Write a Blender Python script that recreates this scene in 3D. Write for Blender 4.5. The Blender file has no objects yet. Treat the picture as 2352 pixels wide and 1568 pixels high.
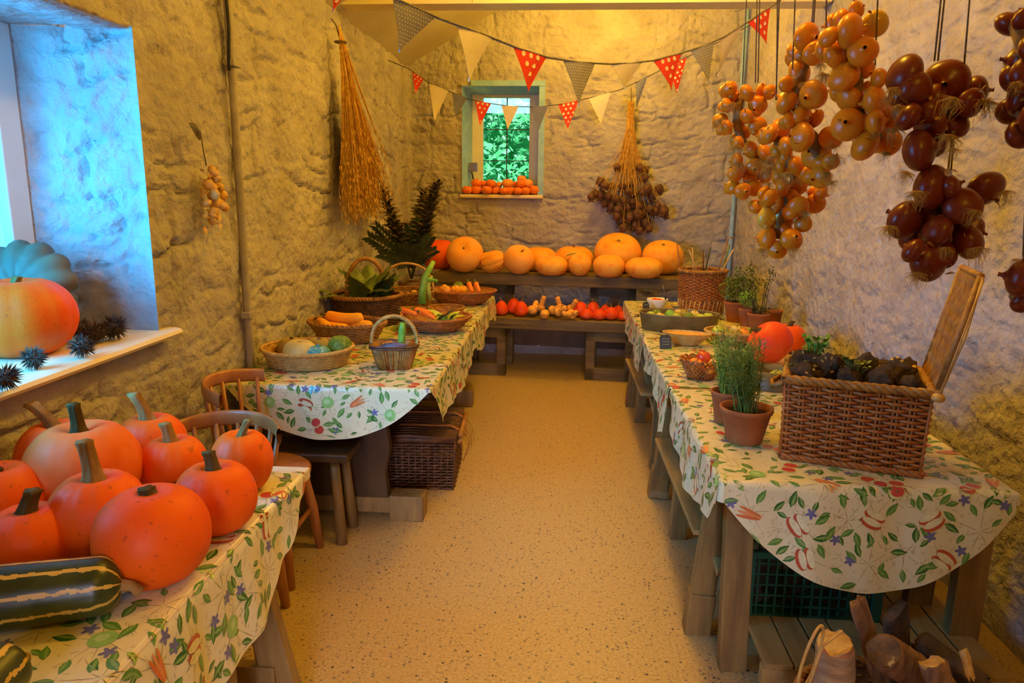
import bpy, bmesh, math, random
import numpy as np
from mathutils import Vector, Matrix, noise
D = bpy.data
SC = bpy.context.scene
COL = SC.collection
PI = math.pi
random.seed(7)

# ---------------------------------------------------------------- camera
cam_data = D.cameras.new('camera'); cam_data.sensor_width = 36.0; cam_data.lens = 25.255
cam_data.clip_start = 0.05; cam_data.clip_end = 100
cam = D.objects.new('camera', cam_data); COL.objects.link(cam)
right = Vector((0.997403, 0.071059, 0.011752)); up = Vector((-0.025841, 0.200742, 0.979303)); fwd = Vector((-0.067229, 0.977064, -0.202057))
mw = Matrix((right, up, -fwd)).transposed().to_4x4(); mw.translation = Vector((0, 0, 1.6))
cam.matrix_world = mw
SC.camera = cam

# ---------------------------------------------------------------- exposure, sky, lights
SC.view_settings.view_transform = 'Standard'
try: SC.view_settings.look = 'None'
except Exception: pass
SC.view_settings.gamma = 1.0
SC.view_settings.use_curve_mapping = False
SC.view_settings.exposure = 0.08

world = D.worlds.new('sky'); SC.world = world; world.use_nodes = True
bgn = world.node_tree.nodes['Background']
bgn.inputs[0].default_value = (0.62, 0.82, 1.0, 1); bgn.inputs[1].default_value = 0.45

def area(name, loc, direction, sx, sy, power, color):
    l = D.lights.new(name, 'AREA'); l.shape = 'RECTANGLE'; l.size = sx; l.size_y = sy; l.energy = power; l.color = color
    o = D.objects.new(name, l); COL.objects.link(o); o.location = loc
    o.rotation_euler = Vector(direction).to_track_quat('-Z', 'Y').to_euler()
    return o
def lamp(name, loc, power, color, r=0.12):
    l = D.lights.new(name, 'POINT'); l.energy = power; l.color = color; l.shadow_soft_size = r
    o = D.objects.new(name, l); COL.objects.link(o); o.location = loc
    return o
WARM = (1.0, 0.57, 0.04)
LP = dict(near=68, mid=66, far=76, back=32, win=66, door=6, bwin=3)
lamp('ceiling_lamp_near', (0.35, 2.5, 3.25), LP['near'], WARM)
lamp('ceiling_lamp_behind', (0.9, -0.6, 3.1), LP['back'], WARM)
lamp('ceiling_lamp_middle', (0.2, 4.4, 3.2), LP['mid'], WARM)
lamp('ceiling_lamp_far', (0.35, 6.1, 3.25), LP['far'], WARM)
wl = area('daylight_left_window', (-2.08, 1.45, 1.62), (0.62, 1, -0.22), 0.9, 1.0, LP['win'], (0.02, 0.40, 1.0)); wl.data.spread = 2.1
dl = area('daylight_open_door', (0.1, -1.9, 1.5), (-0.08, 1, -0.32), 0.9, 1.2, LP['door'], (0.72, 0.70, 1.0)); dl.data.spread = 0.55
area('daylight_far_window', (-0.45, 8.4, 2.9), (0.05, -1, -0.5), 1.2, 0.9, LP['bwin'], (0.55, 0.8, 1.0))
sun_l = D.lights.new('sun', 'SUN'); sun_l.energy = 7.0; sun_l.angle = 0.05; sun_l.color = (1, 0.97, 0.88)
sun = D.objects.new('sun', sun_l); COL.objects.link(sun); sun.location = (0, 12, 8)
sun.rotation_euler = Vector((-0.5, 0.75, -0.9)).to_track_quat('-Z', 'Y').to_euler()

# ---------------------------------------------------------------- materials
MT = {}
def lin(c): return tuple(c) + (1,) if len(c) == 3 else c
def mat(name, c1, c2=None, scale=8.0, stretch=(1, 1, 1), rough=0.55, bump=0.15, bscale=None, coat=0.0, lo=0.35, hi=0.65,
        detail=5.0, spec=0.5, attr=False, c3=None, s3=40.0, t3=(0.62, 0.68), trans=0.0, sheen=0.0, dist=0.01):
    m = D.materials.new(name); m.use_nodes = True; nt = m.node_tree; N = nt.nodes; L = nt.links
    b = N['Principled BSDF']
    tc = N.new('ShaderNodeTexCoord'); mp = N.new('ShaderNodeMapping'); mp.inputs['Scale'].default_value = stretch
    L.new(tc.outputs['Object'], mp.inputs['Vector'])
    n = N.new('ShaderNodeTexNoise'); n.inputs['Scale'].default_value = scale; n.inputs['Detail'].default_value = detail; n.inputs['Roughness'].default_value = 0.6
    L.new(mp.outputs[0], n.inputs['Vector'])
    r = N.new('ShaderNodeValToRGB'); r.color_ramp.elements[0].position = lo; r.color_ramp.elements[1].position = hi
    r.color_ramp.elements[0].color = lin(c1); r.color_ramp.elements[1].color = lin(c2 or c1)
    L.new(n.outputs['Fac'], r.inputs['Fac'])
    out = r.outputs['Color']
    if attr:
        a = N.new('ShaderNodeAttribute'); a.attribute_name = 'Col'
        mx = N.new('ShaderNodeMix'); mx.data_type = 'RGBA'; mx.blend_type = 'MULTIPLY'; mx.inputs['Factor'].default_value = 1
        L.new(out, mx.inputs['A']); L.new(a.outputs['Color'], mx.inputs['B']); out = mx.outputs['Result']
    if c3:
        n3 = N.new('ShaderNodeTexNoise'); n3.inputs['Scale'].default_value = s3; n3.inputs['Detail'].default_value = 3
        L.new(mp.outputs[0], n3.inputs['Vector'])
        r3 = N.new('ShaderNodeValToRGB'); r3.color_ramp.elements[0].position = t3[0]; r3.color_ramp.elements[1].position = t3[1]
        r3.color_ramp.elements[0].color = (0, 0, 0, 1); r3.color_ramp.elements[1].color = (1, 1, 1, 1)
        L.new(n3.outputs['Fac'], r3.inputs['Fac'])
        mx = N.new('ShaderNodeMix'); mx.data_type = 'RGBA'; L.new(r3.outputs['Color'], mx.inputs['Factor'])
        L.new(out, mx.inputs['A']); mx.inputs['B'].default_value = lin(c3); out = mx.outputs['Result']
    L.new(out, b.inputs['Base Color'])
    b.inputs['Roughness'].default_value = rough
    b.inputs['Specular IOR Level'].default_value = spec
    b.inputs['Coat Weight'].default_value = coat; b.inputs['Coat Roughness'].default_value = 0.15
    if trans: b.inputs['Transmission Weight'].default_value = trans
    if bump:
        nb = N.new('ShaderNodeTexNoise'); nb.inputs['Scale'].default_value = bscale or scale * 3; nb.inputs['Detail'].default_value = 6
        L.new(mp.outputs[0], nb.inputs['Vector'])
        bp = N.new('ShaderNodeBump'); bp.inputs['Strength'].default_value = bump; bp.inputs['Distance'].default_value = dist
        L.new(nb.outputs['Fac'], bp.inputs['Height']); L.new(bp.outputs['Normal'], b.inputs['Normal'])
    MT[name] = m
    return m
mat('limewash', (0.38, 0.335, 0.32), (0.50, 0.45, 0.44), scale=3.5, rough=0.9, bump=1.0, bscale=22, dist=0.03, spec=0.12)
mat('ceiling_plaster', (0.50, 0.43, 0.27), (0.58, 0.50, 0.33), scale=2, rough=0.9, bump=0.15, bscale=18, spec=0.2)
mat('beam_paint', (0.72, 0.60, 0.25), (0.80, 0.68, 0.32), scale=4, stretch=(0.3, 3, 3), rough=0.5, bump=0.1)
mat('window_paint', (0.74, 0.70, 0.64), (0.80, 0.77, 0.72), scale=5, rough=0.45, bump=0.05)
mat('mottled_blue', (0.24, 0.45, 0.80), (0.36, 0.58, 0.86), scale=12, rough=0.7, bump=0.3, bscale=40)
mat('sill_paint', (0.78, 0.62, 0.36), (0.84, 0.70, 0.44), scale=6, rough=0.5, bump=0.15)
mat('lead', (0.02, 0.02, 0.025), rough=0.4, bump=0)
mat('conduit', (0.30, 0.26, 0.24), (0.42, 0.37, 0.32), scale=9, rough=0.7)
mat('pumpkin_orange', (0.82, 0.085, 0.002), (0.90, 0.135, 0.003), scale=5, rough=0.5, bump=0.12, bscale=55, c3=(0.50, 0.07, 0.006), s3=70, t3=(0.64, 0.74), lo=0.3, hi=0.7, spec=0.25)
mat('pumpkin_pinkish', (0.86, 0.15, 0.018), (0.90, 0.22, 0.05), scale=4, rough=0.55, bump=0.12, bscale=55, c3=(0.80, 0.13, 0.01), s3=5, t3=(0.42, 0.62), spec=0.25)
mat('pumpkin_scarred', (0.82, 0.10, 0.003), (0.88, 0.15, 0.005), scale=5, rough=0.5, bump=0.2, bscale=40, c3=(0.16, 0.035, 0.008), s3=8, t3=(0.58, 0.63), spec=0.25)
mat('pumpkin_yellow', (0.90, 0.33, 0.02), (0.95, 0.47, 0.06), scale=4, rough=0.55, bump=0.15, bscale=60, c3=(0.85, 0.22, 0.01), s3=14, t3=(0.55, 0.75), spec=0.25)
mat('pumpkin_pale', (0.88, 0.32, 0.03), (0.92, 0.45, 0.09), scale=4, rough=0.55, bump=0.12, bscale=50, spec=0.25)
mat('onion_squash', (0.80, 0.05, 0.006), (0.86, 0.10, 0.012), scale=8, rough=0.45, bump=0.1, spec=0.25)
mat('butternut', (0.90, 0.36, 0.03), (0.94, 0.50, 0.10), scale=8, rough=0.5, bump=0.1, spec=0.25)
mat('mini_orange', (0.88, 0.17, 0.008), (0.92, 0.25, 0.02), scale=20, rough=0.4, bump=0.05, spec=0.25)
mat('mini_striped', (0.90, 0.45, 0.10), (0.92, 0.28, 0.03), scale=14, stretch=(3, 3, 0.4), rough=0.4, bump=0.05, spec=0.25)
mat('squash_blue', (0.075, 0.085, 0.055), (0.13, 0.14, 0.09), scale=5, rough=0.55, bump=0.2, bscale=30, c3=(0.20, 0.12, 0.05), s3=3.0, t3=(0.50, 0.66), spec=0.25)
mat('squash_yellow', (0.55, 0.38, 0.08), (0.72, 0.60, 0.22), scale=6, rough=0.45, bump=0.1, spec=0.25)
mat('squash_teal', (0.06, 0.30, 0.28), (0.45, 0.62, 0.42), scale=90, rough=0.4, bump=0.1, lo=0.5, hi=0.62, spec=0.25)
mat('squash_green', (0.12, 0.19, 0.02), (0.30, 0.36, 0.05), scale=60, rough=0.4, bump=0.1, lo=0.45, hi=0.65, spec=0.25)
mat('squash_brown', (0.30, 0.20, 0.03), (0.45, 0.32, 0.06), scale=9, rough=0.5, bump=0.1, spec=0.25)
mat('banana_squash', (0.90, 0.32, 0.01), (0.93, 0.42, 0.025), scale=10, rough=0.45, bump=0.08, spec=0.25)
mat('stem_green', (0.12, 0.11, 0.03), (0.28, 0.22, 0.08), scale=18, stretch=(1, 1, 0.3), rough=0.9, bump=0.8, spec=0.1)
mat('stem_dark', (0.05, 0.035, 0.01), (0.16, 0.10, 0.03), scale=18, stretch=(1, 1, 0.3), rough=0.9, bump=0.8, spec=0.1)
mat('stem_tan', (0.20, 0.10, 0.025), (0.42, 0.24, 0.08), scale=18, stretch=(1, 1, 0.3), rough=0.9, bump=0.8, spec=0.1)
mat('marrow_green', (0.022, 0.030, 0.006), (0.06, 0.075, 0.014), scale=10, rough=0.35, bump=0.1, attr=False)
mat('marrow_stripe', (0.62, 0.38, 0.05), (0.70, 0.47, 0.10), scale=20, rough=0.4, bump=0.05)
mat('wicker', (0.24, 0.085, 0.012), (0.46, 0.21, 0.035), scale=30, rough=0.5, bump=0.3)
mat('wicker_dark', (0.055, 0.02, 0.008), (0.16, 0.06, 0.02), scale=25, rough=0.5, bump=0.3)
mat('wicker_tan', (0.46, 0.24, 0.05), (0.66, 0.40, 0.11), scale=30, rough=0.5, bump=0.2)
mat('wicker_red', (0.30, 0.075, 0.010), (0.50, 0.165, 0.025), scale=30, rough=0.45, bump=0.2)
mat('wood_dark', (0.040, 0.018, 0.005), (0.095, 0.045, 0.012), scale=6, stretch=(1, 1, 0.3), rough=0.5, bump=0.2)
mat('wood_mid', (0.17, 0.09, 0.02), (0.31, 0.18, 0.045), scale=5, stretch=(4, 4, 0.5), rough=0.6, bump=0.2, c3=(0.08, 0.03, 0.012), s3=3, t3=(0.70, 0.74))
mat('wood_chair', (0.36, 0.12, 0.03), (0.48, 0.19, 0.05), scale=5, stretch=(3, 3, 0.6), rough=0.4, bump=0.1, coat=0.2)
mat('wood_bench', (0.10, 0.062, 0.014), (0.20, 0.125, 0.03), scale=6, stretch=(0.5, 4, 4), rough=0.65, bump=0.25, c3=(0.05, 0.025, 0.01), s3=4, t3=(0.66, 0.72))
mat('wood_board', (0.62, 0.50, 0.28), (0.72, 0.60, 0.38), scale=5, stretch=(3, 0.5, 3), rough=0.6, bump=0.1)
mat('wood_slat', (0.26, 0.16, 0.045), (0.42, 0.27, 0.08), scale=5, stretch=(3, 0.5, 3), rough=0.65, bump=0.2)
mat('cloth', (0.96, 0.96, 0.96), (1.0, 1.0, 1.0), scale=14, rough=0.32, bump=0.12, bscale=9, attr=True, coat=0.25, c3=(0.52, 0.46, 0.24), s3=60, t3=(0.60, 0.74), dist=0.02)
mat('print', (0.8, 0.8, 0.8), (1.0, 1.0, 1.0), scale=60, rough=0.32, bump=0, attr=True, coat=0.25)
mat('onion', (0.54, 0.115, 0.003), (0.82, 0.28, 0.007), scale=12, stretch=(4, 4, 0.5), rough=0.3, bump=0.08, coat=0.08, spec=0.4)
mat('onion_pale', (0.62, 0.26, 0.015), (0.68, 0.48, 0.04), scale=12, stretch=(4, 4, 0.5), rough=0.3, bump=0.05, coat=0.08)
mat('onion_skin', (0.42, 0.15, 0.02), (0.60, 0.30, 0.06), scale=30, rough=0.4, bump=0.2)
mat('onion_red', (0.060, 0.006, 0.003), (0.25, 0.032, 0.010), scale=10, stretch=(4, 4, 0.5), rough=0.28, bump=0.06, coat=0.06, spec=0.35)
mat('root_hair', (0.34, 0.17, 0.02), (0.52, 0.30, 0.05), scale=40, rough=0.8, bump=0)
mat('braid', (0.14, 0.07, 0.02), (0.30, 0.17, 0.05), scale=40, rough=0.9, bump=0.3)
mat('cord', (0.10, 0.07, 0.03), (0.20, 0.14, 0.07), scale=60, rough=0.9, bump=0)
mat('straw', (0.50, 0.24, 0.03), (0.80, 0.46, 0.08), scale=40, rough=0.6, bump=0)
mat('seed_fluff', (0.42, 0.22, 0.03), (0.62, 0.36, 0.06), scale=40, rough=0.8, bump=0)
mat('pod', (0.06, 0.022, 0.010), (0.20, 0.085, 0.03), scale=20, rough=0.7, bump=0.5)
mat('garlic', (0.58, 0.28, 0.04), (0.72, 0.44, 0.10), scale=20, stretch=(3, 3, 0.6), rough=0.5, bump=0.1)
mat('leaf_dark', (0.02, 0.035, 0.010), (0.055, 0.07, 0.02), scale=20, rough=0.5, bump=0.1)
mat('leaf_brown', (0.045, 0.028, 0.008), (0.14, 0.10, 0.03), scale=20, rough=0.6, bump=0.2)
mat('leaf_mid', (0.07, 0.11, 0.012), (0.17, 0.22, 0.03), scale=15, rough=0.45, bump=0.15)
mat('leaf_bright', (0.12, 0.34, 0.02), (0.28, 0.50, 0.05), scale=15, rough=0.5, bump=0.1)
mat('leaf_lime', (0.40, 0.50, 0.04), (0.56, 0.62, 0.08), scale=15, rough=0.5, bump=0.1)
mat('leaf_dill', (0.10, 0.17, 0.015), (0.22, 0.30, 0.03), scale=15, rough=0.6, bump=0)
mat('terracotta', (0.30, 0.075, 0.015), (0.42, 0.13, 0.03), scale=9, rough=0.8, bump=0.15, c3=(0.55, 0.36, 0.20), s3=5, t3=(0.66, 0.80))
mat('soil', (0.015, 0.010, 0.006), (0.04, 0.025, 0.015), scale=60, rough=1, bump=0.8)
mat('apple_red', (0.55, 0.02, 0.008), (0.78, 0.10, 0.02), scale=10, rough=0.3, bump=0, coat=0.3)
mat('apple_orange', (0.85, 0.16, 0.01), (0.90, 0.36, 0.03), scale=10, rough=0.3, bump=0, coat=0.3)
mat('apple_yellow', (0.80, 0.40, 0.06), (0.85, 0.55, 0.16), scale=10, rough=0.3, bump=0, coat=0.3)
mat('apple_green', (0.22, 0.32, 0.02), (0.50, 0.52, 0.06), scale=9, rough=0.3, bump=0, coat=0.3)
mat('tomato', (0.78, 0.05, 0.01), (0.84, 0.09, 0.02), scale=10, rough=0.2, bump=0, coat=0.4)
mat('carrot', (0.86, 0.16, 0.01), (0.90, 0.26, 0.03), scale=20, rough=0.5, bump=0.2)
mat('aubergine', (0.07, 0.05, 0.08), (0.16, 0.12, 0.16), scale=20, rough=0.4, bump=0)
mat('root_crop', (0.06, 0.030, 0.014), (0.22, 0.12, 0.05), scale=14, rough=0.9, bump=0.9, dist=0.015, c3=(0.50, 0.36, 0.18), s3=24, t3=(0.66, 0.70))
mat('burr', (0.035, 0.018, 0.009), (0.10, 0.055, 0.03), scale=30, rough=0.6, bump=0.3)
mat('slate', (0.035, 0.040, 0.035), (0.06, 0.065, 0.05), scale=20, rough=0.6, bump=0.1)
mat('chalk', (0.55, 0.55, 0.50), rough=0.9, bump=0)
mat('zinc', (0.12, 0.075, 0.02), (0.22, 0.145, 0.045), scale=10, rough=0.5, bump=0.1)
mat('crate_green', (0.004, 0.05, 0.025), (0.010, 0.09, 0.045), scale=10, rough=0.4, bump=0)
mat('bark', (0.16, 0.07, 0.03), (0.38, 0.20, 0.09), scale=9, stretch=(3, 3, 0.5), rough=0.9, bump=0.9, dist=0.02)
mat('bark_dark', (0.035, 0.02, 0.014), (0.11, 0.06, 0.04), scale=12, rough=0.7, bump=0.7, dist=0.02)
mat('birch', (0.50, 0.34, 0.18), (0.20, 0.12, 0.07), scale=9, stretch=(1, 1, 4), rough=0.8, bump=0.4, c3=(0.55, 0.16, 0.04), s3=4, t3=(0.50, 0.58))
mat('flag_red', (0.78, 0.045, 0.018), (0.82, 0.055, 0.022), scale=30, rough=0.85, bump=0.1)
mat('flag_grey', (0.28, 0.27, 0.30), (0.33, 0.32, 0.34), scale=30, rough=0.85, bump=0.1)
mat('flag_cream', (0.76, 0.66, 0.46), (0.80, 0.70, 0.50), scale=30, rough=0.85, bump=0.1)
mat('flag_blue', (0.13, 0.15, 0.25), (0.17, 0.19, 0.30), scale=30, rough=0.85, bump=0.1)
mat('dot_cream', (0.85, 0.72, 0.45), rough=0.85, bump=0)
mat('tape_dark', (0.02, 0.02, 0.025), (0.04, 0.04, 0.045), scale=30, rough=0.8, bump=0)
mat('tape_check', (0.05, 0.045, 0.04), (0.30, 0.26, 0.20), scale=260, rough=0.8, bump=0, lo=0.48, hi=0.52)
mat('steel', (0.35, 0.36, 0.36), rough=0.3, bump=0); MT['steel'].node_tree.nodes['Principled BSDF'].inputs['Metallic'].default_value = 0.9
mat('hedge', (0.04, 0.40, 0.14), (0.14, 0.70, 0.34), scale=6, rough=0.5, bump=0)
mat('grass', (0.04, 0.36, 0.10), (0.10, 0.48, 0.16), scale=4, rough=0.9, bump=0.3)

def floor_mat():
    m = D.materials.new('terrazzo'); m.use_nodes = True; nt = m.node_tree; N = nt.nodes; L = nt.links; b = N['Principled BSDF']
    tc = N.new('ShaderNodeTexCoord')
    n = N.new('ShaderNodeTexNoise'); n.inputs['Scale'].default_value = 90; n.inputs['Detail'].default_value = 4
    r = N.new('ShaderNodeValToRGB'); r.color_ramp.elements[0].position = 0.35; r.color_ramp.elements[1].position = 0.65
    r.color_ramp.elements[0].color = (0.42, 0.275, 0.095, 1); r.color_ramp.elements[1].color = (0.56, 0.385, 0.15, 1)
    L.new(tc.outputs['Object'], n.inputs['Vector']); L.new(n.outputs['Fac'], r.inputs['Fac'])
    prev = r.outputs['Color']
    for sc, th, colr in ((55, 0.22, (0.22, 0.16, 0.10, 1)), (95, 0.20, (0.15, 0.11, 0.08, 1)), (40, 0.13, (0.05, 0.04, 0.035, 1))):
        v = N.new('ShaderNodeTexVoronoi'); v.inputs['Scale'].default_value = sc; v.inputs['Randomness'].default_value = 1
        L.new(tc.outputs['Object'], v.inputs['Vector'])
        sp = N.new('ShaderNodeSeparateColor'); L.new(v.outputs['Color'], sp.inputs['Color'])
        ls = N.new('ShaderNodeMath'); ls.operation = 'LESS_THAN'
        mu = N.new('ShaderNodeMath'); mu.operation = 'MULTIPLY'; mu.inputs[1].default_value = th * 1.7; L.new(sp.outputs[0], mu.inputs[0])
        L.new(v.outputs['Distance'], ls.inputs[0]); L.new(mu.outputs[0], ls.inputs[1])
        gt = N.new('ShaderNodeMath'); gt.operation = 'GREATER_THAN'; gt.inputs[1].default_value = 0.55; L.new(sp.outputs[1], gt.inputs[0])
        pr = N.new('ShaderNodeMath'); pr.operation = 'MULTIPLY'; L.new(ls.outputs[0], pr.inputs[0]); L.new(gt.outputs[0], pr.inputs[1])
        mx = N.new('ShaderNodeMix'); mx.data_type = 'RGBA'; L.new(pr.outputs[0], mx.inputs['Factor']); L.new(prev, mx.inputs['A']); mx.inputs['B'].default_value = colr
        prev = mx.outputs['Result']
    L.new(prev, b.inputs['Base Color']); b.inputs['Roughness'].default_value = 0.45
    MT['terrazzo'] = m
floor_mat()
g = D.materials.new('glass'); g.use_nodes = True; nb = g.node_tree.nodes['Principled BSDF']
nb.inputs['Base Color'].default_value = (0.95, 1, 0.97, 1); nb.inputs['Roughness'].default_value = 0.0; nb.inputs['Transmission Weight'].default_value = 1; nb.inputs['IOR'].default_value = 1.05
MT['glass'] = g

# ---------------------------------------------------------------- mesh helpers
class MB:
    def __init__(s): s.v = []; s.f = []; s.m = []; s.c = []
    def add(s, vs, fs, mi=0, col=None):
        o = len(s.v); s.v.extend(tuple(p) for p in vs)
        for f in fs: s.f.append(tuple(i + o for i in f)); s.m.append(mi); s.c.append(col or (1, 1, 1))
        return s
    def box(s, x0, x1, y0, y1, z0, z1, mi=0):
        vs = [(x, y, z) for x in (x0, x1) for y in (y0, y1) for z in (z0, z1)]
        return s.add(vs, [(0, 1, 3, 2), (4, 6, 7, 5), (0, 4, 5, 1), (2, 3, 7, 6), (0, 2, 6, 4), (1, 5, 7, 3)], mi)
    def beam(s, a, b, w, d, upv=(0, 0, 1), mi=0):      # bar from a to b, rectangular section
        a = Vector(a); b = Vector(b); t = (b - a).normalized(); upv = Vector(upv)
        if abs(t.dot(upv)) > 0.98: upv = Vector((0, 1, 0))
        x = t.cross(upv).normalized(); y = x.cross(t).normalized()
        vs = []
        for p in (a, b):
            for i, j in ((-1, -1), (1, -1), (1, 1), (-1, 1)): vs.append(p + x * (i * w / 2) + y * (j * d / 2))
        return s.add(vs, [(3, 2, 1, 0), (4, 5, 6, 7), (0, 1, 5, 4), (1, 2, 6, 5), (2, 3, 7, 6), (3, 0, 4, 7)], mi)
    def tube(s, pts, r, seg=6, mi=0, closed=False, caps=True, flat=1.0):
        pts = [Vector(p) for p in pts]; n = len(pts)
        rs = r if isinstance(r, (list, tuple)) else [r] * n
        vs = []; prevx = None
        for i, p in enumerate(pts):
            if closed: t = pts[(i + 1) % n] - pts[i - 1]
            else: t = pts[min(i + 1, n - 1)] - pts[max(i - 1, 0)]
            if t.length < 1e-9: t = Vector((0, 0, 1))
            t.normalize()
            if prevx is None:
                ref = Vector((0, 0, 1)) if abs(t.z) < 0.9 else Vector((1, 0, 0))
                x = ref.cross(t).normalized()
            else:
                x = (prevx - t * prevx.dot(t))
                x = x.normalized() if x.length > 1e-6 else prevx
            prevx = x; y = t.cross(x)
            for k in range(seg):
                a = 2 * PI * k / seg
                vs.append(p + (x * math.cos(a) + y * (math.sin(a) * flat)) * rs[i])
        fs = []
        m = n if closed else n - 1
        for i in range(m):
            j = (i + 1) % n
            for k in range(seg):
                k2 = (k + 1) % seg
                fs.append((i * seg + k, i * seg + k2, j * seg + k2, j * seg + k))
        if caps and not closed:
            fs.append(tuple(range(seg))[::-1]); fs.append(tuple(range((n - 1) * seg, n * seg)))
        return s.add(vs, fs, mi)
    def surf(s, fn, nu, nv, cu=False, cv=False, mi=0, cf=None, mf=None):   # fn(u,v) u,v in 0..1
        vs = []
        for i in range(nu + (0 if cu else 1)):
            for j in range(nv + (0 if cv else 1)):
                vs.append(fn(i / nu, j / nv))
        W = nv + (0 if cv else 1); Hn = nu + (0 if cu else 1)
        o = len(s.v); s.v.extend(tuple(p) for p in vs)
        for i in range(nu):
            for j in range(nv):
                a = i * W + j; b = ((i + 1) % Hn) * W + j; c = ((i + 1) % Hn) * W + (j + 1) % W; d = i * W + (j + 1) % W
                s.f.append((a + o, b + o, c + o, d + o)); s.m.append(mf(i / nu, j / nv) if mf else mi); s.c.append(cf((i + .5) / nu, (j + .5) / nv) if cf else (1, 1, 1))
        return s
    def lathe(s, prof, seg=24, c=(0, 0, 0), sx=1, sy=1, mi=0, fn=None):
        n = len(prof); vs = []
        for r, z in prof:
            for k in range(seg):
                a = 2 * PI * k / seg
                q = fn(a, r, z) if fn else 1.0
                vs.append((c[0] + r * q * sx * math.cos(a), c[1] + r * q * sy * math.sin(a), c[2] + z))
        fs = []
        for i in range(n - 1):
            for k in range(seg):
                k2 = (k + 1) % seg
                fs.append((i * seg + k, i * seg + k2, (i + 1) * seg + k2, (i + 1) * seg + k))
        return s.add(vs, fs, mi)
    def xf(s, M):
        s.v = [tuple(M @ Vector(p)) for p in s.v]; return s
    def mesh(s, name, mats, smooth=True, col=False):
        me = D.meshes.new(name); me.from_pydata(s.v, [], s.f)
        mats = mats if isinstance(mats, (list, tuple)) else [mats]
        for q in mats: me.materials.append(MT[q])
        me.polygons.foreach_set('material_index', s.m)
        me.polygons.foreach_set('use_smooth', [smooth] * len(s.f))
        if col:
            at = me.color_attributes.new('Col', 'FLOAT_COLOR', 'CORNER')
            buf = []
            for p, c in zip(me.polygons, s.c):
                buf.extend((c[0], c[1], c[2], 1.0) * p.loop_total)
            at.data.foreach_set('color', buf)
        me.update(); return me
    def build(s, name, mats, parent=None, smooth=True, col=False, bevel=0):
        o = D.objects.new(name, s.mesh(name, mats, smooth, col)); COL.objects.link(o)
        if parent: o.parent = parent
        if bevel:
            md = o.modifiers.new('edge', 'BEVEL'); md.width = bevel; md.segments = 2; md.limit_method = 'ANGLE'
        return o
def tag(o, label=None, cat=None, group=None, kind=None):
    if label: o['label'] = label
    if cat: o['category'] = cat
    if group: o['group'] = group
    if kind: o['kind'] = kind
    return o
def empty(name, loc=(0, 0, 0), rz=0.0, **k):
    o = D.objects.new(name, None); COL.objects.link(o); o.location = loc; o.rotation_euler = (0, 0, rz); o.empty_display_size = 0.05
    return tag(o, **k)
def struct(o): o['kind'] = 'structure'; return o
def instance(name, me, loc, rot=(0, 0, 0), sc=1.0, parent=None):
    o = D.objects.new(name, me); COL.objects.link(o); o.location = loc; o.rotation_euler = rot
    o.scale = (sc, sc, sc) if not isinstance(sc, (tuple, list)) else sc
    if parent: o.parent = parent
    return o
def copy_tree(o, parent=None):
    kids = list(o.children)
    c = o.copy(); COL.objects.link(c); c.parent = parent
    for ch in kids: copy_tree(ch, c)
    return c
def U(a, b): return random.uniform(a, b)
def arc(c, r, a0, a1, n, plane='xz', sx=1, sy=1):
    out = []
    for i in range(n + 1):
        a = a0 + (a1 - a0) * i / n
        p = (r * sx * math.cos(a), r * sy * math.sin(a))
        if plane == 'xz': out.append((c[0] + p[0], c[1], c[2] + p[1]))
        elif plane == 'yz': out.append((c[0], c[1] + p[0], c[2] + p[1]))
        else: out.append((c[0] + p[0], c[1] + p[1], c[2]))
    return out

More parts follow.
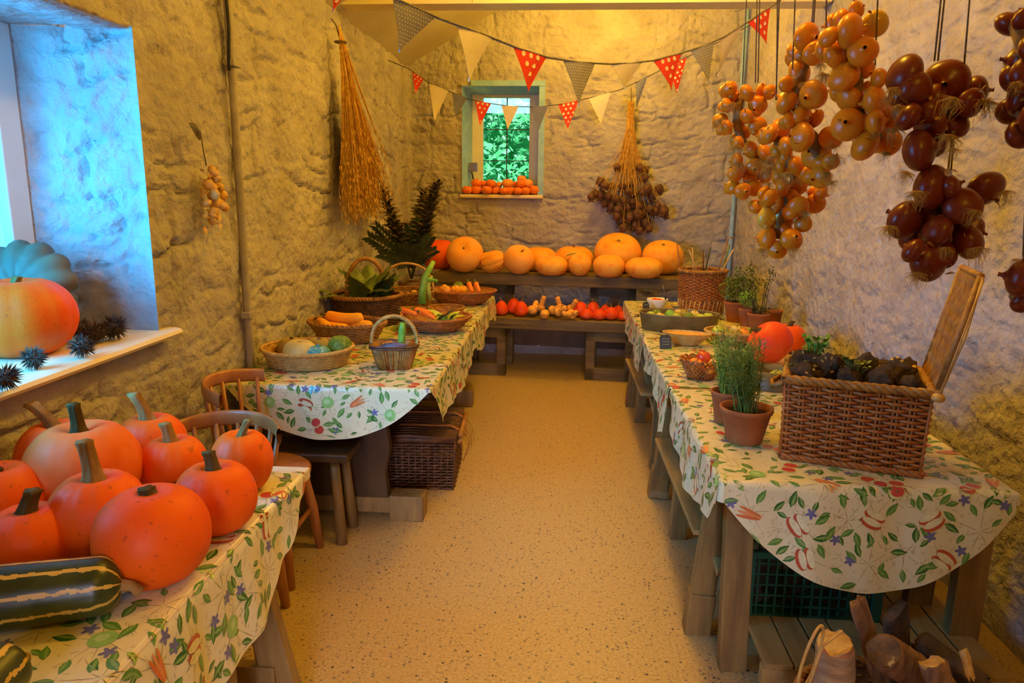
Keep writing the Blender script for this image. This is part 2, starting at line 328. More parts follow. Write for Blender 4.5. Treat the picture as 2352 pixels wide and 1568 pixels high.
# ---------------------------------------------------------------- the room
XL, XR, YB, YF = -1.52, 1.64, 7.15, -2.0
ZE = 2.78          # eaves on the left
ZC = 3.62
def hash2(a, b, seed=0):
    h = np.sin(a * 127.1 + b * 311.7 + seed * 74.7) * 43758.5453
    return h - np.floor(h)
def vnoise(u, v, seed=0):
    i = np.floor(u); j = np.floor(v); fu = u - i; fv = v - j
    fu = fu * fu * (3 - 2 * fu); fv = fv * fv * (3 - 2 * fv)
    a = hash2(i, j, seed); b = hash2(i + 1, j, seed); c = hash2(i, j + 1, seed); d = hash2(i + 1, j + 1, seed)
    return (a * (1 - fu) + b * fu) * (1 - fv) + (c * (1 - fu) + d * fu) * fv
def stone_height(u, v, seed, amp=1.0):
    wu = u + 0.13 * (vnoise(u * 2.6, v * 2.6, seed) - .5) + 0.05 * (vnoise(u * 13, v * 13, seed + 5) - .5)
    wv = v + 0.20 * (vnoise(u * 1.3 + 9, v * 1.6, seed + 1) - .5) + 0.045 * (vnoise(u * 9, v * 9, seed + 6) - .5) + 0.012 * (vnoise(u * 33, v * 33, seed + 7) - .5)
    rh = 0.235
    row = np.floor(wv / rh); fv = wv / rh - row
    L = 0.26 + 0.34 * hash2(row, row * 0 + 3, seed)
    x = wu / L + hash2(row, row * 0 + 7, seed) * 5
    cell = np.floor(x); fx = x - cell
    edge = np.minimum(np.minimum(fv, 1 - fv) * rh, np.minimum(fx, 1 - fx) * L)
    sp = 0.35 + 0.3 * hash2(cell, row, seed + 10)
    split = hash2(cell, row, seed + 9) > 0.62
    edge = np.where(split, np.minimum(edge, np.abs(fv - sp) * rh), edge)
    e = np.clip(edge / 0.013, 0, 1); e = e * e * (3 - 2 * e)
    gap = np.clip(2.2 * vnoise(u * 4.3, v * 4.3, seed + 8) - 0.65, 0.04, 1)     # limewash fills many joints
    off = (hash2(cell, row, seed + 2) - 0.5) * 0.014
    n1 = vnoise(u * 6, v * 8, seed + 4) - .5; n2 = vnoise(u * 17, v * 21, seed + 11) - .5; n3 = vnoise(u * 40, v * 46, seed + 12) - .5
    chip = np.clip(np.abs(vnoise(u * 8, v * 13, seed + 14) - .5) * 9, 0, 1)        # sharp chisel ridges
    h = (e - 1) * 0.034 * gap + off * np.clip(edge / 0.04, 0, 1) + 0.018 * n1 + 0.013 * n2 + 0.008 * n3 - 0.007 * (1 - chip)
    return (h - 0.012) * amp
def stone_wall(mb, o, ud, vd, nd, u0, u1, v0, v1, res, seed, holes=(), amp=1.0, shape=None, taper=0.03):
    nu = max(2, int((u1 - u0) / res)); nv = max(2, int((v1 - v0) / res))
    us = set(np.linspace(u0, u1, nu + 1)); vs_ = set(np.linspace(v0, v1, nv + 1))
    for (a, b, c, d) in holes: us |= {a, b}; vs_ |= {c, d}
    us = np.array(sorted(us)); vs_ = np.array(sorted(vs_))
    Ug, Vg = np.meshgrid(us, vs_, indexing='ij')
    h = stone_height(Ug, Vg, seed, amp)
    dist = np.minimum(np.minimum(Ug - u0, u1 - Ug), np.minimum(Vg - v0 + 1, v1 - Vg + 1))
    for (a, b, c, d) in holes:
        dx = np.maximum(np.maximum(a - Ug, Ug - b), 0); dy = np.maximum(np.maximum(c - Vg, Vg - d), 0)
        dist = np.minimum(dist, np.hypot(dx, dy))
    h = h * np.clip(dist / taper, 0, 1)
    o = np.array(o); ud = np.array(ud); vd = np.array(vd); nd = np.array(nd)
    P = o + Ug[..., None] * ud + Vg[..., None] * vd + h[..., None] * nd
    n1, n2 = Ug.shape; base = len(mb.v)
    mb.v.extend(map(tuple, P.reshape(-1, 3)))
    for i in range(n1 - 1):
        for j in range(n2 - 1):
            cu = (us[i] + us[i + 1]) / 2; cv = (vs_[j] + vs_[j + 1]) / 2
            if any(a < cu < b and c < cv < d for a, b, c, d in holes): continue
            if shape and not shape(cu, cv): continue
            q = base + i * n2 + j
            mb.f.append((q, q + n2, q + n2 + 1, q + 1)); mb.m.append(0); mb.c.append((1, 1, 1))
WY0, WY1, WZ0, WZ1 = 0.95, 2.575, 1.075, 2.155      # left window opening
w = MB()
stone_wall(w, (XL, 0, 0), (0, 1, 0), (0, 0, 1), (1, 0, 0), YF, YB, 0, ZE, 0.0135, 3, [(WY0, WY1, WZ0, WZ1)])
# reveals of the left window (deep, slightly splayed)
RD = 0.42; SP = 0.05
stone_wall(w, (XL - RD, WY1 - SP, 0), (RD / math.hypot(RD, SP), SP / math.hypot(RD, SP), 0), (0, 0, 1), (0.1, -1, 0), 0, math.hypot(RD, SP), WZ0, WZ1, 0.018, 11, amp=1.2)
w.add([(XL, WY0, WZ0), (XL - RD, WY0 + SP, WZ0), (XL - RD, WY0 + SP, WZ1), (XL, WY0, WZ1)], [(0, 1, 2, 3)])
w.add([(XL, WY0, WZ1), (XL, WY1, WZ1), (XL - RD, WY1 - SP, WZ1 + 0.0), (XL - RD, WY0 + SP, WZ1)], [(0, 1, 2, 3)])
w.add([(XL, WY0, WZ1 - 0.012), (XL - 0.19, WY0, WZ1 - 0.012), (XL - 0.19, WY1 - 0.02, WZ1 - 0.012), (XL, WY1 - .02, WZ1 - 0.012), (XL, WY0, WZ1), (XL - 0.19, WY0, WZ1), (XL - 0.19, WY1 - 0.02, WZ1), (XL, WY1 - .02, WZ1)],
      [(0, 1, 2, 3), (1, 5, 6, 2), (0, 3, 7, 4)])
struct(w.build('wall_left', 'limewash'))
BX0, BX1, BZ0, BZ1 = -1.000, -0.205, 1.585, 2.598
w = MB()
stone_wall(w, (0, YB, 0), (1, 0, 0), (0, 0, 1), (0, -1, 0), XL, XR, 0, ZC, 0.0135, 21, [(BX0, BX1, BZ0, BZ1)])
BD = 0.30
w.add([(BX0, YB, BZ0), (BX0 + .07, YB + BD, BZ0), (BX0 + .07, YB + BD, BZ1 - .05), (BX0, YB, BZ1),
       (BX1, YB, BZ0), (BX1 - .03, YB + BD, BZ0), (BX1 - .03, YB + BD, BZ1 - .05), (BX1, YB, BZ1)],
      [(0, 1, 2, 3), (5, 4, 7, 6), (3, 2, 6, 7), (0, 4, 5, 1)], 1)
struct(w.build('wall_back', ['limewash', 'mottled_blue'], smooth=True))
w = MB()
stone_wall(w, (XR, 0, 0), (0, 1, 0), (0, 0, 1), (-1, 0, 0), YF, YB, 0, ZC, 0.022, 33, amp=0.6)
struct(w.build('wall_right', 'limewash'))
w = MB(); w.box(XL - .6, -0.35, YF - 0.15, YF, 0, ZC + .2); w.box(0.55, XR + .2, YF - .15, YF, 0, ZC + .2); w.box(-0.35, 0.55, YF - .15, YF, 2.05, ZC + .2)
struct(w.build('wall_front', 'limewash', smooth=False))
w = MB(); w.box(XL - .5, XR + .1, YF - 1.6, YB + 0.1, -0.12, 0)
struct(w.build('floor', 'terrazzo', smooth=False))
w = MB()
xs = XL + (ZC - ZE) / math.tan(math.radians(30))
YG = YB + .05
w.add([(XL - .12, YF, ZE - .07), (XL - .12, YG, ZE - .07), (xs, YG, ZC), (xs, YF, ZC), (XR + .05, YG, ZC), (XR + .05, YF, ZC),
       (XL - .12, YF, ZE + .12), (XL - .12, YG, ZE + .12), (xs, YG, ZC + .12), (xs, YF, ZC + .12), (XR + .05, YG, ZC + .12), (XR + .05, YF, ZC + .12)],
      [(0, 1, 2, 3), (3, 2, 4, 5), (7, 6, 9, 8), (8, 9, 11, 10), (1, 0, 6, 7), (4, 10, 11, 5)])
struct(w.build('ceiling', 'ceiling_plaster', smooth=False))
# unseen outer shell, added only to keep stray daylight out
w = MB(); w.box(XL - .55, XL - .5, YF - .2, WY0 - .1, 0, 3.9); w.box(XL - .55, XL - .5, WY1 + .05, YB + .3, 0, 3.9)
w.box(XL - .55, XL - .5, WY0 - .1, WY1 + .05, 0, WZ0 - .02); w.box(XL - .55, XL - .5, WY0 - .1, WY1 + .05, WZ1 + .06, 3.9)
struct(w.build('light_block_shell', 'limewash', smooth=False))

# ---------------------------------------------------------------- windows
r = empty('window_1', (0, 0, 0)); struct(r)
xg = XL - 0.42
f = MB()
ya, yb = WY0 + SP, WY1 - SP
f.box(xg - .05, xg + .01, yb - 0.105, yb, WZ0, WZ1); f.box(xg - .05, xg + .01, ya, ya + .105, WZ0, WZ1)
f.box(xg - .05, xg + .01, ya + .105, yb - .105, WZ1 - .09, WZ1); f.box(xg - .05, xg + .01, ya + .105, yb - .105, WZ0, WZ0 + .08)
f.box(xg - .04, xg + .005, 1.74, 1.79, WZ0 + .08, WZ1 - .09)
f.build('window_frame', 'window_paint', r, smooth=False, bevel=0.006)
MB().box(xg - .025, xg - .02, ya + .1, yb - .1, WZ0 + .07, WZ1 - .08).build('glass_pane', 'glass', r, smooth=False)
s = MB()
def nosing(u, v):      # sill board with rounded nose
    y = WY0 - .12 + (WY1 + .075 - WY0 + .12) * u
    prof = [(XL - .46, WZ0 - .035), (XL - .46, WZ0), (XL + .028, WZ0), (XL + .048, WZ0 - .006), (XL + .056, WZ0 - .0175), (XL + .048, WZ0 - .029), (XL + .028, WZ0 - .035), (XL + 0.0, WZ0 - .035)]
    k = int(round(v * 8)) % 8
    return (prof[k][0], y, prof[k][1])
s.surf(nosing, 1, 8, cv=True)
n = len(s.v) // 2
s.f.append(tuple(range(n))); s.m.append(0); s.c.append((1, 1, 1)); s.f.append(tuple(range(2 * n - 1, n - 1, -1))); s.m.append(0); s.c.append((1, 1, 1))
so = s.build('trim_2', 'sill_paint', smooth=False); struct(so)

r = empty('window_2', (0, 0, 0)); struct(r)
yg = YB + BD - .02
gx0, gx1 = (-0.8261, 7.43, 2.5255)[0], (-0.3629, 7.43, 1.7035)[0]
gz1 = (-0.8261, 7.43, 2.5255)[2]
f = MB(); b0, b1 = BX0 + .05, BX1 - .01
f.box(b0, gx0, yg, yg + .06, BZ0, BZ1 - .02); f.box(gx1, b1, yg, yg + .06, BZ0, BZ1 - .02)
f.box(gx0, gx1, yg, yg + .06, gz1, BZ1 - .02); f.box(gx0, gx1, yg, yg + .06, BZ0, BZ0 + .04)
f.build('window_frame', 'window_paint', r, smooth=False, bevel=0.008)
MB().box(gx0 - .01, gx1 + .01, yg + .03, yg + .034, BZ0 + .03, gz1 + .01).build('glass_pane', 'glass', r, smooth=False)
f = MB(); xm = (gx0 + gx1) / 2 + 0.005
f.box(xm - .005, xm + .005, yg + .02, yg + .04, BZ0 + .04, gz1)
for z in ((-0.6064, 7.43, 2.2233)[2], (-0.6035, 7.43, 1.9194)[2]): f.box(gx0, gx1, yg + .02, yg + .04, z - .004, z + .004)
f.build('glazing_bar', 'lead', r, smooth=False)
s = MB(); s.box(BX0 - .02, BX1 + .0, YB - .045, YB + BD, BZ0 - .035, BZ0)
struct(s.build('trim_3', 'sill_paint', smooth=False, bevel=.01))
s = MB()      # flat blue band round the far opening
s.box(BX0 + .09, BX1 + .0, YB - .026, YB + .01, BZ1 - .004, BZ1 + .045); s.box(BX1 - .055, BX1 + .0, YB - .022, YB + .01, BZ0, BZ1)
struct(s.build('trim_4', 'mottled_blue', smooth=False))

# greenery outside the far window
w = MB(); w.box(-9, 8, YB + .8, 20, -0.3, -0.1)
tag(w.build('lawn', 'grass', smooth=False), 'bright green grass outside the far window', 'grass', kind='stuff')
w = MB()
rr = random.Random(3)
def hedge_fn(u, v):
    x = -6 + 11 * u; a = v * 1.5
    z = -0.2 + 5.2 * math.sin(a); y = 13.2 - 1.3 * math.cos(a)
    nn = noise.noise(Vector((x * 1.3, y * 1.3, z * 1.3))) * .5 + noise.noise(Vector((x * 4, y * 4, z * 4))) * .2
    return (x, y + nn, z)
w.surf(hedge_fn, 80, 40)
for i in range(5200):
    x = rr.uniform(-3.6, 1.2); z = rr.uniform(1.2, 4.6)
    y = 11.9 + (z * .18) ** 2 + rr.uniform(-.6, .25) + noise.noise(Vector((x * 1.6, 0, z * 1.6))) * .5
    s_ = rr.uniform(.05, .13); a = rr.uniform(0, 2 * PI); b_ = rr.uniform(-1, 1)
    dx = Vector((math.cos(a), math.sin(a) * .6, b_)).normalized() * s_; dz = Vector((-.4 * math.sin(a), .4, .8)).normalized() * s_ * .45
    c_ = Vector((x, y, z)); w.add([c_ - dx, c_ - dz, c_ + dx, c_ + dz], [(0, 1, 2, 3)])
tag(w.build('hedge', 'hedge', smooth=False), 'leafy green hedge seen through the far window', 'hedge', kind='stuff')

# ---------------------------------------------------------------- beam, pipes
b = MB()
b.box(XL, XR, 4.95, 5.13, 2.795, 3.05)
for x in (-1.1, -0.62, -.2): b.box(x, x + .004, 4.945, 4.95, 2.80, 3.05)
struct(b.build('trim_5', 'beam_paint', smooth=False, bevel=.008))
p = MB(); p.tube([(XL + .016, 3.31, z) for z in (0.3, 1.0, 1.8, 2.3, 2.78)], 0.019, 10)
o = tag(p.build('wall_pipe', 'conduit'), 'thin grey painted pipe running up the left stone wall', 'pipe')
for z, mt in ((2.14, 'conduit'), (1.0, 'conduit')):
    MB().box(XL, XL + .045, 3.27, 3.35, z, z + .03).build('bracket', mt, o, smooth=False, bevel=.003)
p = MB(); p.tube([(XL + .02, 3.27, 2.12), (XL + .03, 3.275, 2.3), (XL + .02, 3.268, 2.78)], .007, 6); p.build('cable', 'tape_dark', o)
p = MB(); p.tube([(XR - .03, YB - .05, z) for z in (0.05, 1.2, 2.2, 3.6)], 0.02, 10)
tag(p.build('wall_pipe', 'mottled_blue'), 'slim vertical pipe in the far right corner behind the onions', 'pipe')

# ---------------------------------------------------------------- stepped bench along the back
bench = empty('stepped_bench', (0.05, 6.15, 0), math.radians(-5.0), label='dark wooden two-level bench against the back wall, pumpkins on both levels', cat='bench')
UP, LO = 0.885, 0.53
m = MB(); m.box(-1.25, 1.30, 0.26, 0.56, UP - .10, UP); m.box(-1.25, 1.30, 0.565, 0.86, UP - .10, UP); m.build('top_board', 'wood_bench', bench, smooth=False, bevel=.008)
m = MB(); m.box(-1.10, 1.15, -0.02, 0.24, LO - .095, LO); m.build('seat_board', 'wood_bench', bench, smooth=False, bevel=.008)
def bench_frame(x):
    m = MB()
    for (a, b_, c, d) in ((-.03, .05, 0, .43), (.31, .39, 0, .43)): m.box(x + a, x + b_, 0.02, .10, c, d)
    m.box(x - .03, x + .39, .02, .10, .345, .43); m.box(x - .03, x + .39, .02, .10, 0.0, .11)
    m.box(x - .03, x + .05, .44, .52, 0, UP - .1); m.box(x + .31, x + .39, .44, .52, 0, UP - .1); m.box(x - .03, x + .39, .44, .52, UP - .2, UP - .1)
    m.box(x - .03, x + .03, .10, .44, .36, .43); m.box(x + .33, x + .39, .10, .44, .36, .43)
    return m
for x in (-0.93, 0.20): bench_frame(x).build('leg_frame', 'wood_bench', bench, smooth=False, bevel=.005)
m = MB(); m.box(-.9, .55, .52, .545, .18, .42); m.build('shade_panel', 'wood_dark', bench, smooth=False)  # panel kept dark to stand for the deep shade under the bench

# ---------------------------------------------------------------- tables and cloths
TZ = 0.752
def edge_fn(d, r=0.014, flare=0.10):
    if d <= 0: return d, 0.0, 0.0
    L = r * (PI / 2 - flare)
    if d < L: a = d / r; return r * math.sin(a), r * (1 - math.cos(a)), a
    a = PI / 2 - flare; e = d - L
    return r * math.sin(a) + e * math.sin(flare), r * (1 - math.cos(a)) + e * math.cos(flare), a
class Cloth:
    def __init__(s, x0, x1, y0, y1, z, drop, wave=0.006, phase=0):
        s.x0, s.x1, s.y0, s.y1, s.z, s.drop, s.wave, s.ph = x0, x1, y0, y1, z, drop, wave, phase
    def pt(s, u, v, off=0.0):
        r = 0.014
        du = max(s.x0 + r - u, u - (s.x1 - r)); dv = max(s.y0 + r - v, v - (s.y1 - r))
        sx = -1 if u < (s.x0 + s.x1) / 2 else 1; sy = -1 if v < (s.y0 + s.y1) / 2 else 1
        if du <= 0 and dv <= 0:
            return (u, v, s.z + off + 0.0006 * math.sin(u * 31 + s.ph) * math.sin(v * 23))
        if du >= dv:
            h, w_, a = edge_fn(du); wv = s.wave * (math.sin(v * 17 + s.ph) + .6 * math.sin(v * 41 + s.ph * 2)) * min(1, w_ / .12)
            bx = (s.x0 + r - h) if sx < 0 else (s.x1 - r + h)
            return (bx + sx * (wv + off * math.sin(a)), v, s.z - w_ + off * math.cos(a))
        h, w_, a = edge_fn(dv); wv = s.wave * (math.sin(u * 15 + s.ph) + .6 * math.sin(u * 37 + s.ph * 2)) * min(1, w_ / .12)
        by = (s.y0 + r - h) if sy < 0 else (s.y1 - r + h)
        return (u, by + sy * (wv + off * math.sin(a)), s.z - w_ + off * math.cos(a))
    def inside(s, u, v, mg=0.0):
        du = max(s.x0 - u, u - s.x1); dv = max(s.y0 - v, v - s.y1)
        if du <= 0 and dv <= 0: return True
        if du > 0 and dv > 0: return False
        if du > 0:
            k = 'L' if u < s.x0 else 'R'; t = (v - s.y0) / (s.y1 - s.y0)
            return du + mg < s.drop[k](t)
        k = 'N' if v < s.y0 else 'F'; t = (u - s.x0) / (s.x1 - s.x0)
        return dv + mg < s.drop[k](t)
CREAM = (0.75, 0.67, 0.38)
def leafpoly(c, a, L, w_):
    d = (math.cos(a), math.sin(a)); n_ = (-d[1], d[0]); out = []
    for t, q in ((0, 0), (.25, .8), (.5, 1), (.75, .62), (1, 0), (.75, -.62), (.5, -1), (.25, -.8)):
        out.append((c[0] + d[0] * L * t + n_[0] * w_ * q * .5, c[1] + d[1] * L * t + n_[1] * w_ * q * .5))
    return out
def ell(c, a, rx, ry, n=14, a0=0, a1=2 * PI):
    out = []
    for i in range(n):
        t = a0 + (a1 - a0) * i / (n if a1 - a0 > 6 else n - 1)
        x, y = rx * math.cos(t), ry * math.sin(t)
        out.append((c[0] + x * math.cos(a) - y * math.sin(a), c[1] + x * math.sin(a) + y * math.cos(a)))
    return out
G1, G2, G3 = (0.035, 0.16, 0.025), (0.10, 0.28, 0.045), (0.24, 0.40, 0.10)
def motifs(rnd, x0, x1, y0, y1, step=0.16, flip=1):
    out = []      # (layer, polygon, colour)
    ny = int((y1 - y0) / step) + 1; nx = int((x1 - x0) / step) + 1
    for iy in range(ny):
        for ix in range(nx):
            cx = x0 + (ix + .5 * (iy % 2) + rnd.uniform(-.25, .25)) * step; cy = y0 + (iy + rnd.uniform(-.25, .25)) * step
            kind = rnd.choice('aalpslcbtgg')
            th = rnd.uniform(0, 2 * PI)
            fr = .026
            if kind == 'a':
                out.append((3, ell((cx, cy), th, fr, fr * .9), (0.75, 0.72, 0.30))); out.append((4, ell((cx + .004, cy + .003), th, fr * .75, fr * .8), (0.62, 0.07, 0.04)))
                c2 = (cx + fr * 1.5 * math.cos(th), cy + fr * 1.5 * math.sin(th))
                out.append((5, ell(c2, th, fr, fr * .9), (0.70, 0.70, 0.30))); out.append((6, ell((c2[0] + .003, c2[1]), th, fr * .7, fr * .8), (0.58, 0.06, 0.05)))
            elif kind == 'l':
                out.append((3, ell((cx, cy), th, fr * 1.05, fr), (0.30, 0.56, 0.14))); out.append((4, ell((cx - .004, cy + .004), th, fr * .5, fr * .45), (0.48, 0.68, 0.28)))
            elif kind in 'ps':
                for q in (0, 1):
                    c2 = (cx - q * fr * .9 * math.sin(th), cy + q * fr * .9 * math.cos(th))
                    out.append((3 + 2 * q, ell(c2, th, fr * 1.35, fr * .62), (0.55, 0.09, 0.03))); out.append((4 + 2 * q, ell((c2[0] + .005 * math.sin(th), c2[1] - .005 * math.cos(th)), th, fr * 1.2, fr * .42), (0.82, 0.76, 0.42)))
            elif kind == 'c':
                for q in range(3):
                    c2 = (cx - q * .010 * math.sin(th), cy + q * .010 * math.cos(th))
                    out.append((3 + q, ell(c2, th + .15 * q, fr * 1.5, .0055, 10), ((0.74, 0.20, 0.05), (0.80, 0.30, 0.10), (0.70, 0.16, 0.04))[q]))
            elif kind == 'b':
                for q in range(4): out.append((3 + q % 2, ell((cx + q * .019 * math.cos(th), cy + q * .019 * math.sin(th)), 0, .0115, .011, 10), (0.66, 0.07, 0.03) if q else (0.5, 0.45, 0.12)))
            if kind in 'tg' or rnd.random() < .5:
                c2 = (cx + rnd.uniform(-.08, .08), cy + rnd.uniform(-.08, .08))
                for q in range(5):
                    a = th + q * 2 * PI / 5
                    out.append((2, ell((c2[0] + .009 * math.cos(a), c2[1] + .009 * math.sin(a)), a, .0095, .0048, 7), (0.16, 0.16, 0.34)))
            nl = rnd.randint(5, 8)
            for q in range(nl):
                a = th + q * 2 * PI / nl + rnd.uniform(-.3, .3); rad = rnd.uniform(.028, .078)
                c2 = (cx + rad * math.cos(a), cy + rad * math.sin(a)); aa = a + rnd.uniform(-.9, .9); L = rnd.uniform(.032, .058)
                out.append((1, leafpoly(c2, aa, L, L * .42), rnd.choice((G1, G2, G2)))); 
                out.append((2, leafpoly((c2[0] + .002 * math.sin(aa), c2[1] - .002 * math.cos(aa)), aa, L * .92, L * .16), G3))
                out.append((0, leafpoly((cx, cy), a, rad, .0016), (0.30, 0.26, 0.10)))
            for q in range(16):     # faint brown sketch lines in the background of the print
                c2 = (cx + rnd.uniform(-.09, .09), cy + rnd.uniform(-.09, .09))
                out.append((0, leafpoly(c2, rnd.uniform(0, 6.28), rnd.uniform(.012, .03), .0018), (0.42, 0.36, 0.16)))
    return out
def make_cloth(label, x0, x1, y0, y1, z, drop, seed, wave=.006, sides='LNRF', step=.135):
    C_ = Cloth(x0, x1, y0, y1, z, drop, wave, seed)
    m = MB(); r = .014
    m.surf(lambda a, b_: C_.pt(x0 + r + (x1 - x0 - 2 * r) * a, y0 + r + (y1 - y0 - 2 * r) * b_), 30, 50, cf=lambda a, b_: CREAM)
    for k in sides:
        def fn(a, b_):
            t = a; dd = drop[k](t) + r
            if k in 'LR':
                v = y0 + r + (y1 - y0 - 2 * r) * a; return C_.pt((x0 + r - dd * b_ - 1e-6) if k == 'L' else (x1 - r + dd * b_ + 1e-6), v)
            u = x0 + r + (x1 - x0 - 2 * r) * a; return C_.pt(u, (y0 + r - dd * b_ - 1e-6) if k == 'N' else (y1 - r + dd * b_ + 1e-6))
        n0 = len(m.v); m.surf(fn, 70, 14, cf=lambda a, b_: CREAM)
    # quarter-round corners
    for cx_, cy_, kx, ky in ((x0 + r, y0 + r, -1, -1), (x1 - r, y0 + r, 1, -1), (x0 + r, y1 - r, -1, 1), (x1 - r, y1 - r, 1, 1)):
        dk = min(drop['L' if kx < 0 else 'R'](0 if ky < 0 else 1), drop['N' if ky < 0 else 'F'](0 if kx < 0 else 1))
        def fc(a, b_):
            h, w_, an = edge_fn((dk + r) * b_); t = a * PI / 2
            return (cx_ + kx * h * math.cos(t), cy_ + ky * h * math.sin(t), z - w_)
        m.surf(fc, 6, 10, cf=lambda a, b_: CREAM)
    o = m.build('tablecloth', ['cloth', 'print'], None, col=True)
    rnd = random.Random(seed); p = MB()
    for layer, poly, colr in motifs(rnd, x0 - .32, x1 + .32, y0 - .36, y1 + .1, step):
        if not all(C_.inside(a, b_, .002) for a, b_ in poly): continue
        off = .0006 + .00022 * layer
        p.add([C_.pt(a, b_, off) for a, b_ in poly], [tuple(range(len(poly)))], 0, colr)
    # the print is part of the cloth's own surface: join it into the same mesh
    base = len(m.v); me = o.data
    m2 = MB(); m2.v = m.v + p.v; m2.f = m.f + [tuple(i + base for i in f_) for f_ in p.f]; m2.m = [0] * len(m.f) + [1] * len(p.f); m2.c = m.c + p.c
    nm = m2.mesh('tablecloth', ['cloth', 'print'], True, True); o.data = nm; D.meshes.remove(me)
    return tag(o, label, 'tablecloth')
def circ(dmax, d0, p=2.0, c=.5): return lambda t: d0 + (dmax - d0) * max(0, 1 - abs((t - c) / (c if t < c else 1 - c)) ** p)
def lerp(*pts):
    def fn(t):
        for (a, va), (b_, vb) in zip(pts, pts[1:]):
            if t <= b_: s_ = (t - a) / (b_ - a); s_ = s_ * s_ * (3 - 2 * s_); return va + (vb - va) * s_
        return pts[-1][1]
    return fn

# left long table: trestle refectory table
def refectory(x0, x1, y0, y1, label):
    t = empty('refectory_table', ((x0 + x1) / 2, (y0 + y1) / 2, 0), label=label, cat='table')
    hx, hy = (x1 - x0) / 2, (y1 - y0) / 2
    MB().box(-hx + .008, hx - .008, -hy + .008, hy - .008, TZ - .045, TZ - .003).build('tabletop', 'wood_dark', t, smooth=False, bevel=.006)
    for yy in (-hy + .30, hy - .72):
        m = MB(); w_ = .30
        prof = [(-.20, .10), (-.185, .24), (-.21, .36), (-.20, .46), (-.14, .56), (-.13, .66), (-.24, .708), (.24, .708), (.13, .66), (.14, .56), (.20, .46), (.21, .36), (.185, .24), (.20, .10)]
        n = len(prof); vs = [(a, yy - .03, b_) for a, b_ in prof] + [(a, yy + .03, b_) for a, b_ in prof]
        m.add(vs, [tuple(range(n))[::-1], tuple(range(n, 2 * n))] + [(i, (i + 1) % n, (i + 1) % n + n, i + n) for i in range(n)])
        m.build('pedestal', 'wood_dark', t, smooth=False, bevel=.005)
        m = MB(); m.box(-hx + .13, hx - .10, yy - .045, yy + .045, .035, .115); m.box(-hx + .13, -hx + .29, yy - .055, yy + .055, 0, .13); m.box(hx - .26, hx - .09, yy - .055, yy + .055, 0, .13)
        m.build('foot', 'wood_mid', t, smooth=False, bevel=.006)
    MB().box(-.03, .03, -hy + .2, hy - .6, .30, .42).build('stretcher', 'wood_dark', t, smooth=False, bevel=.004)
    MB().box(-.035, .035, -hy + .22, -hy + .25, .33, .37).build('wedge', 'wood_mid', t, smooth=False)
    return t
refectory(-1.50, -0.565, 3.02, 6.0, 'long dark wooden table along the left wall with carved trestle pedestals')
make_cloth('cream fruit-print oilcloth on the long left table, rounded white front flap', -1.505, -0.560, 3.015, 4.55, TZ,
           dict(N=circ(.235, .01, 2.3), L=lambda t: .02, R=lerp((0, .02), (.035, .05), (.10, .20), (.25, .19), (.6, .22), (.9, .15), (1, .13)), F=lambda t: .0), 5, sides='LNR')
make_cloth('second fruit-print oilcloth covering the far end of the left table', -1.505, -0.560, 4.556, 5.99, TZ,
           dict(N=lambda t: 0, L=lambda t: .02, R=lerp((0, .16), (.2, .21), (.55, .12), (.8, .13), (.93, .19), (1, .14)), F=lambda t: .1), 6, sides='LRF', step=.15)

# front left table
def trestle_leg(m_, top, bot, w_=.09, d=.045): m_.beam(top, bot, w_, d, (0, 1, 0)); return m_
def front_left():
    x0, x1, y0, y1 = -1.50, -0.775, 0.45, 2.085
    t = empty('trestle_table', (0, 0, 0), label='front left wooden trestle table carrying the big orange pumpkins', cat='table')
    MB().box(x0, x1, y0, y1, TZ - .038, TZ - .003).build('tabletop', 'wood_board', t, smooth=False, bevel=.005)
    for yy in (1.78, 0.75):
        for sx, xt in ((1, -0.92), (-1, -1.36)):
            m = MB(); m.beam((xt, yy - .10, TZ - .04), (xt + sx * .045, yy - .17, 0), .095, .045, (0, 1, 0)); m.build('leg', 'wood_mid', t, smooth=False, bevel=.004)
            m = MB(); m.beam((xt, yy + .06, TZ - .04), (xt + sx * .12, yy + .12, .0), .095, .045, (0, 1, 0)); m.build('leg', 'wood_mid', t, smooth=False, bevel=.004)
        m = MB(); m.box(-1.40, -.88, yy - .06, yy + .04, TZ - .12, TZ - .04); m.build('trestle_head', 'wood_mid', t, smooth=False, bevel=.004)
        m = MB(); m.box(-1.42, -.83, yy + .07, yy + .11, .12, .20); m.build('cross_brace', 'wood_mid', t, smooth=False, bevel=.004)
front_left()
make_cloth('cream fruit-print oilcloth under the pumpkins on the front left table', -1.505, -0.772, .46, 2.045, TZ,
           dict(N=lambda t: .05, L=lambda t: .02, R=lerp((0, .22), (.5, .275), (.72, .25), (.88, .16), (.97, .05), (1, .015)), F=lambda t: .004), 12, sides='LNR')

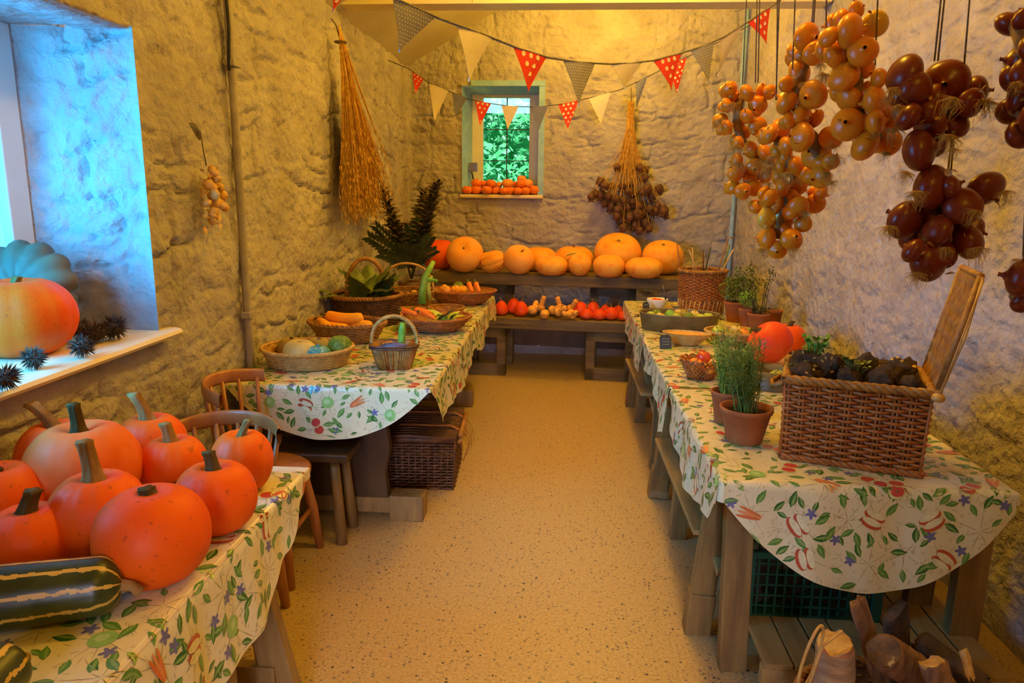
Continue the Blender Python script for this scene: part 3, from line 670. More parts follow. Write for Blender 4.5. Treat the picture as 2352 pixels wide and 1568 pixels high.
# right tables
def right_table(y0, y1, label, first):
    x0, x1 = 0.505, 1.375
    t = empty('trestle_table', (0, 0, 0), label=label, cat='table')
    MB().box(x0 + .01, x1, y0, y1, TZ - .04, TZ - .003).build('tabletop', 'wood_slat', t, smooth=False, bevel=.005)
    if first:
        posts = [(.60, 2.26, .02, 0, .092), (1.36, 2.26, 0, 0, .095), (.60, 3.22, -.02, 0, .075), (1.33, 3.22, 0, 0, .075)]
        splay = [(.585, 2.40, -.05, .07), (1.30, 2.40, .0, .05), (.60, 3.50, -.06, .2), (1.30, 3.50, 0, .1)]
    else:
        posts = [(.60, 4.10, -.02, 0, .07), (1.33, 4.10, 0, 0, .07), (.60, 5.00, -.02, 0, .07), (1.33, 5.0, 0, 0, .07)]
        splay = [(.62, 3.88, -.07, -.2), (.60, 5.3, -.04, .1), (1.3, 5.3, 0, .1), (1.3, 3.88, 0, -.1)]
    for (x, y, dx, dy, w_) in posts:
        m = MB(); m.beam((x, y, TZ - .04), (x + dx, y + dy, 0), w_, .05, (0, 1, 0)); m.build('leg', 'wood_mid', t, smooth=False, bevel=.004)
    for (x, y, dx, dy) in splay:
        m = MB(); m.beam((x, y, TZ - .04), (x + dx * .8, y + dy * .8, .17), .085, .05, (0, 1, 0)); m.beam((x + dx * .8, y + dy * .8, .172), (x + dx, y + dy, 0), .095, .07, (0, 1, 0)); m.build('leg', 'wood_mid', t, smooth=False, bevel=.004)
    ys = sorted(set(p_[1] for p_ in posts))
    for y in ys:
        MB().box(.58, 1.36, y - .02, y + .03, TZ - .12, TZ - .04).build('trestle_head', 'wood_mid', t, smooth=False, bevel=.004)
        MB().box(.60, 1.36, y + .03, y + .06, .10, .16).build('cross_brace', 'wood_mid', t, smooth=False, bevel=.004)
    m = MB(); m.beam((.56, ys[0] + .2, .40), (.545, ys[1] + .25, .40), .12, .02, (0, 0, 1)); m.beam((.60, ys[0] + .1, .30), (.58, ys[1] - .1, .52), .06, .03, (0, 0, 1)); m.build('rail', 'wood_slat', t, smooth=False, bevel=.003)
    if first:
        m = MB(); x = .66
        while x < 1.34:
            m.box(x, x + .085, 2.03, 2.95, .162, .18); x += .092
        m.build('slatted_shelf', 'wood_slat', t, smooth=False, bevel=.002)
        m = MB(); m.box(.655, 1.34, 2.035, 2.075, .09, .16); m.build('shelf_bearer', 'wood_slat', t, smooth=False, bevel=.003)
right_table(2.105, 3.95, 'near right wooden trestle table with a slatted shelf underneath', True)
right_table(3.96, 5.88, 'far right wooden trestle table standing next to the back bench', False)
make_cloth('cream fruit-print oilcloth on the near right table with a deep rounded front flap', 0.495, 1.372, 2.085, 3.16, TZ,
           dict(N=circ(.325, .06, 2.1, .52), L=lerp((0, .07), (.06, .15), (.4, .205), (.8, .15), (1, .03)), R=lambda t: .03, F=lambda t: 0), 21, sides='LNR')
make_cloth('fruit-print oilcloth on the middle of the right-hand tables, by the apple basket', 0.495, 1.372, 3.165, 4.30, TZ,
           dict(N=lambda t: 0, L=lerp((0, .21), (.08, .235), (.2, .17), (.5, .10), (.75, .12), (1, .03)), R=lambda t: .03, F=lambda t: 0), 22, sides='LR', step=.145)
make_cloth('fruit-print oilcloth at the far end of the right-hand tables', 0.505, 1.372, 4.305, 5.875, TZ,
           dict(N=lambda t: 0, L=lerp((0, .21), (.1, .25), (.3, .15), (.6, .17), (.85, .1), (1, .04)), R=lambda t: .03, F=lambda t: .05), 23, sides='LRF', step=.15)

# ---------------------------------------------------------------- chairs and stool on the left
def chair(loc, rz, label, wdt=.40, hb=.82):
    t = empty('wooden_chair', loc, rz, label=label, cat='chair')     # faces +Y in its own frame
    m = MB(); m.lathe([(0, .42), (.20, .42), (.213, .43), (.213, .445), (.20, .455), (.0, .448)], 28, (0, 0, 0), sx=wdt / .42, sy=.95); m.build('seat', 'wood_chair', t)
    for sx in (-1, 1):
        m = MB(); m.tube([(sx * .13, .12, .42), (sx * .16, .15, .2), (sx * .18, .17, 0)], [.018, .024, .018], 10); m.build('leg', 'wood_chair', t)
        m = MB(); m.tube([(sx * .12, -.12, .42), (sx * .14, -.15, .2), (sx * .15, -.18, 0)], [.018, .024, .018], 10); m.build('leg', 'wood_chair', t)
    m = MB(); m.tube([(-.155, .145, .2), (.155, .145, .2)], .012, 8); m.tube([(-.145, -.145, .22), (.145, -.145, .22)], .012, 8); m.build('stretcher', 'wood_chair', t)
    m = MB(); R = .26
    def fr(u, v):
        a = math.radians(200 + 140 * u); q = v * 2 * PI
        rr_ = R + .011 * math.cos(q); return (rr_ * math.cos(a) * wdt / .42 * .98, .02 + rr_ * math.sin(a) * .86, hb + .03 * math.sin(q) + .02 * math.sin(u * PI))
    m.surf(fr, 24, 10, cv=True); m.build('back_rail', 'wood_chair', t)
    for k in range(7):
        a = math.radians(208 + 124 * k / 6)
        m = MB(); m.tube([(.185 * math.cos(a) * wdt / .42, .02 + .185 * math.sin(a) * .95, .45), (R * math.cos(a) * wdt / .42 * .98, .02 + R * .86 * math.sin(a), hb)], .009, 8); m.build('spindle', 'wood_chair', t)
    return t
chair((-1.19, 2.30, 0), PI + .05, 'orange-brown wooden chair with a curved back rail behind the big pumpkins', .36, .745)
chair((-1.245, 2.79, 0), -PI / 2, 'orange-brown wooden chair against the left wall at the corner of the long table', .36, .80)
t = empty('wooden_stool', (-1.16, 3.12, 0), 0, label='low dark wooden stool with splayed legs under the left table', cat='stool')
MB().box(-.24, .22, -.13, .10, .40, .44).build('seat', 'wood_dark', t, smooth=False, bevel=.008)
for sx in (-1, 1):
    for sy in (-1, 1):
        m = MB(); m.tube([(sx * .14, sy * .07, .40), (sx * .145 + (.03 if sx > 0 else -.02), sy * .09 - .02, 0)], [.022, .026], 10); m.build('leg', 'wood_mid', t)
m = MB()
# hamper with leather straps under the left table
def hamper_closed():
    t = empty('wicker_hamper', (-.82, 3.90, 0), math.radians(3), label='closed dark wicker hamper with straps on the floor under the left table', cat='hamper')
    x, y, h = .24, .24, .27
    weave_box(x, y, h, 14, 14, 16, .05).build('woven_body', 'wicker_dark', t)
    m = MB()
    for k in range(26):
        yy = -y - .02 + (2 * y + .04) * k / 25
        m.tube([(-x - .02, yy, h + .03 + .004 * (k % 2)), (0, yy, h + .045 - .004 * (k % 2)), (x + .02, yy, h + .03 + .004 * (k % 2))], .0105, 5)
    m.box(-x - .015, x + .015, -y - .015, y + .015, h + .003, h + .03)
    m.build('lid', 'wicker_dark', t)
    for yy in (-.12, .12):
        m = MB(); m.tube([(-x * .3, yy, h + .062), (x * .9, yy, h + .06), (x + .035, yy, h + .03), (x + .04, yy, h - .08)], .012, 6, flat=.4); m.build('strap', 'wicker_red', t)
    m = MB(); m.tube([(x + .035, -.2, h + .03), (x + .04, 0, h + .04), (x + .035, .2, h + .03)], .014, 8); m.tube([(x + .03, -.2, h - .01), (x + .04, 0, h - .012), (x + .03, .2, h - .01)], .012, 8); m.build('lid_edge', 'wicker', t)
    m = MB()
    for q in range(5): m.tube([(x + .045, -.15 + .07 * q, h + .02), (x + .075, -.14 + .08 * q, h - .05), (x + .05 + .01 * q, -.17 + .08 * q, h - .13)], .0025, 4)
    m.build('frayed_cane', 'wicker', t)
def weave_box(x, y, h, nx, ny, rows, flare=0.0, r=.0058, z0=0.0):
    """open box of stakes and randing; x,y half sizes at the base, flare widens the top"""
    m = MB(); nx = nx + nx % 2; ny = ny + ny % 2
    def corner(z): f_ = 1 + flare * (z - z0) / h; return x * f_, y * f_
    def perim(z):
        X_, Y_ = corner(z); pts = []
        for i in range(nx): pts.append((-X_ + 2 * X_ * i / nx, -Y_, (0, -1)))
        for i in range(ny): pts.append((X_, -Y_ + 2 * Y_ * i / ny, (1, 0)))
        for i in range(nx): pts.append((X_ - 2 * X_ * i / nx, Y_, (0, 1)))
        for i in range(ny): pts.append((-X_, Y_ - 2 * Y_ * i / ny, (-1, 0)))
        return pts
    n = 2 * (nx + ny)
    for k in range(n):
        a = perim(z0)[k]; b_ = perim(z0 + h)[k]
        m.tube([(a[0], a[1], z0), (b_[0], b_[1], z0 + h)], r * .8, 5)
    for j in range(rows):
        z = z0 + h * (j + .5) / rows; P_ = perim(z); pts = []
        for k in range(n):
            q = P_[k]; nx_, ny_ = q[2]
            corner_pt = k in (0, nx, nx + ny, 2 * nx + ny)
            s_ = (1 if (k + j) % 2 else -1) * r * 1.05 * (.4 if corner_pt else 1)
            pts.append((q[0] + nx_ * s_, q[1] + ny_ * s_, z))
            q2 = P_[(k + 1) % n]
            pts.append(((q[0] + q2[0]) / 2, (q[1] + q2[1]) / 2, z))
        m.tube(pts, r, 5, closed=True)
    m.box(-x, x, -y, y, z0, z0 + .006)
    # a dark core just inside so that the weave is not see-through
    return m
def weave_round(prof, seg=36, rows=10, r=.0045, sx=1, sy=1, base=True, wob=1.0, step=1):
    """prof(t)->(radius,z) t 0..1 bottom to top"""
    m = MB()
    for k in range(0, seg, step):
        a = 2 * PI * k / seg
        m.tube([(prof(i / 5)[0] * sx * math.cos(a), prof(i / 5)[0] * sy * math.sin(a), prof(i / 5)[1]) for i in range(6)], r * .75, 4)
    for j in range(rows):
        R, z = prof((j + .5) / rows); pts = []
        for k in range(seg * 2):
            a = 2 * PI * k / (seg * 2)
            q = 0 if k % 2 else (1 if (k // 2 + j) % 2 else -1)
            rr_ = R + q * r * wob; pts.append((rr_ * sx * math.cos(a), rr_ * sy * math.sin(a), z))
        m.tube(pts, r, 4, closed=True)
    if base:
        R, z = prof(0); m.lathe([(0, z + .001), (R, z + .001), (R, z + .006), (0, z + .006)], seg, sx=sx, sy=sy)
    return m
def rope(fn, n, r, strands=2, tw=10, seg=5, closed=True):
    m = MB()
    for s_ in range(strands):
        pts = []
        for i in range(n + (0 if closed else 1)):
            t = i / n; c = Vector(fn(t)); c2 = Vector(fn(t + 1e-3)); T = (c2 - c).normalized()
            X_ = T.cross(Vector((0, 0, 1)))
            if X_.length < .1: X_ = T.cross(Vector((1, 0, 0)))
            X_.normalize(); Y_ = T.cross(X_); a = 2 * PI * (tw * t + s_ / strands)
            pts.append(c + (X_ * math.cos(a) + Y_ * math.sin(a)) * r * .6)
        m.tube(pts, r * .72, seg, closed=closed)
    return m
def rim_round(R, z, r, sx=1, sy=1, tw=18): return rope(lambda t: (R * sx * math.cos(2 * PI * t), R * sy * math.sin(2 * PI * t), z), tw * 6, r, 2, tw)
hamper_closed()

# ---------------------------------------------------------------- pumpkins and squashes
def flesh(w, h, ribs=12, depth=.04, top=.14, bot=.10, seg=72, rings=30, power=.85, seedn=0, lump=0.0, taper=0.0):
    R = w / 2 / (1.0); vs = []
    m = MB()
    def fn(u, v):
        t = PI * v; a = 2 * PI * u
        x = math.sin(t) ** power if 0 < v < 1 else 0.0
        z = math.cos(t)
        zz = z * .5 - top * math.exp(-(x / .30) ** 2) * (z > 0) + bot * math.exp(-(x / .30) ** 2) * (z < 0)
        rib = 1 - depth * (1 - abs(math.sin(a * ribs / 2)) ** .55) * (x ** .35 if x > 0 else 0)
        r = R * x * rib * (1 + taper * z)
        if lump: r *= 1 + lump * noise.noise(Vector((math.cos(a) * 1.4 * x, math.sin(a) * 1.4 * x, z * 1.4 + seedn)))
        zz *= (1 - .35 * depth * (1 - abs(math.sin(a * ribs / 2))))
        return (r * math.cos(a), r * math.sin(a), zz * h)
    m.surf(fn, seg, rings, cu=True)
    return m
def stem_mb(base, ht, rad, bend=(0.3, 0), n=8, flare=1.9):
    m = MB(); b = Vector(base); bx, by = bend
    N_ = 9
    def fn(u, v):
        a = 2 * PI * u; q = (1 + .16 * math.cos(5 * a)) 
        rr_ = rad * (.72 + (flare - .72) * math.exp(-v * 6) + .10 * (v > .9))
        c = Vector((bx * ht * v ** 1.6, by * ht * v ** 1.6, ht * v))
        return b + c + Vector((rr_ * q * math.cos(a + v * .5), rr_ * q * math.sin(a + v * .5), -(rr_ * .35 * bx * math.cos(a)) * v))
    m.surf(fn, 20, N_, cu=True)
    m.v.append(tuple(b + Vector((bx * ht, by * ht, ht * 1.0)))); c = len(m.v) - 1
    for i in range(20):
        i2 = (i + 1) % 20; m.f.append((i * (N_ + 1) + N_, i2 * (N_ + 1) + N_, c)); m.m.append(0); m.c.append((1, 1, 1))
    return m
def pumpkin(x, y, z0, w, h, label, cat='pumpkin', mt='pumpkin_orange', ribs=12, depth=.04, stem=(.05, .02, (.3, 0), 'stem_green'), tilt=(0, 0), rz=0.0,
            group=None, name='pumpkin', **kw):
    m = flesh(w, h, ribs, depth, **kw)
    top = kw.get('top', .14)
    M = Matrix.Rotation(rz, 4, 'Z')
    if tilt != (0, 0): M = Matrix.Rotation(tilt[0], 4, 'X') @ Matrix.Rotation(tilt[1], 4, 'Y') @ M
    m.xf(M); zmin = min(p[2] for p in m.v); M2 = Matrix.Translation((0, 0, -zmin)); m.xf(M2)
    o = m.build(name, mt); o.location = (x, y, z0)
    tag(o, label, cat, group)
    if stem:
        s_ = stem_mb((0, 0, h * (.5 - top) - .006), stem[0], stem[1], stem[2]); s_.xf(Matrix.Rotation(-rz, 4, 'Z')); s_.xf(M2 @ M); s_.build('stem', stem[3], o)
    return o
T0 = TZ + .001
def PK(t, z0, label, dh=0, **k): return pumpkin(t[0], t[1], z0, t[2], t[3], label, **k)
PK((-1.395, 1.82, .225, .225), T0, 'large pinkish-orange pumpkin in the back left of the front table, curved tan stalk', mt='pumpkin_pinkish', ribs=16, depth=.03, stem=(.085, .021, (-.75, -.1), 'stem_tan'))
PK((-1.2585, 1.7233, 0.2853, 0.2575), T0, 'largest orange pumpkin of the back row on the front table, dark upright stalk', mt='pumpkin_pinkish', ribs=14, depth=.025, stem=(.09, .019, (-.12, 0), 'stem_dark'), rz=.4)
PK((-1.2263, 1.9831, 0.2079, 0.1974), T0, 'orange pumpkin nearest the stone wall on the front table, tan stalk leaning left', mt='pumpkin_orange', ribs=14, depth=.02, stem=(.095, .021, (-.45, 0), 'stem_tan'))
PK((-1.0878, 1.8561, 0.188, 0.1756), T0, 'small orange pumpkin with dark scars on its left side, between two larger ones', mt='pumpkin_scarred', ribs=12, depth=.03, stem=(.065, .020, (-.25, 0), 'stem_tan'), rz=2.2)
PK((-0.9046, 1.8935, 0.1751, 0.1876), T0, "tall orange pumpkin with a rough dark scar at the front table far end", mt='pumpkin_scarred', ribs=12, depth=.03, stem=(.062, .014, (.45, 0), 'stem_green'), rz=.8)
PK((-0.8589, 1.6422, 0.2023, 0.1891), T0, 'orange pumpkin with a dark stalk standing by the right edge of the front table', mt='pumpkin_orange', ribs=12, depth=.02, stem=(.058, .019, (-.2, 0), 'stem_dark'), rz=1)
PK((-1.075, 1.504, 0.2174, 0.2102), T0, 'orange pumpkin with a very tall pale brown stalk in the middle of the front table', mt='pumpkin_orange', ribs=14, depth=.03, stem=(.11, .022, (-.16, 0), 'stem_tan'), rz=2)
PK((-0.8838, 1.4029, 0.2412, 0.222), T0, 'big smooth round orange pumpkin with a short stub stalk at the front of the table', mt='pumpkin_orange', ribs=10, depth=.008, top=.06, stem=(.018, .022, (-.3, 0), 'stem_dark'), lump=.03, seedn=3)
PK((-1.3699, 1.5682, 0.2153, 0.1938), T0, 'smooth orange pumpkin cut by the left picture edge, no stalk in view', mt='pumpkin_orange', ribs=10, depth=.008, stem=(.02, .016, (0, 0), 'stem_dark'))
PK((-1.1752, 1.4084, 0.1834, 0.1639), T0, 'squat orange pumpkin with a thick hooked dark stalk, just behind the striped marrow', mt='pumpkin_orange', ribs=14, depth=.03, stem=(.065, .022, (.35, 0), 'stem_dark'), rz=.3)
def marrow(a, b, r, label):
    a = Vector(a); b = Vector(b); L = (b - a).length
    t = tag(D.objects.new('striped_marrow', None), label, 'marrow'); COL.objects.link(t); t.location = (a + b) / 2
    d = (b - a).normalized(); ang = math.atan2(d.y, d.x)
    t.rotation_euler = (0, 0, ang)
    m = MB(); seg = 80
    def rad(s_): e = min(s_, 1 - s_); return r * (min(1, (e / .13)) * (2 - min(1, e / .13))) ** .5 * (1 + .04 * math.sin(s_ * 5))
    def fn(u, v):
        q = 2 * PI * u; rr_ = rad(v) * (1 - .02 * (1 - abs(math.sin(q * 4.5))))
        return (-L / 2 + L * v, rr_ * math.cos(q), r + rr_ * math.sin(q))
    def mf(u, v):
        ph = (u * 9 + .10 * noise.noise(Vector((v * 14, math.floor(u * 9) * 3, 0)))) % 1
        return 1 if ph > .80 else 0
    m.surf(fn, 180, 60, cu=True, mf=mf); m.build('skin', ['marrow_green', 'marrow_stripe'], t)
    s_ = MB(); s_.tube([(L / 2 - .012, 0, r * .9), (L / 2 + .015, 0, r * .85), (L / 2 + .03, -.004, r * .6)], [.018, .011, .013], 8); s_.build('stem', 'stem_tan', t)
    return t
marrow((-1.20, 1.155, TZ), (-.875, 1.275, TZ), .062, 'striped dark green and yellow marrow lying across the front of the pumpkins')
marrow((-.885, .72, TZ), (-.925, 1.03, TZ), .058, 'second striped marrow pointing away from the camera in the bottom left corner')

# window sill things
PK((-1.7241, 2.142, 0.3327, 0.2634), WZ0 + .001, 'ribbed orange pumpkin standing on the left window sill, green stalk', mt='pumpkin_orange', ribs=10, depth=.045, stem=(.04, .018, (.25, 0), 'stem_green'), rz=.25)
sq = pumpkin(-1.845, 2.33, WZ0 + .003, .36, .15, 'big blue-grey scalloped squash propped upright against the window reveal', 'squash', 'squash_blue', ribs=13, depth=.16, stem=(.02, .02, (0, 0), 'stem_green'), tilt=(PI / 2 - .30, 0), name='scalloped_squash', power=.7)
sq.rotation_euler = (0, 0, -.10 + 0.25)
def burr_mesh(seed, r, n=210):
    rnd = random.Random(seed); m = MB()
    m.surf(lambda u, v: tuple(Vector((math.sin(PI * v) * math.cos(2 * PI * u), math.sin(PI * v) * math.sin(2 * PI * u), math.cos(PI * v))) * r * (.62 + .10 * noise.noise(Vector((u * 9, v * 9, seed))))), 18, 12, cu=True)
    for i in range(n):
        d = Vector((rnd.gauss(0, 1), rnd.gauss(0, 1), rnd.gauss(0, 1))).normalized(); s_ = r * rnd.uniform(.95, 1.3)
        side = d.orthogonal().normalized() * r * .07; s2 = d.cross(side).normalized() * r * .07
        b0 = d * r * .55; m.add([b0 + side, b0 - side * .5 + s2 * .9, b0 - side * .5 - s2 * .9, d * s_], [(0, 1, 3), (1, 2, 3), (2, 0, 3)])
    return m
bm = [burr_mesh(1, 1.0).mesh('burr_a', 'burr', False), burr_mesh(2, 1.0).mesh('burr_b', 'burr', False)]
bl = ['brown spiky seed head at the near left end of the left window sill', 'brown spiky seed head in front of the sill pumpkin, left of the pale spiked one',
      'pale-spined seed head lying in front of the sill pumpkin', 'spiky dark seed head lying nearest the front edge of the sill, right of the pumpkin',
      'spiky dark seed head touching the right side of the sill pumpkin', 'spiky seed head in the middle of the cluster right of the sill pumpkin', 'rightmost spiky seed head on the left window sill, nearest the wall edge']
for i, t in enumerate(((-1.4471, 1.723, 0.1024, 0.0853), (-1.6075, 1.9199, 0.0882, 0.0882), (-1.5411, 1.9485, 0.102, 0.0791), (-1.5005, 2.1094, 0.0985, 0.0849), (-1.6631, 2.3425, 0.1089, 0.0908), (-1.597, 2.3282, 0.0961, 0.0871), (-1.5704, 2.3855, 0.1074, 0.0982))):
    if i == 1: continue
    r_ = min(t[2], t[3]) / 2 * .92
    o = instance('spiky_seed_head', bm[i % 2], (t[0], t[1], WZ0 + r_ * .98), (i * 1.3, i * .7, i * 2.1), (r_, r_, r_ * .9)); tag(o, bl[i], 'seed head', 'spiky seed heads on the left sill')

# pumpkins on the upper level of the back bench
def BP(q, Yd, label, **k): return pumpkin(q[0], Yd, UP + .002, q[2], q[3], label, mt=k.pop('mt', 'pumpkin_yellow'), **k)
BP((-1.1761, 0.9969, 0.3485, 0.2987), 6.80, 'deep orange pumpkin at the far left of the bench top, behind the tall plant', mt='pumpkin_orange', ribs=10, depth=.02, stem=None)
BP((-0.8913, 1.0339, 0.3411, 0.2618), 6.54, 'round pale yellow-orange pumpkin with its dimple facing forward, second from the left on the bench', mt='pumpkin_pale', ribs=10, depth=.02, stem=(.012, .012, (0, 0), 'stem_dark'), tilt=(.95, 0), top=.1)
BP((-0.7574, 1.02, 0.1749, 0.1749), 6.86, 'small yellow pumpkin peeking out behind the two left bench pumpkins, dark stalk', ribs=10, depth=.03, stem=(.03, .012, (.4, 0), 'stem_dark'))
BP((-0.6243, 1.0189, 0.1979, 0.2454), 6.50, 'narrow orange pumpkin turned on its side, third along the front of the bench', ribs=8, depth=.10, stem=(.01, .01, (0, 0), 'stem_dark'), tilt=(.2, 1.2))
BP((-0.3906, 1.0166, 0.2817, 0.2426), 6.46, 'pale-shouldered orange pumpkin with a thin stalk, left of centre on the bench', mt='pumpkin_pale', ribs=9, depth=.02, stem=(.035, .006, (.5, 0), 'stem_dark'), tilt=(.55, .25))
BP((-0.2221, 1.0057, 0.3451, 0.2383), 6.80, 'smooth orange pumpkin half hidden behind the bench centre', ribs=10, depth=.015, stem=None)
BP((-0.0963, 0.9723, 0.2964, 0.1833), 6.44, 'flat smooth orange pumpkin at the centre front of the bench', ribs=9, depth=.01, stem=None, top=.04)
BP((0.1054, 1.0116, 0.3767, 0.2539), 6.80, 'wide orange pumpkin at the back of the bench with a reddish stalk', ribs=10, depth=.02, stem=(.05, .012, (-.1, 0), 'stem_tan'))
BP((0.1555, 0.976, 0.2091, 0.1936), 6.41, 'small orange pumpkin with a pinched dimple at the bench front, right of centre', ribs=8, depth=.03, stem=None, tilt=(.8, -.2))
BP((0.5114, 0.9882, 0.4394, 0.3337), 6.78, 'biggest yellow-orange pumpkin on the bench, tall with a scarred dimple', ribs=12, depth=.015, stem=(.015, .022, (0, 0), 'stem_tan'), tilt=(.45, 0))
BP((0.4083, 0.975, 0.2849, 0.2079), 6.38, 'smooth orange pumpkin in front of the biggest one on the bench', ribs=8, depth=.008, stem=None, top=.04)
BP((0.7119, 0.9598, 0.3292, 0.1914), 6.35, 'low wide orange pumpkin at the bench front, second from its right end', ribs=8, depth=.008, stem=None, top=.04)
BP((0.9193, 0.987, 0.3845, 0.3044), 6.70, 'large orange pumpkin at the right end of the bench, behind the stick basket', ribs=10, depth=.02, stem=(.02, .016, (-.4, 0), 'stem_tan'), tilt=(.25, 0))
lf = MB()
def leaf_surf(m, base, tip, width, up=(0, 0, 1), cup=.15, mi=0, nu=6, nv=4, lobes=0):
    b = Vector(base); t = Vector(tip); ax = t - b; L = ax.length; s_ = ax.cross(Vector(up))
    if s_.length < 1e-6: s_ = ax.cross(Vector((1, 0, 0)))
    s_.normalize(); n_ = s_.cross(ax).normalized()
    def fn(u, v):
        wd = width * .5 * (math.sin(PI * min(1, max(0, u)) ** .8) ** .8 if 0 < u < 1 else 0.0)
        if lobes: wd *= .72 + .28 * abs(math.sin(u * PI * lobes))
        q = v * 2 - 1
        return b + ax * u + s_ * wd * q + n_ * (cup * L * (math.sin(PI * u) * .5 - abs(q) * (wd / max(width, 1e-6)) * .8) - .12 * L * u * u)
    m.surf(fn, nu, nv, mi=mi)
leaf_surf(lf, (-.07, 0, 0), (.07, 0, .05), .06)
o = lf.build('pumpkin_leaf', 'leaf_mid'); o.location = ((0.0888, 1.0452, 0.0039, 0.0039)[0], 6.56, (0.0886, 1.053, 0.0039, 0.0039)[1] - .01); tag(o, 'dark green leaf scrap on top of the bench pumpkins', 'leaf')
# lower level
ord_ = ['leftmost', 'second', 'third', 'fourth', 'fifth', 'sixth', 'seventh', 'eighth', 'ninth', 'tenth', 'eleventh', 'twelfth', 'thirteenth', 'fourteenth', 'fifteenth', 'sixteenth']
reds = [((-0.5338, 0.6047, 0.1169, 0.1559), 6.34), ((-0.4299, 0.6106, 0.1261, 0.1734), 6.42), ((-0.3557, 0.6072, 0.1237, 0.1624), 6.30), ((0.1687, 0.6334, 0.1474, 0.1629), 6.36), ((0.2195, 0.6022, 0.1139, 0.1139), 6.22), ((0.2843, 0.636, 0.1239, 0.1626), 6.36),
        ((0.3289, 0.591, 0.1212, 0.1136), 6.21), ((0.3875, 0.6258, 0.1003, 0.1389), 6.34), ((0.434, 0.6148, 0.1212, 0.1363), 6.22), ((0.5026, 0.6206, 0.1156, 0.131), 6.34), ((0.5381, 0.5839, 0.0904, 0.098), 6.19)]
rl = ['half hidden by the left table corner', 'with two upright stalks, behind its neighbour', 'with a dark split in its skin', 'tall and lumpy, just right of the butternuts', 'small, in front of the lumpy one',
      'pear-shaped with a dark stalk, at the back', 'round, mid front row at the right', 'mostly hidden behind its round neighbours', 'broad and knobbly near the right table', 'at the back near the right table corner', 'small, touching the right tablecloth']
for i, (q, Yd) in enumerate(reds):
    pumpkin(q[0], Yd, LO + .002, q[2], q[3] * .85, 'red onion squash on the low bench level, ' + rl[i], 'squash', mt='onion_squash', ribs=8, depth=.04, seg=40, rings=18, top=.0, taper=-.22,
            stem=(.035, .007, (((i * 7) % 5 - 2) * .25, 0), 'stem_tan'), group='red onion squashes on the low bench', name='onion_squash', lump=.06, seedn=i)
def butternut_mesh():
    m = MB(); prof = []
    for i in range(19):
        t = i / 18; z = t * .16
        r_ = .042 * math.sqrt(max(0, 1 - ((z - .042) / .044) ** 2)) if z < .055 else 0
        r2 = .023 * (1 if t < .9 else math.sqrt(max(0, 1 - ((t - .9) / .1) ** 2)))
        rr_ = max(r_, r2 if z > .05 else 0) if t > 0 else 0
        prof.append((rr_, z))
    m.lathe(prof, 20); return m.mesh('butternut', 'butternut')
bn = butternut_mesh()
bpos = [((1215, 703), 6.34, (1.2, 0, .6)), ((1222, 716), 6.22, (.9, .3, 2.6)), ((1238, 704), 6.36, (.2, .3, 0)), ((1252, 718), 6.20, (1.45, 0, 0)), ((1262, 702), 6.34, (1.1, .2, .8)), ((1277, 712), 6.24, (.7, .9, 0)), ((1290, 702), 6.36, (.3, -.3, 0)),
        ((1306, 718), 6.20, (1.3, 0, .5)), ((1308, 702), 6.36, (.5, .5, 0)), ((1322, 722), 6.18, (1.4, 0, -.9))]
XS = ((-0.284, 6.25, 0.6283, 0.0038), (-0.2575, 6.28, 0.5736, 0.0039), (-0.1949, 6.22, 0.6311, 0.0038), (-0.1422, 6.295, 0.566, 0.0039), (-0.1039, 6.23, 0.6393, 0.0038), (-0.0462, 6.27, 0.5957, 0.0038), (0.0025, 6.205, 0.6456, 0.0038), (0.0651, 6.25, 0.5782, 0.0038), (0.0713, 6.28, 0.6356, 0.0038), (0.1259, 6.22, 0.5692, 0.0038))
for i, ((a, b_), Yd, rot) in enumerate(bpos):
    o = instance('butternut_squash', bn, (XS[i][0], Yd, LO + .042), rot, .95)
    tag(o, 'small pale orange butternut squash on the low bench level, %s from the left' % (ord_[i] if i else 'the one furthest'), 'squash', 'butternut squashes on the low bench')
    st = MB(); st.tube([(0, 0, .158), (.002, 0, .172)], [.006, .005], 6); st.build('stem', 'stem_tan', o)
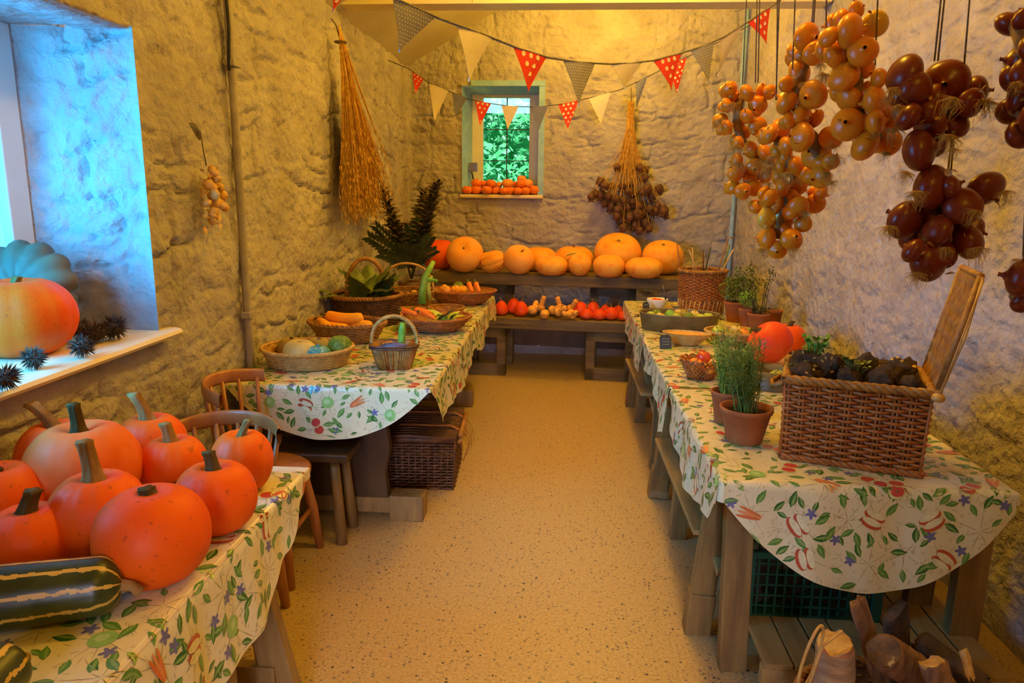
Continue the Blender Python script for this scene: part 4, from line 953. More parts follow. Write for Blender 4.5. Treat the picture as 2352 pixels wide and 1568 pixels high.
# mini pumpkins on the far window sill
mm = [flesh(1, .78, 9, .07, seg=36, rings=14).mesh('mini_a', 'mini_orange'), flesh(1, .78, 9, .06, seg=36, rings=14).mesh('mini_b', 'mini_striped')]
ms = stem_mb((0, 0, .22), .22, .05, (.4, 0)).mesh('mini_stem', 'stem_dark')
rows = [('front row', 'on the sill board', ((-0.9493, 7.14, 1.6181, 0.0512), (-0.8628, 7.17, 1.6192, 0.0513), (-0.7533, 7.11, 1.6243, 0.053), (-0.6752, 7.185, 1.6172, 0.0492), (-0.5882, 7.12, 1.618, 0.0466), (-0.5317, 7.16, 1.6229, 0.0511), (-0.4507, 7.095, 1.6153, 0.0464), (-0.3771, 7.14, 1.6205, 0.0488), (-0.2851, 7.17, 1.6258, 0.0596)), 0.0, 'ababbabaa'),
        ('second row', 'half hidden by the front row', ((-1.0046, 7.26, 1.6094, 0.0434), (-0.9298, 7.29, 1.6189, 0.0479), (-0.818, 7.23, 1.6199, 0.0474), (-0.7302, 7.305, 1.6212, 0.0479), (-0.6371, 7.24, 1.6221, 0.0431), (-0.5016, 7.28, 1.6238, 0.0476), (-0.4198, 7.215, 1.6244, 0.0472), (-0.3361, 7.26, 1.6256, 0.0474)), 0.0, 'aaaabaaa'),
        ('upper layer', 'resting on the others', ((-0.8653, 7.19, 1.6863, 0.0535), (-0.7911, 7.22, 1.6791, 0.0451), (-0.716, 7.16, 1.675, 0.0511), (-0.6456, 7.235, 1.664, 0.0387), (-0.5546, 7.17, 1.6935, 0.0575), (-0.4674, 7.21, 1.6783, 0.0428), (-0.425, 7.145, 1.6822, 0.0509), (-0.3594, 7.19, 1.6834, 0.0554), (-0.4214, 7.22, 1.7208, 0.0471)), .065, 'aaabbaabb')]
for rn, wh, L_, dz, kinds in rows:
    for i, (x, y, z, r_) in enumerate(L_):
        k = kinds[i] == 'b'
        o = instance('mini_pumpkin', mm[k and rn != 'front row'], (x, y, BZ0 + .39 * 2 * r_ + dz + .001 + (.05 if rn == 'upper layer' and i == 8 else 0)), (.1 * (i % 3 - 1), .12 * (i % 2), i * 1.1), 2 * r_)
        tag(o, 'mini orange pumpkin on the far window sill, %s in the %s' % ('first from left' if i == 0 else ord_[i] + ' from left', rn), 'pumpkin', 'mini pumpkins on the far window sill')
        instance('stem', ms, (0, 0, 0), (0, 0, 0), 1, o)
# spade leaning in the window reveal
t = empty('garden_trowel', (BX0 + .075, YB + .12, BZ0), 0, label='small steel-headed trowel leaning in the far window reveal', cat='trowel')
m = MB(); m.tube([(.06, 0, .0), (.0, .02, .22)], .008, 8); m.build('handle', 'tape_dark', t)
m = MB(); m.box(-.03, .06, .015, .03, .22, .31); m.build('blade', 'steel', t, smooth=False, bevel=.006)

# ---------------------------------------------------------------- bunting
def flag(mb, a, b_, drop, kind, lean=(0, 0, 0)):
    a = Vector(a); b_ = Vector(b_); tip = (a + b_) / 2 + Vector((0, 0, -drop)) + Vector(lean)
    n = (b_ - a).cross(tip - a).normalized()
    if n.y > 0: n = -n
    th = .0009; vs = []
    N_ = 8
    def P_(u, v): # v 0 top .. 1 tip
        l = a.lerp(tip, v); r_ = b_.lerp(tip, v); q = l.lerp(r_, u)
        return q + n * (.006 * math.sin(v * 3 + u * 2.5))
    mb.surf(lambda u, v: P_(u, v) + n * th, N_, N_); mb.surf(lambda u, v: P_(u, v) - n * th, N_, N_)
    if kind in ('red', 'grey', 'blue'):
        W_ = (b_ - a).length; st = {'red': .040, 'grey': .0135, 'blue': .0135}[kind] ; R_ = {'red': .0105, 'grey': .0022, 'blue': .0020}[kind]
        if kind == 'red' and W_ < .13: st, R_ = .032, .0075
        nr = int(drop / (st * .87))
        for j in range(nr + 1):
            v = (j + .45) / (drop / (st * .87)); 
            if v > .93: break
            wid = W_ * (1 - v); k0 = int(W_ / st) + 2
            for i in range(-k0, k0):
                off = (i + .5 * (j % 2)) * st; 
                if abs(off) > wid / 2 - R_ * .9: continue
                u = .5 + off / wid
                c = P_(u, v); e1 = (b_ - a).normalized(); e2 = n.cross(e1).normalized()
                for sg in (1, -1):
                    vs = [c + n * (th + .0006) * sg + (e1 * math.cos(q * PI / 5) + e2 * math.sin(q * PI / 5)) * R_ for q in range(10)]
                    mb.add(vs, [tuple(range(10)) if sg > 0 else tuple(range(10))[::-1]], 1)
    return mb
FM = dict(red='flag_red', grey='flag_grey', blue='flag_blue', cream='flag_cream')
FL = dict(red='red pennant with cream dots', grey='grey pennant with tiny white dots', cream='plain cream pennant', blue='blue-grey pennant with tiny dots')
def bunting(label, pts, flags, tape_r, tapes):
    t = empty('bunting', pts[0], 0, label=label, cat='bunting'); o = Vector(pts[0])
    P_ = [Vector(p) - o for p in pts]
    m = MB(); m.tube(P_, tape_r, 6, flat=.5); m.build('tape', tapes, t)
    for a, b_, drop, kind, lean in flags:
        m = MB(); flag(m, Vector(a) - o, Vector(b_) - o, drop, kind, lean)
        fo = m.build('pennant', [FM[kind], 'dot_cream'], t, smooth=False); fo['label'] = FL[kind]
    return t

FP = [(-0.7219, 2.315, 2.2877), (-0.69, 2.385, 2.2667), (-0.645, 2.4725, 2.2489), (-0.5891, 2.5688, 2.2383), (-0.4652, 2.7525, 2.2142), (-0.3114, 2.945, 2.1935), (-0.2006, 3.0675, 2.1717), (-0.0838, 3.1865, 2.1577), (0.0494, 3.3125, 2.16), (0.1879, 3.435, 2.1733), (0.2919, 3.5225, 2.1917), (0.4001, 3.61, 2.2179), (0.5392, 3.7185, 2.2682), (0.6745, 3.82, 2.3247), (0.7799, 3.897, 2.3802), (0.9043, 3.9863, 2.4645), (1.0167, 4.065, 2.5443), (1.0932, 4.1175, 2.5986), (1.1959, 4.1875, 2.6835)]
FFL = [((-0.7259, 2.3062, 2.2851), (-0.6681, 2.4287, 2.2582), 0.1216, 'red', (-0.0405, 0, 0)),
  ((-0.5923, 2.5635, 2.2389), (-0.478, 2.735, 2.2169), 0.1465, 'grey', (-0.0560, 0, 0)),
  ((-0.4148, 2.819, 2.208), (-0.2992, 2.959, 2.1912), 0.1807, 'cream', (-0.0183, 0, 0)),
  ((-0.2187, 3.0483, 2.1754), (-0.0909, 3.1795, 2.1586), 0.1579, 'red', (-0.0033, 0, 0)),
  ((-0.0203, 3.2477, 2.159), (0.1195, 3.3755, 2.1669), 0.1839, 'grey', (0.0053, 0, 0)),
  ((0.1919, 3.4385, 2.174), (0.3433, 3.5645, 2.2042), 0.1147, 'cream', (-0.0001, 0, 0)),
  ((0.4001, 3.61, 2.2179), (0.5438, 3.722, 2.2701), 0.1468, 'red', (0.0299, 0, 0)),
  ((0.5922, 3.7588, 2.2904), (0.7221, 3.855, 2.3498), 0.1767, 'grey', (0.0480, 0, 0)),
  ((0.7581, 3.8813, 2.3688), (0.8796, 3.9688, 2.4478), 0.2121, 'cream', (-0.0506, 0, 0)),
  ((0.9068, 3.988, 2.4662), (1.037, 4.079, 2.5587), 0.1393, 'red', (0.0547, 0, 0))]
BP2 = [(-1.338, 6.3, 2.617), (-1.1641, 6.3128, 2.5043), (-0.963, 6.3275, 2.4261), (-0.8454, 6.336, 2.3818), (-0.7055, 6.3461, 2.3517), (-0.484, 6.3621, 2.3226), (-0.2626, 6.3781, 2.3181), (-0.005, 6.3968, 2.3495), (0.2327, 6.4141, 2.4088), (0.462, 6.4309, 2.4712), (0.7203, 6.4501, 2.5966), (1.0401, 6.4741, 2.7564), (1.2871, 6.4928, 2.8727), (1.4266, 6.5035, 2.9495)]
BFL = [((-1.3019, 6.3027, 2.5936), (-1.2077, 6.3096, 2.5325), 0.1440, 'red', (-0.0246, 0, 0)),
  ((-1.1641, 6.3128, 2.5043), (-0.9996, 6.3248, 2.4404), 0.2743, 'cream', (-0.0382, 0, 0)),
  ((-0.9703, 6.3269, 2.429), (-0.8418, 6.3363, 2.381), 0.1728, 'blue', (-0.0361, 0, 0)),
  ((-0.7755, 6.3411, 2.3668), (-0.6391, 6.3509, 2.343), 0.1916, 'red', (-0.0274, 0, 0)),
  ((-0.5505, 6.3573, 2.3313), (-0.4065, 6.3677, 2.321), 0.1959, 'cream', (-0.0183, 0, 0)),
  ((-0.3069, 6.3749, 2.319), (-0.1558, 6.3859, 2.3311), 0.1989, 'blue', (-0.0017, 0, 0)),
  ((-0.0712, 6.392, 2.3414), (0.1011, 6.4045, 2.376), 0.2153, 'red', (0.0004, 0, 0)),
  ((0.1852, 6.4107, 2.3969), (0.3711, 6.4243, 2.4465), 0.2322, 'cream', (0.0177, 0, 0)),
  ((0.577, 6.4395, 2.5271), (0.6738, 6.4467, 2.5741), 0.2361, 'blue', (-0.0309, 0, 0)),
  ((0.845, 6.4595, 2.6589), (0.9941, 6.4707, 2.7334), 0.2544, 'red', (0.0111, 0, 0))]
FP = [(XL + .03, 1.9, 2.42)] + FP + [(1.2, 4.935, 2.86)]
BP2 = [(XL + .02, 6.27, BP2[0][2] + .06)] + BP2 + [(XR - .02, 6.52, BP2[-1][2] + .1)]
bunting('front string of pennant bunting sagging across the room, big red, grey and cream flags', FP, FFL, .0085, 'tape_check')
bunting('smaller string of pennant bunting hanging in front of the far window', BP2, BFL, .006, 'tape_dark')

# ---------------------------------------------------------------- things on the left long table
def arch(m, p0, p1, hgt, r, n=20, seg=6, power=1.0):
    p0, p1 = Vector(p0), Vector(p1)
    m.tube([p0.lerp(p1, .5 - .5 * math.cos(PI * i / n)) + Vector((0, 0, hgt * math.sin(PI * i / n) ** power)) for i in range(n + 1)], r, seg); return m
def fruit(x, y, z, r, label, cat, mt, name, sq_=.9, group=None, stem='stem_dark', ribs=0, tilt=(0, 0), rz=0):
    m = flesh(2 * r, 2 * r * sq_, ribs or 5, .05 if ribs else .01, top=.10, bot=.05, seg=32, rings=16); m.xf(Matrix.Rotation(tilt[0], 4, 'X') @ Matrix.Rotation(tilt[1], 4, 'Y'))
    o = m.build(name, mt); o.location = (x, y, z); o.rotation_euler = (0, 0, rz); tag(o, label, cat, group)
    if stem:
        s_ = stem_mb((0, 0, r * sq_ * .8), r * .28, r * .06, (.5, 0)); s_.xf(Matrix.Rotation(tilt[0], 4, 'X') @ Matrix.Rotation(tilt[1], 4, 'Y')); s_.build('stem', stem, o)
    return o
# tray basket with squashes
bx, by, br = (-1.2533, 3.4136, 0.2217)
t = empty('tray_basket', (bx, by, T0), 0, label='round shallow tray basket full of squashes at the near end of the left table', cat='basket')
weave_round(lambda q: (br * (.84 + .14 * q), .004 + .078 * q), 44, 11, .0042, 1, .92).build('woven_side', 'wicker_tan', t)
rim_round(br, .086, .0085, 1, .92, 60).build('rim', 'wicker_tan', t)
m = MB(); m.lathe([(0, .002), (br * .83, .002), (br * .95, .08), (br * .94, .08), (br * .82, .008), (0, .008)], 40, sy=.92); m.build('lining', 'wicker', t)
def in_tray(px, py, w, h, lab, mt, yy, ribs=10, depth=.03, zz=.012, **k):
    return pumpkin(px, yy, T0 + zz, w, h, lab, 'squash', mt=mt, ribs=ribs, depth=depth, seg=60, **k)
q = (-1.2651, 0.8688, 0.1813, 0.1442); in_tray(q[0], 0, .165, .135, 'pale yellow-green squash at the front left of the tray basket', 'squash_yellow', by - .075, name='squash', stem=(.012, .016, (0, 0), 'stem_green'))
in_tray(bx + .085, 0, .125, .105, 'teal and yellow pointed squash at the front right of the tray basket', 'squash_teal', by - .09, name='squash', stem=(.022, .012, (.1, 0), 'squash_teal'), zz=.018)
in_tray(bx - .115, 0, .14, .11, 'brown ribbed squash at the back left of the tray basket', 'squash_brown', by + .075, name='squash', depth=.06, ribs=9, stem=(.02, .01, (.3, 0), 'stem_dark'), zz=.014)
in_tray(bx + .03, 0, .125, .10, 'brown-green ribbed squash at the back middle of the tray basket', 'squash_brown', by + .075, name='squash', depth=.07, ribs=9, stem=(.02, .012, (.2, 0), 'stem_tan'), zz=.025)
in_tray(bx + .155, 0, .12, .115, 'dark green speckled squash at the back right of the tray basket', 'squash_green', by + .03, name='squash', depth=.03, stem=None, zz=.035)
# split bamboo handled basket
tx, ty, tr_ = (-0.8105, 3.3959, 0.1073)
t = empty('handled_basket', (tx, ty, T0), .08, label='small brown cane basket with a wrapped arch handle, holding a courgette and an aubergine', cat='basket')
m = MB(); n = 60; 
def sqp(a, R): c_, s_ = math.cos(a), math.sin(a); return (R * abs(c_) ** .55 * (1 if c_ > 0 else -1), R * .8 * abs(s_) ** .55 * (1 if s_ > 0 else -1))
for k in range(n):
    a = 2 * PI * k / n; p0 = sqp(a, .078); p1 = sqp(a, .112)
    m.tube([(p0[0], p0[1], .002), ((p0[0] + p1[0]) / 2, (p0[1] + p1[1]) / 2, .058), (p1[0], p1[1], .118)], .0048, 5)
m.box(-.07, .07, -.055, .055, 0, .006)
m.surf(lambda u, v: (*sqp(2 * PI * u, .075 + .033 * v), .003 + .113 * v), 48, 4, cu=True)
m.build('cane_side', 'wicker', t)
m = MB()
for z, R in ((.118, .116), (.108, .117)): m.tube([(*sqp(2 * PI * k / 48, R), z) for k in range(48)], .005, 6, closed=True)
m.build('rim', 'wicker_dark', t)
m = MB(); P_ = [(.112 * math.cos(PI * i / 40), 0, .11 + .145 * math.sin(PI * i / 40) ** .8) for i in range(41)]
m.tube(P_, .0075, 8)
def coil(tt):
    i = min(39.999, tt * 40); k = int(i); p = Vector(P_[k]).lerp(Vector(P_[k + 1]), i - k); T = (Vector(P_[k + 1]) - Vector(P_[k])).normalized(); X_ = T.cross(Vector((0, 1, 0))).normalized(); a = tt * 2 * PI * 44
    return p + (X_ * math.cos(a) + Vector((0, 1, 0)) * math.sin(a)) * .0085
m.tube([coil(i / 500) for i in range(501)], .0028, 4)
m.build('handle', 'wicker_tan', t)
m = MB(); m.tube([(.0, 0, -.08), (0, 0, -.03), (0, 0, .04), (0, 0, .075)], [.016, .019, .018, .012], 12)
o = m.build('courgette', 'leaf_bright'); o.location = (tx + .035, ty + .01, T0 + .15); o.rotation_euler = (.15, .1, 0); tag(o, 'green courgette standing up in the cane handled basket', 'courgette')
m = MB(); m.tube([(-.06, 0, 0), (-.03, 0, .004), (.02, 0, .01), (.06, 0, .015), (.08, 0, .02)], [.008, .021, .023, .012, .003], 12)
o = m.build('aubergine', 'aubergine'); o.location = (tx - .005, ty - .045, T0 + .105); tag(o, 'grey-purple pointed vegetable lying in the cane handled basket', 'vegetable')
m = MB(); m.tube([(-.04, .0, 0), (0, .01, 0), (.035, 0, 0)], [.012, .02, .014], 10); o = m.build('orange_gourd', 'banana_squash'); o.location = (tx - .03, ty + .04, T0 + .10); tag(o, 'orange gourd at the back of the cane handled basket', 'gourd')
# basket of long orange squashes
t = empty('shallow_basket', (-1.235, 4.02, T0), math.radians(-14), label='shallow brown woven basket of long orange squashes behind the tray basket', cat='basket')
weave_round(lambda q: (.15 + .055 * q, .004 + .10 * q), 36, 10, .0052, 1.12, .85).build('woven_side', 'wicker', t)
rim_round(.208, .108, .0095, 1.12, .85, 26).build('rim', 'wicker', t)
m = MB(); m.lathe([(0, .002), (.145, .002), (.198, .1), (.194, .1), (.14, .008), (0, .008)], 40, sx=1.12, sy=.85); m.build('lining', 'wicker_dark', t)
def long_squash(a, b_, r0, r1, bend, lab, mt='banana_squash', tip='stem_dark', name='long_squash', cat='squash', group=None):
    a, b_ = Vector(a), Vector(b_); m = MB(); pts = []; rs = []
    for i in range(15):
        s_ = i / 14; e = min(1, s_ / .12) * (2 - min(1, s_ / .12)); f_ = min(1, (1 - s_) / .12) * (2 - min(1, (1 - s_) / .12))
        pts.append(a.lerp(b_, s_) + Vector((0, 0, bend * math.sin(PI * s_)))); rs.append(max(.002, (r0 + (r1 - r0) * s_) * math.sqrt(max(0, e * f_))))
    c_ = (a + b_) / 2
    m.tube([p - c_ for p in pts], rs, 16); o = m.build(name, mt); o.location = c_; tag(o, lab, cat, group)
    d = (a - b_).normalized(); s_ = MB(); s_.tube([a - c_ - d * .004, a - c_ + d * .012, a - c_ + d * .024 + Vector((0, 0, .004))], [.011, .007, .009], 8); s_.build('stem', tip, o)
    return o
LB = ((-1.3849, 4, 0.9456, 0.0025), (-1.165, 4.03, 0.918, 0.0025), (-1.411, 3.97, 0.8739, 0.0025), (-1.1863, 4.045, 0.7889, 0.0025), (-1.3177, 3.98, 0.8668, 0.0025), (-1.07, 4.02, 0.8351, 0.0025), (-1.3657, 3.955, 0.86, 0.0025), (-1.2252, 4, 0.7709, 0.0025), (-1.3961, 4.03, 0.9228, 0.0025), (-1.2753, 3.97, 0.8949, 0.0025))
long_squash((LB[0][0] - .0, 4.08, T0 + .135), (LB[1][0] + .02, 4.05, T0 + .125), .030, .036, -.012, 'long orange squash lying on top in the shallow basket')
long_squash((LB[2][0], 4.04, T0 + .075), (LB[3][0] - .02, 3.93, T0 + .07), .034, .040, .0, 'long orange squash at the front of the shallow basket, blunt end right')
long_squash((LB[4][0], 4.12, T0 + .085), (LB[5][0] - .02, 4.02, T0 + .08), .028, .036, .0, 'long orange squash at the back right of the shallow basket')
long_squash((LB[6][0] - .035, 4.0, T0 + .115), (LB[6][0] + .055, 3.9, T0 + .085), .016, .034, .01, 'short ridged orange squash with a dark tip at the left of the shallow basket')
# big round basket with cabbage-like leaves
gx, gy, gr = (-1.411, 4.9778, 0.264)
gr = .225; gy = 4.60; gx = -1.278
t = empty('round_basket', (gx, gy, T0), 0, label='large deep dark wicker basket with a tall arched handle full of big green leaves', cat='basket')
weave_round(lambda q: (gr * (.90 + .10 * q), .004 + .175 * q), 44, 20, .0052).build('woven_side', 'wicker_dark', t)
rim_round(gr + .004, .185, .012, tw=34).build('rim', 'wicker', t)
m = MB(); m.lathe([(0, .002), (gr * .88, .002), (gr * .96, .17), (gr * .94, .17), (gr * .86, .008), (0, .008)], 40); m.build('lining', 'wicker_dark', t)
m = MB(); arch(m, (-.115, -.05, .16), (.115, .05, .16), .26, .0145, 24, 8, .75); m.build('handle', 'wicker', t)
def leaf_clump(loc, leaves, mt, label, cat, name='leaves', kind=None, rnd=None):
    m = MB()
    for base, tip, w_, cup in leaves: leaf_surf(m, base, tip, w_, cup=cup, nu=10, nv=6, lobes=5)
    o = m.build(name, mt); o.location = loc; return tag(o, label, cat, kind=kind)
rnd = random.Random(4)
lv = []
for i in range(26):
    a = rnd.uniform(0, 2 * PI); r0 = rnd.uniform(0, .08); r1 = rnd.uniform(.08, .21)
    lv.append(((r0 * math.cos(a), r0 * math.sin(a), .12), (r1 * math.cos(a), r1 * math.sin(a), rnd.uniform(.20, .40)), rnd.uniform(.13, .20), .3))
leaf_clump((gx + .03, gy, T0), lv, 'leaf_mid', 'heap of big limp green leaves in the tall-handled dark basket', 'leaves', 'cabbage_leaves')
leaf_clump((gx, gy, T0), [((.02, -.05, .17), (.07, -.07, .34), .11, .2), ((.0, 0, .2), (.04, -.03, .31), .09, .2)], 'leaf_lime', 'pale yellow-green leaf standing up in the tall-handled basket', 'leaf', 'cabbage_leaf')
leaf_clump((gx, gy, T0), [((-.16, -.10, .19), (-.36, -.16, .265), .10, .12), ((-.12, -.12, .19), (-.26, -.2, .2), .08, .15)], 'leaf_mid', 'leaf drooping over the left rim of the tall-handled dark basket', 'leaf', 'cabbage_leaf')
leaf_clump((gx, gy, T0), [((.04, -.12, .19), (.20, -.2, .26), .15, .3), ((.1, -.06, .2), (.19, -.16, .33), .14, .3)], 'leaf_dark', 'dark curled leaf hanging over the front right of the tall-handled basket', 'leaf', 'cabbage_leaf')
# second handled basket behind
hx, hy = (-1.1273, 5.15, 0.9011)[0], 5.15
t = empty('handled_basket', (hx, hy, T0), .2, label='wide wicker basket with a thin arched handle behind the leafy basket', cat='basket')
weave_round(lambda q: (.15 + .05 * q, .004 + .13 * q), 36, 14, .005).build('woven_side', 'wicker', t)
rim_round(.203, .14, .009, tw=30).build('rim', 'wicker', t)
m = MB(); m.lathe([(0, .002), (.145, .002), (.195, .13), (.19, .13), (.14, .008), (0, .008)], 36); m.build('lining', 'wicker_dark', t)
m = MB(); arch(m, (-.19, 0, .12), (.19, 0, .12), .22, .009, 24, 8, .7); m.build('handle', 'wicker_tan', t)
rnd = random.Random(9)
for i in range(9):
    a = i * 2.4; r_ = .03 + .012 * i
    x, y = hx + r_ * math.cos(a), hy + r_ * math.sin(a)
    m = flesh(.05, .042, 6, .05, seg=18, rings=10); o = m.build('brown_onion', 'root_crop' if i % 3 else 'garlic'); o.location = (x, y, T0 + .10 + .02 * (i % 2))
    tag(o, 'small brown or cream bulb in the thin-handled wicker basket behind the leaves', 'bulb', 'bulbs in the thin-handled basket')
# woven bowls towards the far right of the left table
def woven_bowl(px, R, hgt, mt, label, sx=1, sy=1, y=None, x=None, rz=0, lining='wicker'):
    t = empty('woven_bowl', (x, y, T0), rz, label=label, cat='bowl')
    weave_round(lambda q: (R * (.55 + .45 * q ** .7), .004 + hgt * q), 40, int(hgt / .009), .0048, sx, sy).build('woven_side', mt, t)
    rim_round(R * 1.005, hgt + .004, .0075, sx, sy, tw=30).build('rim', mt, t)
    m = MB(); m.lathe([(0, .002), (R * .54, .002), (R * .8, hgt * .45), (R * .975, hgt), (R * .96, hgt), (R * .78, hgt * .48), (R * .52, .009), (0, .009)], 40, sx=sx, sy=sy); m.build('lining', lining, t)
    return t
c1 = (-0.7807, 4.4149, 0.2171)
woven_bowl(0, c1[2], .085, 'wicker_red', 'round red-brown woven bowl with carrots and a cut savoy near the table edge', x=c1[0], y=c1[1] - .02)
c2 = (-0.7792, 5.5742, 0.2576)
woven_bowl(0, c2[2] * 1.0, .10, 'wicker_red', 'oval red-brown basket with yellow gourds and carrots at the far end of the left table', sx=1.05, sy=.8, x=c2[0], y=c2[1] - .06)
c3 = (-0.8242, 5.1177, 0.1299)
woven_bowl(0, .125, .055, 'wicker', 'small flat woven bowl with a pale rim between the two red-brown bowls', x=c3[0] + .02, y=4.93)
c4 = ((-0.9522, 4.75, 0.8536))
woven_bowl(0, .15, .05, 'wicker_tan', 'shallow light woven tray under the tall green stem', x=c4[0] - .06, y=4.78)
for i, (dx, dy, a, ln, lab) in enumerate(((-.17, .02, -.5, .13, 'orange carrot hanging over the left rim of the round red-brown bowl'), (-.045, -.06, -.7, .14, 'orange carrot in the middle of the round red-brown bowl'), (-.10, .08, .1, .11, 'carrot at the back of the round red-brown bowl'))):
    a0 = Vector((c1[0] + dx, c1[1] - .02 + dy, T0 + .10)); d = Vector((math.cos(a), math.sin(a), -.15)) * ln / 2
    long_squash(a0 - d, a0 + d, .021, .014, .004, lab, 'carrot', 'leaf_mid', 'carrot', 'carrot')
lv = [((.0, 0, .06), (.12 * math.cos(a), .10 * math.sin(a), .11 + .03 * math.sin(a * 3)), .08, .3) for a in [k * .9 for k in range(7)]]
leaf_clump((c1[0] + .06, c1[1] - .03, T0), lv, 'leaf_lime', 'crinkled yellow-green cabbage in the round red-brown bowl', 'cabbage', 'savoy_cabbage')
leaf_clump((c1[0] + .06, c1[1] - .06, T0 + .01), [((.03, -.03, .07), (.1, -.06, .12), .05, .3), ((-.03, -.05, .07), (.03, -.08, .12), .05, .3), ((0, 0, .08), (.07, .02, .14), .05, .3)], 'leaf_dark', 'dark green leaves at the front of the cabbage in the round red-brown bowl', 'leaves', 'dark_leaves')
GP = [((-.13, -.04), .034, 'banana_squash', 'small orange gourd at the left of the far oval basket'), ((-.10, -.10), .032, 'pumpkin_pale', 'small yellow gourd at the front left of the far oval basket'), ((-.03, -.10), .036, 'pumpkin_yellow', 'knobbly yellow gourd at the front of the far oval basket'),
      ((.02, -.07), .034, 'banana_squash', 'yellow-orange gourd in the middle of the far oval basket'), ((-.03, .04), .042, 'squash_green', 'dark green ribbed gourd at the back of the far oval basket')]
for (dx, dy), r_, mt, lab in GP:
    fruit(c2[0] + dx, c2[1] - .06 + dy, T0 + .085 + r_, r_, lab, 'gourd', mt, 'gourd', sq_=.85, ribs=7, tilt=(.5, dx * 5))
for i, (dx, a, lab) in enumerate(((.075, 2.0, 'carrot with stubby green top at the right of the far oval basket'), (.13, 1.4, 'short carrot at the far right of the far oval basket'))):
    a0 = Vector((c2[0] + dx, c2[1] - .09, T0 + .125)); long_squash(a0 + Vector((-.02, .03, .04)), a0 - Vector((-.02, .03, .03)), .022, .012, 0, lab, 'carrot', 'leaf_mid', 'carrot', 'carrot')
m = MB(); m.tube([Vector(((-0.9206, 4.95, 0.8547))) - Vector((0, 0, 0)), (-0.935, 4.95, 0.9468), (-0.9251, 4.95, 1.002), (-0.9003, 4.95, 1.0269)], [.014, .016, .013, .005], 10)
o = m.build('curved_gourd', 'leaf_lime'); tag(o, 'thin curved yellow-green gourd standing beside the tall green stem', 'gourd')
m = MB(); m.tube([(-0.9372, 4.75, 0.8629), (-0.9359, 4.75, 0.9576), (-0.916, 4.76, 1.045), (-0.866, 4.8, 1.1444)], [.030, .024, .022, .016], 12); m.tube([(-0.929, 4.75, 1.0312), (-0.8406, 4.8, 1.0124)], [.02, .01], 8)
tag(m.build('leek', 'leaf_bright'), 'thick pale green leek-like stem standing upright on the left table', 'stem')
# tall acanthus flower spikes
t = empty('flower_vase', ((-1.196, 5.55, 0.9332)[0], 5.55, T0), 0, label='tall dark flower spikes and spiny leaves in a pot on the left table', cat='plant')
o0 = Vector(t.location)
m = MB(); m.lathe([(0, 0), (.07, 0), (.09, .16), (.085, .16), (.066, .01), (0, .01)], 24); m.build('pot', 'wicker_dark', t)
def spike(base, tip, r, n, mt, seed):
    base, tip = Vector(base) - o0, Vector(tip) - o0; rnd = random.Random(seed); m = MB(); ax = tip - base
    m.tube([base, base.lerp(tip, .5) + Vector((.01, 0, .01)), tip], [.009, .007, .003], 7)
    for i in range(n):
        s_ = .32 + .68 * i / n; a = i * 2.4; p = base + ax * s_; rad = r * (1 - .55 * (s_ - .32) / .68)
        d = Vector((math.cos(a), math.sin(a), .75)).normalized()
        leaf_surf(m, p, p + d * rad * rnd.uniform(.75, 1.2), rad * .40, cup=.5, nu=5, nv=4)
    return m.build('flower_spike', mt, t)
B_ = (-1.1787, 5.55, 0.9336)
spike(B_, (-1.3719, 5.45, 1.6256), .135, 62, 'leaf_brown', 1)
spike(B_, (-0.9529, 5.5, 1.6757), .155, 66, 'leaf_brown', 2)
spike(B_, (-1.0797, 5.62, 1.6203), .14, 56, 'leaf_brown', 3)
spike(B_, (-1.1031, 5.5, 1.4078), .10, 44, 'leaf_mid', 4)
m = MB(); rnd = random.Random(5)
def spiny(m, base, tip, w_):
    base, tip = Vector(base) - o0, Vector(tip) - o0; ax = tip - base; side = ax.cross(Vector((0, 1, 0))).normalized()
    m.tube([base, base.lerp(tip, .5) + Vector((0, 0, .02)), tip], [.006, .005, .002], 5)
    for i in range(10):
        s_ = .2 + .8 * i / 10; p = base + ax * s_ + Vector((0, 0, .02 * math.sin(PI * s_)))
        for sg in (-1, 1):
            q = p + side * sg * w_ * (1 - .6 * s_) + ax * .16; leaf_surf(m, p, q, w_ * .30, up=(0, 1, .3), cup=.1, nu=4, nv=2)
B2 = (-1.1667, 5.5, 1.0242)
for tip, w_ in (((-1.4757, 5.4, 1.2594), .10), ((-1.4296, 5.45, 1.3394), .08), ((-1.0014, 5.45, 1.264), .09), ((-0.9589, 5.45, 1.166), .07), ((-1.3129, 5.5, 1.372), .09), ((-1.1783, 5.5, 1.341), .09), ((-1.3953, 5.4, 1.1293), .08), ((-1.077, 5.5, 1.3425), .08), ((-1.2092, 5.4, 1.2147), .09), ((-1.093, 5.4, 1.1839), .09), ((-1.2446, 5.4, 1.1155), .09)):
    spiny(m, B2, tip, w_)
m.build('spiny_leaves', 'leaf_dark', t)

